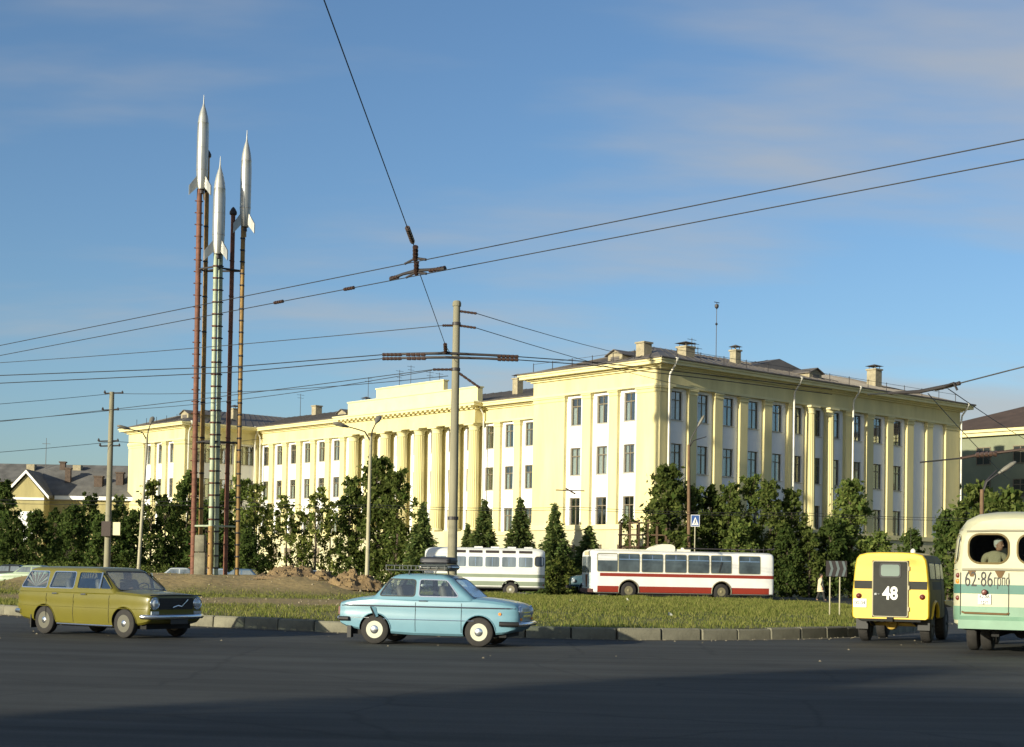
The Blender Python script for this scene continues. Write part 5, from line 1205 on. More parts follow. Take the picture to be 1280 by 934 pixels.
def small_bus(label, loc, rz, upper, bands, near):
    root = thing('bus', label, 'bus', loc, rz)
    h_ = Hull(bus_stations(7.15, .55, 2.93, 1.22, [(0, .83, .93), (.05, .885, .95), (.16, .945, .972), (.34, .985, .988), (.6, 1, 1)], [(0, .80, .90), (.06, .87, .935), (.2, .94, .97), (.45, .985, .99), (.8, 1, 1)]), BUSSEC)
    body = h_.build(.35).build('body', [upper, UNDER], root, 32)
    XR, XF = -1.55, 2.05
    arch_cut(body, (XR, XF), .53, .46, 1.22, [UNDER], .5)
    for z0, z1, mt in bands: band(h_, z0, z1, .006, mt, 'colour_band', root)
    # the band of paint must leave the wheel openings free
    for o in [c for c in root.children if c.name.startswith('colour_band')]:
        if min(v.co.z for v in o.data.vertices) < 1.0:
            c = MB()
            for x in (XR, XF): c.prism([(x + .53 * math.cos(2 * math.pi * i / 28), .46 + .53 * math.sin(2 * math.pi * i / 28)) for i in range(28)], -1.6, 1.6, 'y')
            bm = bmesh.new(); bm.from_mesh(o.data)
            dele = [f for f in bm.faces if any((f.calc_center_median().x - x) ** 2 + (f.calc_center_median().z - .46) ** 2 < .5 ** 2 for x in (XR, XF))]
            bmesh.ops.delete(bm, geom=dele, context='FACES'); bm.to_mesh(o.data); bm.free()
    strip(h_, root, -3.5, 3.5, 1.72, .016, CHROME if near else upper, 'waist_moulding', n=40)
    strip(h_, root, -3.45, 3.45, 2.53, .02, upper if not near else mat('drip_rail', (.30, .28, .20), .7), 'drip_rail', n=40)
    for s in (-1, 1):
        for k in range(5):
            x0 = -2.82 + k * .99
            if s < 0 and k == 4: continue
            w_ = glaze(h_, root, rrect(x0, x0 + .80, 1.80, 2.36, .06), s, frame=CHROME, g=.02)
            side_patch(h_, [(x0 + .38, 1.81), (x0 + .42, 1.81), (x0 + .42, 2.35), (x0 + .38, 2.35)], s, .016, .01, material=CHROME, name='window_bar', parent=w_)
        glaze(h_, root, rrect(2.30, 3.10, 1.72, 2.36, .08), s, 'cab_window', g=.02, frame=CHROME)
        glaze(h_, root, rrect(-3.50, -2.98, 1.86, 2.42, .13), s, 'corner_window', frame=mat('old_rubber', (.14, .10, .03), .7), g=.03, glass=DARKGLASS)
        for k in range(5): side_patch(h_, rrect(-2.82 + k * .99, -2.02 + k * .99, 2.60, 2.76, .03), s, .008, .02, material=mat('skylight_glass', (.05, .04, .035), .15), name='skylight', parent=root)
        for x in (XR, XF): arch_lip(h_, x, .54, .46, s, RUBBER if not near else bands[-1][2], root, rad=.022, a0=12, a1=168)
        for z, mt in (((1.60, RED_LENS), (1.48, AMBER), (.98 + .16, RED_LENS)) if near else ((1.2, RED_LENS), (.75, RED_LENS))):
            m = MB(); m.lathe([(.055, .02), (.05, -.035), (.03, -.045), (0, -.05)], 14, (-3.50, s * 1.075, z), 'x'); m.build('tail_lamp', mt, root, 50)
    # front
    m = MB(); m.prism(rpoly([(-.86, 1.55), (.86, 1.55), (.80, 2.32), (-.80, 2.32)], .12), 3.56, 3.585, 'x'); m.build('windscreen', DARKGLASS, root)
    for s in (-1, 1): m = MB(); m.lathe([(.12, 0), (.11, .05), (0, .09)], 16, (3.56, s * .72, .98), 'x'); m.build('headlamp', LAMPGLASS, root)
    m = MB(); m.path(bmp(3.72, 1.0, .60, 1), .075, 8); m.build('front_bumper', upper, root, 60)
    m = MB(); m.box(-3.3, 3.2, -1.0, 1.0, .48, .6); m.box(-3.2, 3.0, -.45, -.3, .36, .5); m.box(-3.2, 3.0, .3, .45, .36, .5); m.tube((XR, -1.0, .45), (XR, 1.0, .45), .07); m.lathe([(.0, -.2), (.17, -.1), (.17, .1), (0, .2)], 12, (XR, 0, .45), 'x'); m.build('underbody', UNDER, root)
    ms = wheel_meshes(.45, .24, .25, mat('dull_rim', (.20, .18, .12), .6), mat('hub_paint', (.55, .55, .48), .5), .10, 'bus')
    add_wheels(root, ms, (XF,), .98, .45); add_wheels(root, ms, (XR,), .99, .45); 
    for s in (-1, 1): w = put(ms[0], 'wheel', root, (XR, s * .70, .45)); put(ms[1], 'rim', w)
    return root, h_
OFFW = paint('old_white_paint', (.45, .44, .29), .5, .1, .08); TURQ = paint('turquoise_paint', (.05, .155, .12), .5, .1, .1); MINT = paint('mint_paint', (.16, .285, .19), .5, .1, .12)
NB_RZ = R(66); hd = Vector((math.cos(NB_RZ), math.sin(NB_RZ), 0))
PB, PH = small_bus('near green and cream bus cut by the right edge, seen from behind', Vector((10.12, 30.5, 0)) + hd * 3.57, NB_RZ, OFFW, [(1.235, 1.42, TURQ), (.56, .975, MINT)], True)
body = [c for c in PB.children if c.name.startswith('body')][0]
XB = -3.578
# rear windows: real openings with a dim saloon behind
cut = MB()
for y in (-.475, .475): cut.prism([(y + a, b_) for a, b_ in rrect(-.375, .375, 1.87, 2.43, .2)], -3.8, -2.55, 'x')
boolean_cut(body, cut, [mat('bus_interior', (.025, .024, .02), .8)])
for s in (-1, 1):
    y = s * .475; pl = [(y + a, b_) for a, b_ in rrect(-.375, .375, 1.87, 2.43, .2, 6)]; go_ = [(y + a, b_) for a, b_ in rrect(-.41, .41, 1.835, 2.465, .235, 6)]
    m = MB(); n = len(pl); vv = [(XB - .012, a, b_) for a, b_ in go_] + [(XB - .02, a, b_) for a, b_ in pl] + [(XB + .03, a, b_) for a, b_ in pl] + [(XB + .03, a, b_) for a, b_ in go_]
    m.add(vv, [(i, (i + 1) % n, n + (i + 1) % n, n + i) for i in range(n)] + [(n + i, n + (i + 1) % n, 2 * n + (i + 1) % n, 2 * n + i) for i in range(n)] + [(i, (i + 1) % n, 3 * n + (i + 1) % n, 3 * n + i) for i in range(n)])
    fr2 = m.build('rear_window_rubber', mat('old_rubber', (.14, .10, .03), .7), PB, 40)
    m = MB(); m.prism(pl, XB + .0, XB + .008, 'x'); m.build('rear_window', BUSGLASS, fr2)
m = MB(); m.path([(XB - .012, -.99, 1.72), (XB - .022, -.5, 1.73), (XB - .022, .5, 1.73), (XB - .012, .99, 1.72)], .026, 6); m.build('rear_moulding', mat('drip_rail', (.30, .28, .20), .7), PB)
m = MB(); m.path([(XB - .01, -.9, 2.50), (XB - .02, -.4, 2.52), (XB - .02, .4, 2.52), (XB - .01, .9, 2.50)], .02, 6); m.build('rear_drip_rail', mat('drip_rail', (.30, .28, .20), .7), PB)
for (y, w, hh) in ((.80, .16, .12), (.25, .2, .14)):       # rust that has run from the moulding
    m = MB(); m.add([(XB - .009, y + w / 2, 1.70), (XB - .009, y - w / 2, 1.70), (XB - .009, y - .03, 1.70 - hh), (XB - .009, y + .03, 1.70 - hh)], [(0, 1, 2, 3)]); m.build('rust_run', RUSTSTAIN, PB)
tm = text_mesh('62·86гршо', .40, 'number_lettering', .50, -.004)
for k, (s_txt, wd, yc, size) in enumerate((('62·86', .54, .665, .44), ('грпо', .30, .215, .32))):
    tm = text_mesh(s_txt, size, 'number_lettering', 1.0, -.002); xs_ = [v.co.x for v in tm.vertices]; tm.transform(Matrix.Diagonal((wd / (max(xs_) - min(xs_)), 1, 1, 1)))
    tm.materials.clear(); tm.materials.append(BLACKP)
    tm.transform(Matrix(((0, 0, -1, 0), (-1, 0, 0, 0), (0, 1, 0, 0), (0, 0, 0, 1))))
    put(tm, 'number_lettering', PB, (XB - .010, yc, 1.515 - (.02 if k else 0)))
m = MB(); m.box(XB - .03, XB - .012, .42, .67, 1.02, 1.22); pl_ = m.build('rear_number_plate', PLATE, PB)
tm = text_mesh('62-86\nгрп', .11, 'plate_lettering', .8); tm.materials.clear(); tm.materials.append(BLACKP); tm.transform(Matrix(((0, 0, -1, 0), (-1, 0, 0, 0), (0, 1, 0, 0), (0, 0, 0, 1)))); put(tm, 'plate_lettering', pl_, (XB - .034, .545, 1.12))
m = MB(); m.lathe([(.05, .0), (.06, -.05), (.04, -.08), (0, -.085)], 12, (XB - .012, .545, 1.265), 'x'); m.build('plate_lamp', RED_LENS, PB)
m = MB(); m.path([(XB - .012, .99, .86), (XB - .03, .94, .84), (XB - .03, .12, .83), (XB - .012, .07, .85)], .022, 5); m.build('engine_flap_hinge', RUSTSTAIN, PB)
m = MB()
for y in (1.02, .08): m.path([(XB - .008, y, .8), (XB - .008, y, 1.66)], .008, 4)
m.build('flap_seam', UNDER, PB)
m = MB(); m.prism([(-.10, .52), (-.10, .70), (-.03, .78), (.06, .78), (.06, .52)], -1.05, 1.05, 'y'); bq = m.build('rear_bumper', MINT, PB, loc=(XB - .0, 0, 0))
# passenger in the rear seat, seen through the left rear window
SKIN = mat('skin', (.50, .27, .18), .6, .06, 6)
def skin_body(name, verts, edges, radii, material, parent, sub=2, loc=(0, 0, 0)):
    me = bpy.data.meshes.new(name); me.from_pydata(verts, edges, []); o = bpy.data.objects.new(name, me); COL.objects.link(o)
    sk = o.modifiers.new('skin', 'SKIN'); sk.use_smooth_shade = True
    for v, r in zip(me.skin_vertices[0].data if me.skin_vertices else [], radii): v.radius = r if isinstance(r, tuple) else (r, r)
    if not me.skin_vertices:
        bpy.context.view_layer.objects.active = o
    o.modifiers.new('sub', 'SUBSURF').levels = sub; o.modifiers['sub'].render_levels = sub
    bpy.context.view_layer.update(); dg = bpy.context.evaluated_depsgraph_get(); m2 = bpy.data.meshes.new_from_object(o.evaluated_get(dg)); bpy.data.objects.remove(o)
    m2.materials.clear(); m2.materials.append(material); m2.polygons.foreach_set('use_smooth', [True] * len(m2.polygons)); m2.name = name
    return put(m2, name, parent, loc)
def head_on(parent, x, y, z, face, hair, s=1.0, cap=None):
    """head with nose, ears, eyes and hair; face is the heading angle."""
    m = MB(); n = 20; secs = []
    for (zz, fx, bx, w) in ((-.12, .030, .045, .045), (-.105, .072, .05, .052), (-.06, .088, .07, .066), (-.02, .090, .088, .072), (.03, .092, .098, .075), (.07, .082, .098, .073), (.105, .05, .075, .058), (.122, .012, .03, .025)):
        ring = []
        for i in range(n):
            a = 2 * math.pi * i / n; c, q = math.cos(a), math.sin(a); ring.append(((fx if c > 0 else bx) * c * s, w * q * s, zz * s))
        secs.append(ring)
    m.loft(secs); m.add([(.085 * s, -.014 * s, -.03 * s), (.085 * s, .014 * s, -.03 * s), (.118 * s, 0, -.028 * s), (.09 * s, 0, .02 * s)], [(0, 1, 2), (1, 3, 2), (3, 0, 2)])
    for k in (-1, 1): m.lathe([(.0, -.012 * s), (.03 * s, -.006 * s), (.03 * s, .006 * s), (0, .012 * s)], 8, (0, k * .076 * s, -.01 * s), 'y')
    h_ = m.build('head', SKIN, parent, 60, (x, y, z), face)
    m = MB()
    for k in (-1, 1): m.lathe([(.0, -.004), (.010 * s, 0), (0, .004)], 8, (.089 * s, k * .03 * s, .01 * s), 'x')
    m.box(.086 * s, .092 * s, -.022 * s, .022 * s, -.066 * s, -.060 * s); m.build('eyes_and_mouth', mat('dark_feature', (.06, .03, .025), .6), h_)
    m = MB(); secs = []
    for (zz, fx, bx, w) in ((-.05, -.01, .095, .074), (0, .0, .112, .086), (.05, .06, .115, .088), (.09, .09, .108, .082), (.12, .06, .08, .06), (.135, .01, .03, .02)):
        secs.append([((fx if math.cos(2 * math.pi * i / n) > 0 else bx) * math.cos(2 * math.pi * i / n) * s, w * math.sin(2 * math.pi * i / n) * s, zz * s) for i in range(n)])
    m.loft(secs); m.build('hair' if cap is None else 'headscarf', hair, h_, 60)
    return h_
PA = thing('person', 'passenger in beige coat and white headscarf behind the near bus rear window', 'person', PB.location, PB.rotation_euler.z)
px0, py0 = -3.12, .40
skin_body('body', [(px0, py0, 1.60), (px0, py0, 1.85), (px0, py0, 2.02), (px0 - .02, py0, 2.12), (px0, py0 + .20, 2.0), (px0 + .05, py0 + .25, 1.78), (px0, py0 - .20, 2.0), (px0 + .05, py0 - .25, 1.78)], [(0, 1), (1, 2), (2, 3), (2, 4), (4, 5), (2, 6), (6, 7)], [.16, .17, .11, .055, .08, .06, .08, .06], mat('beige_coat', (.50, .42, .26), .9), PA)
head_on(PA, px0 - .02, py0 - .08, 2.24, R(-120), mat('white_scarf', (.75, .72, .66), .9), 1.0, cap=True)
# far bus
GREYGREEN = paint('grey_green_paint', (.23, .27, .19), .45, .2); WB = paint('bus_white', (.72, .72, .66), .45, .2)
fb = gxy(607, 91.0)
FBUS, FBH = small_bus('white and grey-green bus on the back road, half hidden by the pole', fb, R(180 + 1), WB, [(1.16, 1.36, GREYGREEN), (.56, .93, GREYGREEN)], False)
m = MB(); m.prism(rpoly([(-.8, 1.9), (.8, 1.9), (.74, 2.4), (-.74, 2.4)], .15), -3.60, -3.575, 'x'); m.build('rear_window', DARKGLASS, FBUS)
for x in (-2.6, -1.6, -.6, .4): m = MB(); m.box(x - .25, x + .25, -.28, .28, 2.90, 3.00); m.build('roof_vent', WB, FBUS)

# --- red and white trolleybus
TB_RZ = R(180 + 12); tb_c = at(848, 720, 94.5); TB = thing('trolleybus', 'red and white trolleybus with lowered poles on the back road', 'trolleybus', (tb_c.x, 94.8, 0), TB_RZ)
TSEC = [(0, 0), (.93, 0), (.99, .02), (1.0, .08), (1.0, .45), (.99, .75), (.965, .90), (.90, .955), (.75, .985), (.4, 1.0), (0, 1.0)]
TH = Hull(bus_stations(11.8, .34, 2.98, 1.25, [(0, .93, .975), (.05, .965, .985), (.18, 1, 1)], [(0, .90, .96), (.06, .945, .98), (.22, .985, 1), (.5, 1, 1)]), TSEC)
b = TH.build(.5).build('body', [WHITEP, UNDER], TB, 32); XF, XR = 3.55, -2.45
arch_cut(b, (XF, XR), .63, .50, 1.25, [UNDER], .45)
band(TH, 1.35, 1.55, .006, REDP, 'red_stripe', TB, .4, x1=5.55)
for (a, b_) in ((-5.9, XR - .66), (XR + .66, XF - .66), (XF + .66, 5.55)):
    for s in (-1, 1): side_patch(TH, [(a, .37), (b_, .37), (b_, .76), (a, .76)], s, .007, .02, material=REDP, name='red_skirt', parent=TB, nx=8)
m = MB(); m.box(-5.915, -5.905, -1.15, 1.15, .37, .76); m.build('rear_skirt', REDP, TB)
TGLASS = mat('trolleybus_glass', (0.075, 0.10, 0.11), 0.07, 0.3, 1.4, spec=1.0, col2=(0.03, 0.04, 0.045), detail=2)
BEIGEF = mat('beige_frame', (.50, .45, .28), .6)
tw = [(4.42, 5.70)] + []
wins = [(4.30 - .02, 5.56), (2.88, 4.22), (1.38, 2.74), (-.14, 1.24), (-1.62, -.26), (-3.08, -1.74), (-4.98, -3.58)]
for s in (-1, 1):
    for k, (a, b_) in enumerate(wins):
        pl = rrect(a, b_, 1.64, 2.74, .08); side_patch(TH, grow(pl, .035), s, .006, .025, material=BEIGEF, name='window_frame', parent=TB)
        w_ = side_patch(TH, pl, s, .011, .02, material=TGLASS, name='side_window', parent=TB)
        if k == 0: side_patch(TH, [(a + .03, 2.32), (b_ - .03, 2.32), (b_ - .03, 2.70), (a + .03, 2.70)], s, .015, .01, material=WHITEP, name='sun_blind', parent=w_)
        else:
            side_patch(TH, [(a + .03, 2.38), (b_ - .03, 2.38), (b_ - .03, 2.43), (a + .03, 2.43)], s, .015, .01, material=CHROME, name='window_bar', parent=w_)
            c = (a + b_) / 2; side_patch(TH, [(c - .025, 2.43), (c + .025, 2.43), (c + .025, 2.72), (c - .025, 2.72)], s, .015, .01, material=CHROME, name='window_bar', parent=w_)
    for x in (XF, XR): arch_lip(TH, x, .65, .50, s, mat('dusty_steel', (.22, .19, .12), .8), TB, rad=.035, a0=-10, a1=190)
XT = 5.9
PALEB = paint('pale_blue_front', (.52, .62, .62))
m = MB(); m.prism(rpoly([(-1.08, .62), (1.08, .62), (1.06, 1.45), (-1.06, 1.45)], .1), XT - .03, XT + .012, 'x'); m.build('front_panel', PALEB, TB)
m = MB(); m.prism([(-.28, 1.44), (.28, 1.44), (.12, .66), (-.12, .66)], XT + .013, XT + .022, 'x'); m.build('front_emblem', mat('brown_emblem', (.16, .06, .03), .5), TB)
m = MB(); m.prism(rpoly([(-1.06, 1.56), (-.05, 1.56), (-.05, 2.55), (-1.02, 2.55)], .08), XT - .02, XT + .014, 'x'); m.build('windscreen', DIMGLASS, TB); m = MB(); m.prism(rpoly([(.05, 1.56), (1.06, 1.56), (1.02, 2.55), (.05, 2.55)], .08), XT - .02, XT + .014, 'x'); m.build('windscreen', DIMGLASS, TB)
m = MB(); m.box(XT - .10, XT + .02, -.55, .55, 2.63, 2.86); m.build('route_box', BEIGEF, TB)
m = MB(); m.box(XT - .1, XT + .13, -1.2, 1.2, .36, .58); m.build('front_bumper', mat('brown_bumper', (.12, .06, .05), .6), TB)
for s in (-1, 1): m = MB(); m.lathe([(.11, 0), (.1, .04), (0, .07)], 14, (XT + .01, s * .85, .80), 'x'); m.build('headlamp', LAMPGLASS, TB)
tm = text_mesh('3', .38, 'fleet_number'); tm.materials.clear(); tm.materials.append(BLACKP); tm.transform(Matrix(((0, 0, 1, 0), (1, 0, 0, 0), (0, 1, 0, 0), (0, 0, 0, 1)))); put(tm, 'fleet_number', TB, (XT + .018, .62, 1.02))
m = MB(); m.prism(rpoly([(0, 0), (1.75, 0), (1.45, .22), (.9, .42), (.25, .42), (.0, .3)], .08), -.42, .42, 'y'); m.build('pole_housing', CREAMP, TB, 40, (.35, 0, 2.98))
m = MB(); m.box(-.7, .4, -.3, .3, 2.97, 3.10); m.lathe([(.14, 3.1), (.14, 3.2), (0, 3.22)], 12, (-.3, 0, 0)); m.build('pole_base', CREAMP, TB)
for s in (-1, 1): m = MB(); m.path([(-.3, s * .18, 3.18), (-3, s * .28, 3.17), (-5.2, s * .34, 3.18), (-6.1, s * .36, 3.20)], [.035, .03, .028, .025], 6); m.path([(-6.05, s * .36, 3.2), (-6.25, s * .36, 3.27)], .05, 6); m.build('trolley_pole', STEELDARK, TB)
m = MB(); 
for s in (-1, 1): m.path([(-5.0, s * .35, 2.95), (-5.0, s * .35, 3.3)], .02, 5); m.path([(-5.5, s * .45, 2.9), (-5.5, s * .45, 3.35)], .02, 5)
m.path([(-5.0, -.45, 3.15), (-5.0, .45, 3.15)], .02, 5); m.build('pole_catcher', STEELDARK, TB)
m = MB(); m.path([(1.6, -.8, 3.0), (5.2, -.8, 3.0)], .04, 5); m.path([(1.6, .8, 3.0), (5.2, .8, 3.0)], .04, 5); m.build('roof_walkway', CREAMP, TB)
m = MB(); m.box(-5.6, 5.6, -1.1, 1.1, .28, .4); m.box(-1.8, 2.6, -1.0, 1.0, .18, .3); m.build('underbody', UNDER, TB)
m = MB(); m.path([(-2.25, 1.28, 1.7), (-2.45, 1.28, 2.35)], .03, 5); m.build('window_crack_tape', RUBBER, TB)
add_wheels(TB, wheel_meshes(.50, .28, .27, mat('dusty_rim', (.16, .14, .08), .8), mat('dusty_hub', (.22, .19, .10), .8), .12, 'tb'), (XF, XR), 1.07, .50)

# --- dark blue lorry of which only the nose shows
TKr = thing('truck', 'dark blue truck nose showing from behind the front of the trolleybus', 'truck', (gxy(713, 99)[0] + 2.6, 99.4, 0), R(180 + 6))
DB = paint('dark_blue_paint', (.04, .085, .11))
h_ = Hull([(.6, .62, 1.42, .62), (1.2, .60, 1.40, .62), (2.2, .60, 1.34, .56), (2.5, .62, 1.26, .52), (2.56, .66, 1.15, .48)], CARSEC); h_.build(.3).build('hood', DB, TKr, 40)
c_b = Cabin([(.75, .62, -.9, .86), (1.4, .60, -.9, .88), (1.95, .38, -.88, .82)]); c_b.build(.14, .08).build('cab', DB, TKr, 40)
for s in (-1, 1):
    c_b.side(rpoly([(-.55, 1.42), (.42, 1.42), (.28, 1.88), (-.55, 1.88)], .06), s, .006).build('side_window', DIMGLASS, TKr)
    m = MB(); pts = [(1.55 + .56 * math.cos(a), .52 + .50 * math.sin(a)) for a in np.linspace(-.1, math.pi + .2, 14)]; m.prism(pts + [(p[0] * .98 + .03, p[1] - .05) for p in reversed(pts)], s * .50, s * .92, 'y'); m.build('mudguard', DB, TKr, 50)
    m = MB(); m.lathe([(.10, 0), (.12, .08), (.11, .12), (0, .15)], 14, (2.35, s * .62, 1.0), 'x'); m.build('headlamp', LAMPGLASS, TKr, 50)
c_b.screen(1.44, 1.92, .74, .70, .006).build('windscreen', DARKGLASS, TKr)
m = MB(); m.box(2.60, 2.72, -.95, .95, .52, .70); m.build('front_bumper', STEELDARK, TKr); m = MB(); m.box(-4.0, -1.0, -1.05, 1.05, .85, 1.0); m.box(-4.0, -3.95, -1.05, 1.05, 1.0, 1.5); m.box(-1.05, -1.0, -1.05, 1.05, 1.0, 1.5); m.box(-3.95, -1.05, -1.05, -1.0, 1.0, 1.5); m.box(-3.95, -1.05, 1.0, 1.05, 1.0, 1.5); m.box(-4, 2.4, -.4, .4, .62, .8); m.build('load_bed', mat('worn_timber', (.10, .10, .07), .9), TKr)
add_wheels(TKr, wheel_meshes(.45, .24, .25, mat('dull_rim', (.20, .18, .12), .6), mat('hub_paint', (.55, .55, .48), .5), .10, 'bus'), (1.55, -2.6), .80, .45)

# --- yellow and black jeep, tail towards the viewer
JY = paint('jeep_yellow_paint', (.66, .44, .015), .42, .25, .05); JB = mat('jeep_black_paint', (.015, .016, .012), .6, .25, 4, spec=.25)
JR = R(66); JH = Vector((math.cos(JR), math.sin(JR), 0)); JP = thing('jeep', 'yellow hardtop jeep with black rear door numbered 48', 'jeep', Vector((8.93, 35.6, 0)) + JH * 2.0, JR)
JSEC = [(0, 0), (.93, 0), (.985, .02), (1.0, .06), (1.0, .40), (.965, .62), (.935, .80), (.90, .90), (.82, .96), (.62, .99), (.3, 1.0), (0, 1.0)]
JHU = Hull([(-2.0, .56, 2.10, .865), (-1.985, .555, 2.12, .88), (-1.93, .55, 2.13, .90), (-.6, .55, 2.15, .90), (.35, .55, 2.13, .89), (.62, .56, 1.98, .87), (.72, .58, 1.35, .86)], JSEC)
b = JHU.build(.3).build('body', [JY, UNDER, mat('jeep_side_shade', (.10, .085, .012), .6, .2, 3, spec=.25)], JP, 32); arch_cut(b, (-1.15,), .52, .44, .90, [UNDER], .40)
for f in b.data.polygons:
    if abs(f.normal.y) > .75 and f.material_index == 0 and f.center.x > -1.95: f.material_index = 2  # yellow sides turned dark olive: their shade is put into the colour
m = Hull([(.66, .62, 1.34, .74), (1.5, .64, 1.27, .70), (1.9, .66, 1.2, .66), (1.98, .70, 1.1, .62)], CARSEC).build(.4).build('hood', JY, JP, 40)
for s in (-1, 1):
    m = MB(); m.prism(rpoly([(.62, .98), (1.85, .98), (1.98, .88), (1.98, .80), (.62, .90)], .03), s * .62, s * .89, 'y'); m.build('front_fender', JY, JP, 40)
    arch_lip(JHU, -1.15, .53, .44, s, JY, JP, 'wheel_arch_flare', 18, 165, .045)
    side_patch(JHU, [(x, 1.26) for x in np.linspace(-1.97, .5, 8)] + [(x, 1.45) for x in np.linspace(.5, -1.97, 8)], s, .006, .02, material=JB, name='black_band', parent=JP)
    for (a, b_) in ((-1.75, -1.0), (-.85, -.15), (-.05, .5)): glaze(JHU, JP, rrect(a, b_, 1.52, 1.88, .06), s, g=.03)
    seams(JHU, JP, (-.10, .62), .62, 1.9, (s,))
    m = MB(); m.lathe([(.055, 0), (.055, -.03), (.035, -.05), (0, -.055)], 14, (-2.0, s * .735, 1.09), 'x'); m.lathe([(.068, .0), (.068, -.015), (.05, -.02)], 14, (-2.0, s * .735, 1.09), 'x'); m.build('tail_lamp', RED_LENS, JP, 50)
    m = MB(); m.box(-2.006, -2.0, s * .43, s * .845, 1.26, 1.45); m.build('black_band', JB, JP)
m = MB(); m.box(-2.03, -1.99, -.42, .42, .60, 1.93); dr = m.build('rear_door', JB, JP)
m = MB(); m.path([(-2.032, y, z) for y, z in rrect(-.405, .405, .615, 1.915, .05)] + [(-2.032, .405 - .05, .615)], .012, 5); m.build('door_edge', mat('worn_edge', (.42, .38, .25), .6), dr)
m = MB(); m.prism(rrect(-.25, .25, 1.53, 1.87, .07), -2.045, -2.03, 'x'); m.build('door_window_rubber', RUBBER, dr); m = MB(); m.prism(rrect(-.215, .215, 1.565, 1.835, .055), -2.05, -2.044, 'x'); m.build('door_window', mat('pale_glass', (.20, .25, .22), .1, spec=.9), dr)
tm = text_mesh('48', .42, 'number_lettering', .84, .012); tm.materials.clear(); tm.materials.append(PLATE); tm.transform(Matrix(((0, 0, -1, 0), (-1, 0, 0, 0), (0, 1, 0, 0), (0, 0, 0, 1)))); put(tm, 'number_lettering', dr, (-2.033, .0, 1.15))
for z in (.80, 1.30, 1.75): m = MB(); m.tube((-2.04, -.43, z - .05), (-2.04, -.43, z + .05), .018, n=6); m.build('hinge', mat('worn_edge', (.42, .38, .25), .6), dr)
m = MB(); m.box(-2.05, -2.03, .30, .36, 1.12, 1.16); m.tube((-2.045, .33, 1.14), (-2.09, .25, 1.14), .012, n=6); m.build('door_handle', CHROME, dr)
m = MB(); m.box(-2.03, -2.012, .55, .86, .82, 1.02); pl_ = m.build('number_plate', PLATE, JP); tm = text_mesh('00-04', .13, 'plate_lettering', .85); tm.materials.clear(); tm.materials.append(BLACKP); tm.transform(Matrix(((0, 0, -1, 0), (-1, 0, 0, 0), (0, 1, 0, 0), (0, 0, 0, 1)))); put(tm, 'plate_lettering', pl_, (-2.033, .705, .92))
m = MB(); m.tube((-1.15, -.74, .42), (-1.15, .74, .42), .05); m.lathe([(0, -.17), (.13, -.10), (.15, 0), (.13, .10), (0, .17)], 14, (-1.17, .10, .42), 'x'); m.build('rear_axle', mat('ochre_axle', (.40, .27, .05), .7, .2, 5), JP, 50)
m = MB(); m.box(-1.95, 1.8, -.42, -.32, .50, .60); m.box(-1.95, 1.8, .32, .42, .50, .60); m.box(-1.98, -1.90, -.7, .7, .50, .60); m.tube((1.15, -.74, .42), (1.15, .74, .42), .05); m.box(-.3, .9, -.25, .25, .36, .56); m.path([(-1.9, -.5, .5), (-1.15, -.52, .38), (-.4, -.5, .5)], .03, 5); m.path([(-1.9, .5, .5), (-1.15, .52, .38), (-.4, .5, .5)], .03, 5); m.build('chassis', UNDER, JP)
m = MB(); m.box(-2.06, -1.98, -.07, .07, .50, .60); m.build('tow_hook', UNDER, JP)
for s in (-1, 1): m = MB(); m.box(-1.66, -1.64, s * .72 - .14, s * .72 + .14, .30, .58); m.build('mud_flap', RUBBER, JP)
m = MB(); m.lathe([(.0, 0), (.06, 0), (.06, .05), (.03, .09), (0, .10)], 10, (-1.6, -.45, 2.13)); m.build('roof_lamp', CREAMP, JP, 50); m = MB(); m.tube((-1.5, -.38, 2.12), (-1.52, -.38, 2.75), .008, .004, 5); m.build('aerial', STEELDARK, JP)
add_wheels(JP, wheel_meshes(.42, .25, .22, mat('dark_rim', (.05, .05, .045), .7), STEELDARK, .08, 'jp', True), (-1.15, 1.15), .725, .42)

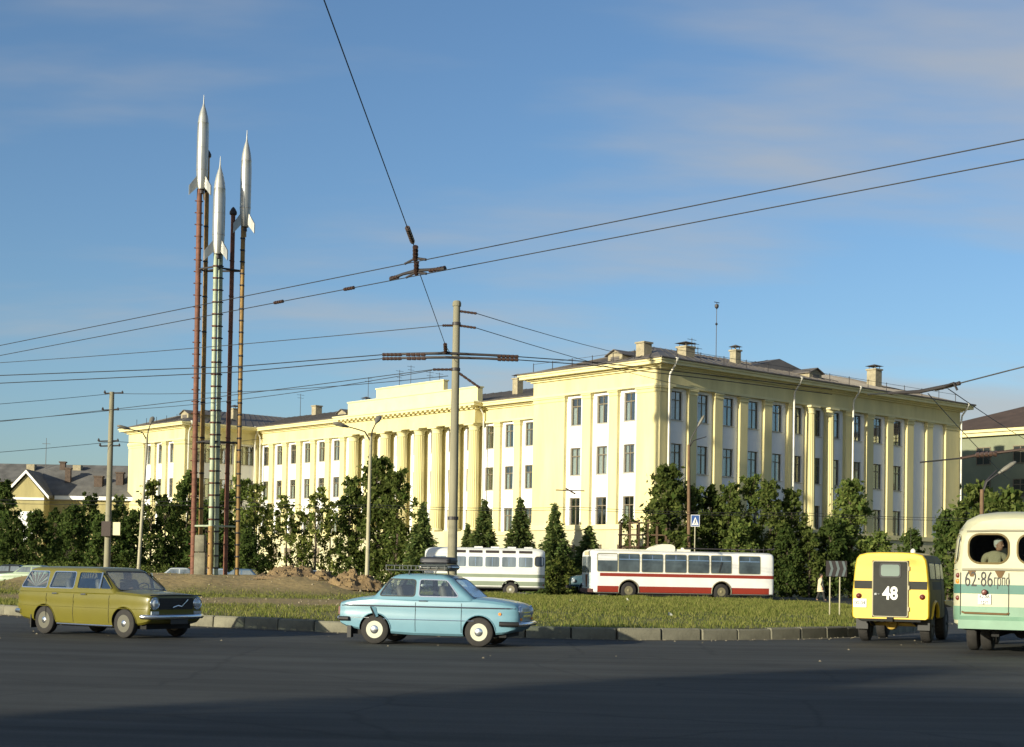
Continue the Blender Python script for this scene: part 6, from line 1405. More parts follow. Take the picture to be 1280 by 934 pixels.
# ------------------------------------------------------------------ rocket monument
MON = thing('rocket_monument', 'monument of three silver rockets standing on tall rusty twin posts', 'monument', (0, 0, 0))
MY = 79.2
def pxm(px_, py_, Y=MY + .8): return at(px_, py_, Y - 0.8)
PADZ = island_z(pxm(262, 720).x, 79.2)
def rocket(px_, y_tip, y_cone, y_bot, w_px, Y, fins):
    tip, base = pxm(px_ + 1, y_tip, Y), pxm(px_, y_bot, Y); cone = pxm(px_, y_cone, Y); r = w_px / 2 / FPX * (Y - .8) * .94; L_ = tip.z - base.z; cz = cone.z - base.z
    o = thing_part('rocket', base)
    m = MB(); m.lathe([(r * .70, 0), (r * .74, .05), (r * .92, .55), (r, 1.0), (r, cz - .5), (r * .93, cz), (r * .97, cz + .03)], 28); m.lathe([(r * 1.0, .98), (r * 1.03, 1.0), (r * 1.03, 1.05), (r, 1.07)], 28); m.lathe([(r * 1.0, cz * .62), (r * 1.025, cz * .62 + .02), (r, cz * .62 + .05)], 28)
    b = m.build('rocket', SILVER, MON, 45, base)
    m = MB(); m.lathe([(r * .95, cz), (r * .80, cz + (L_ - cz) * .3), (r * .52, cz + (L_ - cz) * .6), (r * .2, cz + (L_ - cz) * .84), (.035, L_ - .05), (.012, L_ + .4)], 28); m.build('nose_cone', mat('nose_metal', (.42, .42, .38), .4, .1, 3, metal=.5), b, 45)
    m = MB(); m.lathe([(r * .45, -.22), (r * .38, -.05), (r * .6, 0.0)], 20); m.build('nozzle', STEELDARK, b, 45)
    fm = MB(); prof = [(r * .85, .72), (r * 2.3, .12), (r * 2.3, -.40), (r * .78, .10)]
    n = 4; vs_ = [(a, -.035, z) for a, z in prof] + [(a, .035, z) for a, z in prof]; fm.add(vs_, [(0, 1, 2, 3), (7, 6, 5, 4)] + [(i, (i + 1) % n, n + (i + 1) % n, n + i) for i in range(n)]); fme = fm.mesh('fin', SILVER)
    for a in fins: put(fme, 'fin', b, (0, 0, 0), R(a))
    return b
def thing_part(n_, p): return None
ROCK = [rocket(252, 128, 155, 237, 15.5, 80.0, (-35, 90, 215)), rocket(272.5, 205, 237, 318, 16.5, 79.2, (-38, 85, 212)), rocket(306, 172, 202, 284, 14.5, 80.3, (-30, 95, 218))]
posts = [((241.0, 716), (249.5, 237), 80.0, RUST, 7), ((250.0, 716), (259.5, 196), 80.5, OCHRE, 6), ((262.5, 722), (270.0, 318), 79.2, PALEGREEN, 6.5), ((270.0, 718), (276.0, 318), 79.6, PALEGREEN, 6), ((281.5, 717), (291.5, 268), 80.2, RUST, 6), ((296.0, 718), (304.0, 284), 80.3, OCHRE, 6)]
ends = []
for k, (b_, t_, Y, mt, w) in enumerate(posts):
    p0, p1 = pxm(*b_, Y), pxm(*t_, Y); p0.z = PADZ - .3; r = w / 2 / FPX * (Y - .8) * .92; ends.append((p0, p1))
    m = MB(); m.path([p0, p0.lerp(p1, .5), p1], r, 10); po = m.build('post', mt, MON, 50)
    if k == 2:
        m = MB(); q = p0.lerp(p1, .165); m.path([p0, q], r * 1.12, 10); m.build('post_sleeve', OCHRE, po, 50)
    # climbing rungs and bolted collars
    rn = MB(); L_ = (p1 - p0).length; nr = int(L_ / .62)
    rung = MB(); rung.tube((-r * 1.7, 0, 0), (r * 1.45, 0, 0), .032, n=6); rung.lathe([(r * 1.0, -.05), (r * 1.08, -.04), (r * 1.08, .04), (r, .05)], 10); rung = rung.mesh('rung', RUST if k % 2 == 0 else STEELDARK, 50)
    if k in (0, 2, 3, 5):
        for i in range(1, nr): q = p0.lerp(p1, i / nr); put(rung, 'rung', po, q, R(18 + 20 * (k % 3)))
    if k in (1, 4):
        for i in range(1, nr // 3): q = p0.lerp(p1, 3 * i / nr); put(rung, 'rung', po, q, R(60))
        m = MB(); m.lathe([(r * 1.2, -.05), (r * 1.7, 0), (r * 1.7, .12), (r * .9, .3), (r * .3, .38), (0, .4)], 12, p1); m.build('post_cap', STEELDARK, po, 40)
for zpx in (337, 553, 658):
    P_ = []
    for (p0, p1) in ends:
        zt = pxm(270, zpx, 80).z; t = (zt - p0.z) / (p1.z - p0.z); P_.append(p0.lerp(p1, t) if t <= 1 else None)
    m = MB()
    for a, b_ in ((0, 1), (1, 3), (0, 2), (2, 3), (2, 4), (3, 5), (4, 5), (1, 5)):
        if P_[a] is not None and P_[b_] is not None: m.path([P_[a], P_[b_]], .05, 6)
    m.build('cross_brace', PALEGREEN if zpx > 600 else STEELDARK, MON)
for k, (b_, t_) in enumerate((((243.5, 718), (258, 691)), ((244.5, 690), (257, 669)))):
    p0, p1 = pxm(*b_, 79.9), pxm(*t_, 79.9)
    m = MB(); w = (p1.x - p0.x) / 2; z0 = (PADZ - .1 if k == 0 else p0.z); hgt = p1.z - z0; secs = []
    for z, ins in ((0, .03), (.03, 0), (hgt - .03, 0), (hgt, .03)): secs.append([(x, y, z) for x, y in rrect(-w + ins, w - ins, -.32 + ins, .32 - ins, .05, 2)])
    m.loft(secs); o = m.build('concrete_block', CONCRETE, None, 30, ((p0.x + p1.x) / 2, 79.1, z0)); tag(o, ('tall concrete block standing at the foot of the rocket posts', 'smaller concrete block set on top of the tall block')[k], 'concrete block', 'concrete blocks at the monument foot')

# ------------------------------------------------------------------ poles, lamps, signs
def pole_obj(name, label, cat, base, top, r0, r1, material, group=None):
    t = thing(name, label, cat, (base.x, base.y, base.z), 0, group); d = top - base
    m = MB(); m.path([Vector((0, 0, -.3)), d * .5, d], [r0, (r0 + r1) / 2, r1], 14); m.build('pole', material, t, 50)
    return t, d
def on_isl(x, y): return island_z(x, y)
mp_top = at(571, 383, 45); mp_b = at(565.3, 700, 45); mp_b = mp_top + (mp_b - mp_top) * ((mp_top.z - KERB_H) / (mp_top.z - mp_b.z)); mp_b.z = KERB_H
MP, mpd = pole_obj('catenary_pole', 'tall concrete catenary pole behind the pale blue saloon', 'pole', mp_b, mp_top, .155, .105, CONPOLE)
m = MB(); m.lathe([(.0, 0), (.13, 0), (.13, .1), (.1, .16), (0, .18)], 12, mpd); m.build('pole_cap', CONPOLE, MP)
def zat(py_, Y): return at(568, py_, Y).z
for zp, wd in ((648, .0), (405, 0), (462, 0)):
    z = zat(zp, 45) - mp_b.z; c = mpd * (z / mpd.z); rr = .155 - .05 * z / mpd.z
    m = MB(); m.lathe([(rr + .005, -.05), (rr + .02, -.045), (rr + .02, .045), (rr + .005, .05)], 14, c); m.build('clamp', STEELDARK, MP)
BROWNINS = mat('brown_insulator', (.05, .028, .02), .35)
def insulator(m, p0, p1, r=.05, n=5):
    p0, p1 = Vector(p0), Vector(p1); m.path([p0, p1], r * .55, 7)
    for i in range(n): a, b_ = p0.lerp(p1, (i + .06) / n), p0.lerp(p1, (i + .86) / n); m.tube(a, b_, r * .68, r * .82, 8)
def wire(name, label, pts, r=.012, sag=0.0, n=10, group='overhead wires', cat='wire', material=None):
    P_ = []
    for a, b_ in zip(pts, pts[1:]):
        a, b_ = Vector(a), Vector(b_)
        for i in range(n): t = i / n; q = a.lerp(b_, t); q.z -= sag * 4 * t * (1 - t); P_.append(q)
    P_.append(Vector(pts[-1])); m = MB(); m.path(P_, r, 5); o = m.build(name, material or RUBBER); return tag(o, label, cat, group)
def pxz(px_, py_, z):     # point at height z on the sight line of a pixel
    d = at(px_, py_, 10) - Vector((0, 0, EYE)); return Vector((0, 0, EYE)) + d * ((z - EYE) / d.z)
# near pair of trolley wires with its crossing gear
ZC = 5.75
A0, A1 = pxz(-500, 532.7, ZC), pxz(1340, 148, ZC); B0, B1 = pxz(-500, 540.4, ZC), pxz(1340, 183, ZC)
A1 = A0 + (pxz(1280, 174, ZC) - A0) * 1.06; B1 = B0 + (pxz(1280, 199, ZC) - B0) * 1.06
def sagline(a, b_, sg): return [a.lerp(b_, t) - Vector((0, 0, sg * 4 * t * (1 - t))) for t in np.linspace(0, 1, 24)]
wire('trolley_wire', 'upper wire of the near pair crossing the whole sky', [A0, A1], .0072, .0, 2); wire('trolley_wire', 'lower wire of the near pair crossing the whole sky', [B0, B1], .0072, .0, 2)
XA = A0.lerp(A1, ((pxz(513, 326, ZC) - A0).dot(A1 - A0)) / (A1 - A0).length_squared); XB_ = B0.lerp(B1, ((pxz(522, 345, ZC) - B0).dot(B1 - B0)) / (B1 - B0).length_squared)
dA = (A1 - A0).normalized()
# span wire: from the concrete pole over the far pair to the near pair and on over the viewer
FARP = pxz(557, 443, 5.75); PT = mp_b + mpd * ((zat(452, 45) - mp_b.z) / mpd.z)
up = Vector((0, 0, .16))
NEAR_END = at(405, 0, 13.5); nd = (NEAR_END - (XA + up)); NE2 = XA + up + nd * 2.2
wire('span_wire', 'cross span wire running from the concrete pole up over the viewer', [PT, FARP + up, XB_ + up, XA + up, NE2], .0065, 0, 6)
def hanger(label, p, d, along):
    t = thing('wire_hanger', label, 'wire fitting', p, 0, 'wire hangers on the cross span'); m = MB(); insulator(m, Vector((0, 0, .02)) - d * .02, Vector((0, 0, .17)) + d * .25, .05, 4); m.build('insulator', BROWNINS, t)
    m = MB(); m.path([-along * .22 + Vector((0, 0, -.0)), Vector((0, 0, .05)), along * .22], .018, 6); m.path([(0, 0, .04), (0, 0, .16)], .03, 6); m.build('clip', STEELDARK, t); return t
sd = (XA - XB_).normalized()
hanger('brown hanger on the upper near trolley wire', XA, sd * .8, dA)
h2 = hanger('brown hanger on the lower near trolley wire', XB_, sd * .6, dA)
t = thing('section_insulator', 'long section insulator hung in the lower near trolley wire', 'wire fitting', XB_, 0, 'section insulators')
m = MB(); m.path([-dA * .58 + Vector((0, 0, .02)), -dA * .30 + Vector((0, 0, .06)), Vector((0, 0, .07)), dA * .30 + Vector((0, 0, .05)), dA * .62 + Vector((0, 0, .02))], [.028, .022, .03, .02, .03], 7); m.build('runner', STEELDARK, t)
m = MB(); insulator(m, dA * .28 + Vector((0, 0, .035)), dA * .62 + Vector((0, 0, .035)), .038, 5); insulator(m, -dA * .58 + Vector((0, 0, .035)), -dA * .40 + Vector((0, 0, .035)), .038, 3); m.build('insulator', BROWNINS, t)
ins_t = (XA + XB_) / 2 + up
t = thing('strain_insulator', 'strain insulator in the cross span above the near wires', 'wire fitting', XA + up, 0, 'strain insulators'); m = MB(); u_ = nd.normalized(); insulator(m, u_ * .35, u_ * .95, .045, 6); m.build('insulator', BROWNINS, t)
for k, (px_, top) in enumerate(((432, 1), (339, 0))):
    a0, a1 = ((A0, A1), (B0, B1))[1 - 1 if k == 0 else 1]
    d_ = (a1 - a0).normalized(); tpar = 0
    best = min((abs((640 + (a0.lerp(a1, q / 400).x / a0.lerp(a1, q / 400).y) * FPX) - px_), q / 400) for q in range(401))[1]; p = B0.lerp(B1, best)
    m = MB(); dd = (B1 - B0).normalized(); insulator(m, p - dd * .12, p + dd * .12, .035, 4); tag(m.build('wire_clamp', BROWNINS), ('small dark clamp on the lower near wire left of the crossing', 'small dark clamp on the lower near wire over the rightmost rocket post')[k], 'wire fitting', 'clamps on the near wires')
# second pair, 30 m off, with long section insulators in front of the concrete pole
Z2 = 5.75
def poly2(dy): return [pxz(-500, 492 + dy * 14, Z2), pxz(-40, 471 + dy * 10, Z2), pxz(300, 458 + dy * 7, Z2), pxz(478, 443.5 + dy * 5, Z2), pxz(557, 443 + dy * 5, Z2), pxz(648, 446 + dy * 4, Z2), pxz(733, 452 + dy * 4, Z2), pxz(880, 468 + dy * 5, Z2), pxz(1040, 487 + dy * 6, Z2)]
P2A, P2B = poly2(0), poly2(1)
wire('trolley_wire', 'upper wire of the second pair passing before the concrete pole', P2A, .010, 0, 3); wire('trolley_wire', 'lower wire of the second pair passing before the concrete pole', P2B, .010, 0, 3)
for k, P_ in enumerate((P2A, P2B)):
    a, b_ = P_[3], P_[5]; c = P_[4]; t = thing('section_insulator', ('upper long section insulator crossing in front of the concrete pole', 'lower long section insulator crossing in front of the concrete pole')[k], 'wire fitting', c, 0, 'section insulators')
    m = MB(); m.path([a - c, Vector((0, 0, .03)), b_ - c], [.03, .02, .03], 7); m.build('runner', STEELDARK, t)
    m = MB(); da = (a - c).normalized(); db = (b_ - c).normalized(); insulator(m, (a - c) - da * .40, a - c, .045, 5); insulator(m, (b_ - c) - db * .42, b_ - c, .045, 5); insulator(m, da * .8 , da * .4, .045, 4); m.build('insulator', BROWNINS, t)
hanger('dark hanger joining the second wire pair to the cross span', FARP, (XB_ - FARP).normalized() * .9, Vector((1, 0, 0)))
# bracket insulators on the concrete pole
for k, (py_, x0, x1) in enumerate(((389, 580, 596), (407, 578, 595), (407, 569, 553), (462, 566, 541), (466, 577, 600))):
    za_ = zat(py_, 45); c = mp_b + mpd * ((za_ - mp_b.z) / mpd.z); e = at(x1, py_ + (3 if x1 > 570 else 0) + (16 if k == 4 else 0), 45); m = MB(); s_ = 1 if e.x > c.x else -1; st_ = c + Vector((s_ * .09, 0, 0)); insulator(m, st_, e, .05, 5); m.build('bracket_insulator', BROWNINS, MP, None, -mp_b)
    ends_w = {0: at(905, 462, 100), 1: at(960, 500, 112), 2: at(-420, 470, 80), 3: at(-420, 560, 90), 4: None}[k]
    if ends_w: wire('guy_wire', ('thin line from the pole top to the right wing roof', 'second thin line from the pole top toward the street front', 'thin line from the pole top out to the left', 'lower thin line from the pole out to the left', '')[k], [e, ends_w], .012, .35, 12, 'thin lines from the concrete pole')
# utility pole at the left with its boxes
ub = at(133.5, 716, 84); ut = at(140, 490, 84); ub.z = 0.3; UP, ud = pole_obj('utility_pole', 'weathered utility pole with dark and pale sign boxes at left', 'pole', ub, ut, .19, .13, CONPOLE)
for k, (py_, x0, x1) in enumerate(((492, 128, 150), (513, 126, 145), (552, 122, 146), (558, 124, 148))):
    z = at(137, py_, 84).z - ub.z; c = ud * (z / ud.z); m = MB(); m.path([c + Vector(((x0 - 137) * 84 / FPX, 0, 0)), c + Vector(((x1 - 137) * 84 / FPX, 0, .05))], .04, 6)
    for e in (x0, x1): m.lathe([(.05, 0), (.07, .06), (.03, .16), (0, .18)], 8, c + Vector(((e - 137) * 84 / FPX, 0, 0)))
    m.build('cross_arm', STEELDARK, UP)
z = at(137, 661, 84).z - ub.z; c = ud * (z / ud.z)
m = MB(); m.box(c.x - .26, c.x + .24, -.42, -.17, z - .42, z + .40); m.build('switch_box', mat('dark_brown_box', (.035, .02, .015), .6), UP); m = MB(); m.box(c.x + .30, c.x + .74, -.30, -.24, z - .36, z + .36); m.box(c.x + .1, c.x + .35, -.26, -.22, z - .05, z + .02); m.build('sign_plate', mat('pale_sign', (.66, .62, .38), .7), UP)
for k, (a, b_) in enumerate((((142, 492), (560, 470)), ((142, 513), (540, 463)), ((146, 552), (330, 548)))):
    wire('overhead_line', ('topmost line from the utility pole to the right', 'second line from the utility pole to the right', 'lowest line from the utility pole to the right')[k], [at(*a, 84), at(*b_, 60 if k < 2 else 100)], .014, .25, 12, 'lines from the utility pole'); wire('overhead_line', ('topmost line from the utility pole to the left edge', 'second line from the utility pole to the left edge', 'lowest line from the utility pole to the left edge')[k], [at(*a, 84), at(-460, a[1] + 40, 70)], .014, .2, 12, 'lines from the utility pole')
# double-armed street lamps
def street_lamp(label, bpx, tpx, Y, arms, material, r0=.12, r1=.075, zb=0.3, group='double-armed street lamps'):
    b_ = at(*bpx, Y); t_ = at(*tpx, Y); b_ = t_ + (b_ - t_) * ((t_.z - zb) / (t_.z - b_.z)); b_.z = zb
    t, d = pole_obj('street_lamp', label, 'street lamp', b_, t_, r0, r1, material, group)
    for (ex, ey, lamp, yy) in arms:
        e = at(ex, ey, Y + yy) - b_; mid = d.lerp(e, .5) + Vector((0, 0, .10)); m = MB(); m.path([d - Vector((0, 0, .25)), d.lerp(mid, .5) + Vector((0, 0, .08)), mid, e], [.045, .04, .035, .03], 6); a_ = m.build('arm', STEELDARK, t, 60)
        if lamp:
            u_ = (e - mid).normalized(); m = MB(); L_ = .75; q = []; side = u_.cross(Vector((0, 0, 1))); side = side.normalized() if side.length > .1 else Vector((1, 0, 0)); upv = side.cross(u_)
            secs = []
            for (s_, w, h_) in ((-.12, .05, .05), (0, .08, .07), (.2, .16, .10), (.55, .17, .10), (.72, .10, .06), (.76, .03, .02)):
                c = e + u_ * s_; secs.append([c + side * (w * math.cos(2 * math.pi * i / 12)) + upv * (h_ * math.sin(2 * math.pi * i / 12)) for i in range(12)])
            m.loft(secs); ln = m.build('lantern', mat('lantern_grey', (.16, .15, .12), .5, .2, 5), a_, 50)
            m = MB(); secs = [[c2 + side * (w * math.cos(2 * math.pi * i / 10)) - upv * (.06 + .05 * abs(math.sin(2 * math.pi * i / 10))) + u_ * 0 for i in range(10)] for c2, w in ((e + u_ * .15, .09), (e + u_ * .35, .12), (e + u_ * .58, .08))]; m.loft(secs); m.build('lamp_glass', LAMPGLASS, ln, 50)
    return t
LAMPM = mat('painted_pole', (.36, .33, .22), .8, .3, 1.5, streak=True); RUSTPOLE = mat('rusty_pole', (.14, .085, .045), .85, .35, 2)
street_lamp('double-armed street lamp before the portico beside the earth heap', (458.5, 726), (463.5, 546), 80, [(433, 533, True, -.6), (470.5, 528, True, 1.0)], LAMPM)
street_lamp('leaning double-armed street lamp before the left wing', (173, 712), (184, 546), 96, [(161, 536, True, -.6), (188.5, 529, True, 1.0)], LAMPM, zb=0)
street_lamp('street lamp with one lantern missing before the building corner', (861, 690), (861, 556), 103.5, [(873.5, 531, True, 0), (883, 546, False, .3)], RUSTPOLE, zb=0.1, r0=.14, r1=.10)
street_lamp('street lamp with white pole head behind the near bus', (1227, 660), (1227.5, 612), 62, [(1251, 590, True, 0), (1246, 588, False, .5)], RUSTPOLE, r0=.10, r1=.08, zb=0)
# pedestrian crossing sign on a bracket of its own post
cp = at(869, 651, 102.6); CS = thing('crossing_sign', 'blue pedestrian crossing sign with white triangle before the trees', 'road sign', (cp.x, cp.y, 0)); m = MB(); m.tube((0, .05, -.05), (0, .05, cp.z + .3), .04, n=8); m.build('post', LAMPM, CS)
m = MB(); m.box(-.30, .30, -.03, .0, cp.z - .40, cp.z + .40); pl_ = m.build('plate', PLATE, CS); m = MB(); m.box(-.265, .265, -.034, -.030, cp.z - .365, cp.z + .365); m.build('blue_field', mat('sign_blue', (.03, .08, .25), .5), pl_)
m = MB(); m.prism([(-.23, cp.z - .30), (.23, cp.z - .30), (0, cp.z + .26)], -.038, -.034, 'y'); m.build('triangle', PLATE, pl_)
m = MB(); m.lathe([(.035, -.041), (.035, -.039), (0, -.0385)], 8, (0.01, 0, cp.z + .06), 'y'); m.prism([(-.03, cp.z - .10), (.04, cp.z - .10), (.045, cp.z + .02), (-.02, cp.z + .02)], -.041, -.038, 'y'); m.prism([(-.10, cp.z - .26), (-.06, cp.z - .26), (.0, cp.z - .10), (-.03, cp.z - .10)], -.041, -.038, 'y'); m.prism([(.06, cp.z - .26), (.10, cp.z - .26), (.04, cp.z - .10), (.005, cp.z - .10)], -.041, -.038, 'y'); m.build('walking_figure', BLACKP, pl_)
# striped direction board
cvp = at(1045.5, 711, 50); CV = thing('arrow_sign', 'dark board with three pale arrow stripes on two thin posts', 'road sign', (cvp.x, 50, island_z(cvp.x, 50)), R(-6)); zz = cvp.z - CV.location.z
m = MB(); m.box(-.34, .34, -.015, .015, zz - .26, zz + .26); bd = m.build('board', mat('dark_red_brown', (.018, .013, .013), .7), CV)
for k in range(3):
    x = -.19 + .21 * k; m = MB(); m.prism([(x - .06, zz + .25), (x + .02, zz + .25), (x + .09, zz), (x + .02, zz - .25), (x - .06, zz - .25), (x + .01, zz)], -.021, -.0155, 'y'); m.build('stripe', mat('stripe_grey', (.085, .11, .11), .7), bd)
for x in (-.20, .12): m = MB(); m.tube((x, .035, -.2), (x, .035, zz + .2), .022, n=8); m.build('post', LAMPM, CV)
# wires over the back road and the fittings at the right
wire('trolley_wire', 'near wire over the back road', [at(-420, 616, 84), at(300, 627, 84), at(465, 631, 84), at(720, 634, 84), at(1000, 641, 84), at(1310, 648, 84)], .014, .12, 6); wire('trolley_wire', 'far wire over the back road', [at(-420, 620, 85), at(300, 632, 85), at(465, 634, 85), at(720, 637, 85), at(1000, 644, 85), at(1310, 651, 85)], .014, .12, 6)
m = MB(); p = at(715, 613, 84); insulator(m, p + Vector((-.35, 0, .1)), p + Vector((.2, 0, -.2)), .06, 4); m.path([p + Vector((-.9, 0, 0)), p + Vector((.7, 0, -.02))], .03, 6); m.path([p + Vector((0, 0, -.02)), p + Vector((0, 0, -1.0))], .012, 5); tag(m.build('wire_switch', BROWNINS), 'small dark wire switch seen before the right wing panels', 'wire fitting', 'section insulators')
R1 = [at(1085, 493, 31), at(1150, 489.5, 30.0), at(1200, 479, 29.3), at(1262, 463, 28.6), at(1330, 446, 28)]
wire('trolley_wire', 'wire rising to the right over the far corner of the street front', R1, .014, 0, 3)
t = thing('section_insulator', 'thick brown section insulator over the far corner of the street front', 'wire fitting', R1[1], 0, 'section insulators'); m = MB(); m.path([p - R1[1] for p in (R1[0].lerp(R1[1], .4), R1[1], R1[2])], [.025, .04, .035], 7); m.path([R1[1].lerp(R1[2], .6) - R1[1], R1[2] - R1[1] + Vector((-.12, 0, .0)), R1[2] - R1[1] + Vector((-.05, 0, -.14))], .025, 6); m.build('runner', STEELDARK, t); m = MB(); insulator(m, Vector((.3, 0, .05)), R1[2] - R1[1], .055, 6); m.build('insulator', BROWNINS, t)
R2 = [at(1150, 578, 40), at(1200, 573, 39.5), at(1222, 569, 39.2), at(1247, 567, 39), at(1285, 561, 38.6), at(1330, 553, 38)]
wire('trolley_wire', 'lower wire crossing before the brown-roofed block', R2, .022, 0, 3)
t = thing('section_insulator', 'dark section insulator before the windows of the brown-roofed block', 'wire fitting', R2[2], 0, 'section insulators'); m = MB(); insulator(m, Vector((-.05, 0, 0)), R2[3] - R2[2], .10, 5); m.path([R2[1] - R2[2], Vector((0, 0, 0)), R2[4] - R2[2]], .035, 6); m.build('insulator', BROWNINS, t)
for k, (a, b_) in enumerate((((1160, 492), (1262, 600)), ((1185, 486), (1300, 560)))): wire('guy_wire', ('thin slanting wire below the right section insulator', 'second slanting wire at the right section insulator')[k], [at(*a, 29.8), at(*b_, 60)], .010, .05, 6, 'slanting wires at the right')
# timber pergola with climbing plants before the right wing
pg0, pg1 = at(776, 690, 105.2), at(832, 690, 104.0); PG = thing('pergola', 'dark timber pergola with railing at the foot of the right wing', 'pergola', (0, 0, 0)); pz0, pz1 = at(800, 684, 105).z, at(800, 654, 105).z; TIM = mat('dark_timber', (.09, .055, .03), .9, .3, 4)
for k in range(6):
    p = pg0.lerp(pg1, k / 5); m = MB(); m.box(p.x - .07, p.x + .07, p.y - .07, p.y + .07, 0, pz1); m.build('post', TIM, PG); m = MB(); m.box(p.x - .05, p.x + .05, p.y + 1.4, p.y + 1.54, 0, pz1 - .05); m.build('post', TIM, PG); m = MB(); m.box(p.x - .04, p.x + .04, p.y - .35, p.y + 1.8, pz1 + .10, pz1 + .22); m.build('cross_beam', TIM, PG)
for z in (pz0, (pz0 + pz1) / 2, pz1): m = MB(); m.path([pg0 + Vector((-.2, -.09, z - pg0.z)), pg1 + Vector((.2, -.09, z - pg1.z))], .055, 6); m.build('rail', TIM, PG)
for k, t_ in enumerate((.3, .62)):
    p = pg0.lerp(pg1, t_); m = MB(); m.lathe([(.28, 0), (.34, .05), (.34, .75), (.28, .8), (.3, .86), (0, .86)], 14); o = m.build('barrel', mat('red_barrel', (.36, .06, .03), .6, .2, 4), None, 40, (p.x - 2.0 + .2 * k, p.y + .5, pz0 - 1.0)); 
    c = MB(); c.box(-.5, .5, -.5, .5, -(pz0 - 1.0), 0); c.build('stand', TIM, o); tag(o, ('red barrel on a timber stand left of the pergola', 'red barrel on a timber stand under the pergola')[k], 'barrel', 'red barrels at the pergola')
c_ = np.array([tuple(pg0.lerp(pg1, random.random()) + Vector((random.gauss(0, .2), random.uniform(-.2, 1.4), random.uniform(pz0, pz1 + .4) - pg0.z))) for _ in range(26)]); put(leaves(c_, np.full(len(c_), .35), 45, .10, LEAF_A, 'climbing_leaves'), 'climbing_leaves', PG)

# ------------------------------------------------------------------ the walking person
pp = at(1025.5, 750, 96.6); PR = thing('person', 'person in a pale raincoat walking right along the back road', 'person', (pp.x, 96.6, 0), 0)
skin_body('body', [(0, 0, .92), (0, 0, 1.15), (.01, 0, 1.38), (.03, 0, 1.50), (.05, -.10, .88), (.16, -.10, .50), (.26, -.10, .10), (.36, -.10, .06), (-.02, .10, .88), (-.08, .10, .50), (-.22, .10, .12), (-.12, .10, .05), (.0, -.21, 1.36), (-.10, -.24, 1.08), (.02, -.24, .86), (.07, -.24, .78), (.0, .21, 1.36), (.12, .24, 1.10), (.22, .24, .90), (.28, .24, .83)],
          [(0, 1), (1, 2), (2, 3), (0, 4), (4, 5), (5, 6), (6, 7), (0, 8), (8, 9), (9, 10), (10, 11), (2, 12), (12, 13), (13, 14), (14, 15), (2, 16), (16, 17), (17, 18), (18, 19)],
          [.14, .13, .12, .055, .095, .065, .042, .035, .095, .065, .042, .035, .065, .05, .035, .03, .065, .05, .035, .03], SKIN, PR)
COATM = mat('raincoat_cloth', (.62, .53, .33), .85, .1, 6); TROUS = mat('dark_trousers', (.03, .028, .025), .9)
m = MB(); n = 18; secs = []
for z, rx, ry, ox in ((.60, .25, .22, .03), (.75, .22, .22, .02), (.95, .19, .20, .0), (1.12, .165, .19, .0), (1.28, .17, .215, .0), (1.40, .14, .22, .0), (1.46, .09, .14, .01), (1.50, .075, .085, .025)): secs.append([(ox + rx * math.cos(2 * math.pi * i / n) * (1 + .05 * math.sin(5 * i)), ry * math.sin(2 * math.pi * i / n), z) for i in range(n)])
m.loft(secs); co = m.build('raincoat', COATM, PR, 60)
for s, (e, hnd) in ((-1, ((-.11, -.25, 1.08), (.01, -.25, .88))), (1, ((.13, .25, 1.10), (.21, .25, .92)))): m = MB(); m.path([(0, s * .19, 1.40), (0, s * .225, 1.33), e, hnd], [.05, .085, .07, .055], 10); m.build('sleeve', COATM, co, 60)
for pts in ([(.04, -.10, .90), (.16, -.10, .50), (.255, -.10, .11)], [(-.01, .10, .90), (-.08, .10, .50), (-.21, .10, .13)]): m = MB(); m.path(pts, [.11, .085, .07], 10); m.build('trouser_leg', TROUS, PR, 60)
for x, y, z in ((.31, -.10, .04), (-.16, .10, .05)): m = MB(); m.loft([[(x + dx, y + w * math.cos(a), z + h_ * math.sin(a)) for a in np.linspace(0, 2 * math.pi, 9)[:8]] for dx, w, h_ in ((-.12, .03, .03), (-.08, .045, .055), (.05, .045, .04), (.13, .03, .025))]); m.build('shoe', BLACKP, PR, 60)
for s, hp in ((-1, Vector((.05, -.25, .82))), (1, Vector((.24, .25, .86)))):
    m = MB(); m.loft([[(hp.x + w * math.cos(a), hp.y + w * .5 * math.sin(a), hp.z + dz) for a in np.linspace(0, 2 * math.pi, 9)[:8]] for dz, w in ((.06, .03), (.0, .042), (-.04, .036))])
    for k in range(4): m.path([(hp.x - .03 + .02 * k, hp.y, hp.z - .03), (hp.x - .02 + .02 * k, hp.y - s * .01, hp.z - .08 + .006 * abs(k - 1)), (hp.x - .01 + .018 * k, hp.y - s * .03, hp.z - .11 + .008 * abs(k - 1))], .009, 5)
    m.path([(hp.x + .03, hp.y - s * .01, hp.z + .0), (hp.x + .05, hp.y - s * .02, hp.z - .04), (hp.x + .045, hp.y - s * .03, hp.z - .07)], .010, 5); m.build('hand', SKIN, PR, 60)
head_on(PR, .045, 0, 1.62, 0, mat('dark_hair', (.03, .02, .015), .8))

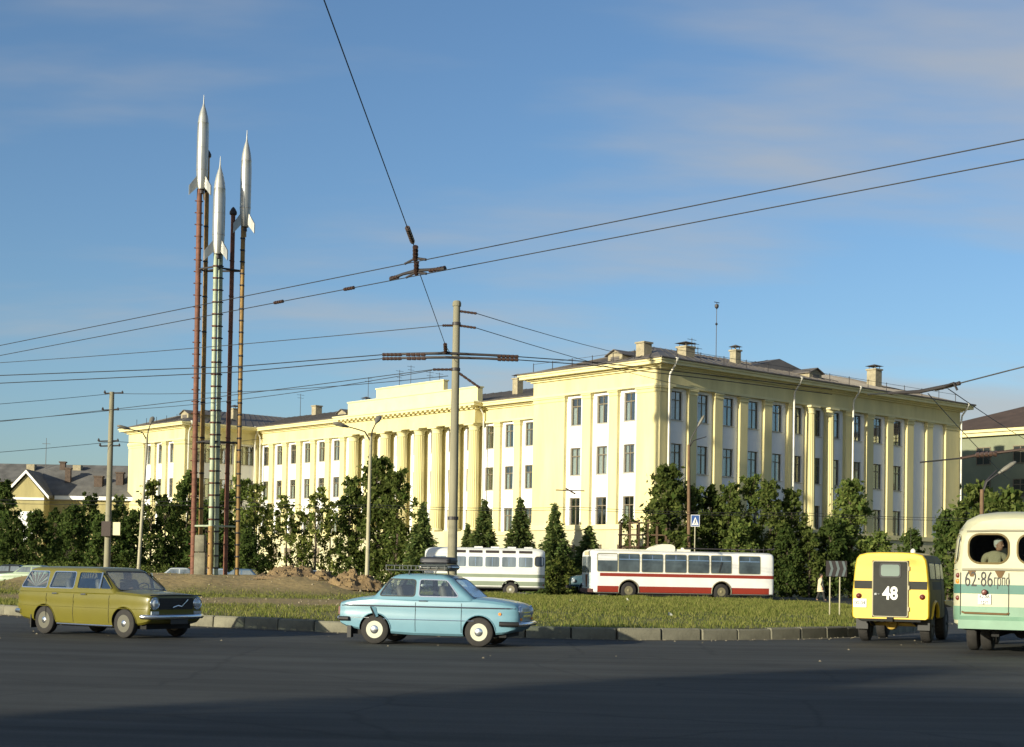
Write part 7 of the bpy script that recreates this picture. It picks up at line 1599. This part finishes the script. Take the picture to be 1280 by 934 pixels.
# ------------------------------------------------------------------ unseen block, added behind the viewer to cast shade over the near road
OB = thing('apartment_building', 'unseen four-storey brick block added behind the viewer to shade the near road', 'building', (-37.3, -25.2, 0), math.atan2(21.9, 9.9))
m = MB(); m.box(-40, 0, -13, 0, 0, 13.4); m.build('wall', mat('red_brick', (0.12, 0.07, 0.05)), OB)
m = MB(); m.box(-40.4, .4, -13.4, .4, 13.4, 14.0); m.build('cornice', CREAM, OB)
for k in range(11):
    for zz in (1.6, 4.8, 8.0, 11.0):
        add_sw(SW2, OB, (-2.2 - 3.5 * k, .04, zz - .4), math.pi)

for k, (q, off, hh) in enumerate(((-1.5, 1.0, 15.2), (-6.0, 1.8, 13.6), (-10.5, .6, 15.8), (-16.0, 1.6, 14.8), (-22.0, 1.2, 15.6), (3.5, -3.0, 12.8), (3.0, -9.0, 14.6))):  # unseen trees added to break up the edge of the block's shadow
    p = OB.location + Vector((q * math.cos(OB.rotation_euler.z) - (off + 2.2) * math.sin(OB.rotation_euler.z), q * math.sin(OB.rotation_euler.z) + (off + 2.2) * math.cos(OB.rotation_euler.z), 0))
    t = thing('broadleaf_tree', ('%s unseen tree added by the brick block to shade the near road' % ('tall', 'lower', 'tallest', 'rather tall', 'far tall', 'lowest end', 'second end')[k]), 'tree', p, k * 1.3, 'unseen trees added for shade'); s_ = hh / KH['broad']; t.scale = (s_ * .8, s_ * .8, s_); put(KINDS['broad'][0], 'trunk', t); put(KINDS['broad'][1], 'crown', t)

# ------------------------------------------------------------------ the two drivers
for root, lab, cx_, coat, hair in ((ZA, 'driver in dark clothes behind the wheel of the pale blue saloon', .24, mat('dark_jacket', (.05, .05, .06), .9), mat('dark_hair', (.03, .02, .015), .8)), (LE, 'driver in a brown jacket behind the wheel of the mustard estate car', .12, mat('brown_jacket', (.16, .09, .05), .9), mat('dark_hair', (.03, .02, .015), .8))):
    t = thing('person', lab, 'person', root.location, root.rotation_euler.z, 'drivers at the wheel')
    skin_body('body', [(cx_, .33, .80), (cx_ - .03, .33, .98), (cx_ - .05, .33, 1.06), (cx_ - .03, .33, 1.12), (cx_ - .03, .50, 1.03), (cx_ + .13, .54, .93), (cx_ + .30, .46, 1.0), (cx_ - .03, .16, 1.03), (cx_ + .13, .12, .93), (cx_ + .30, .22, 1.0)], [(0, 1), (1, 2), (2, 3), (2, 4), (4, 5), (5, 6), (2, 7), (7, 8), (8, 9)], [.14, .14, .09, .05, .07, .05, .035, .07, .05, .035], coat, t)
    head_on(t, cx_ - .01, .33, 1.215, 0, hair, .92)
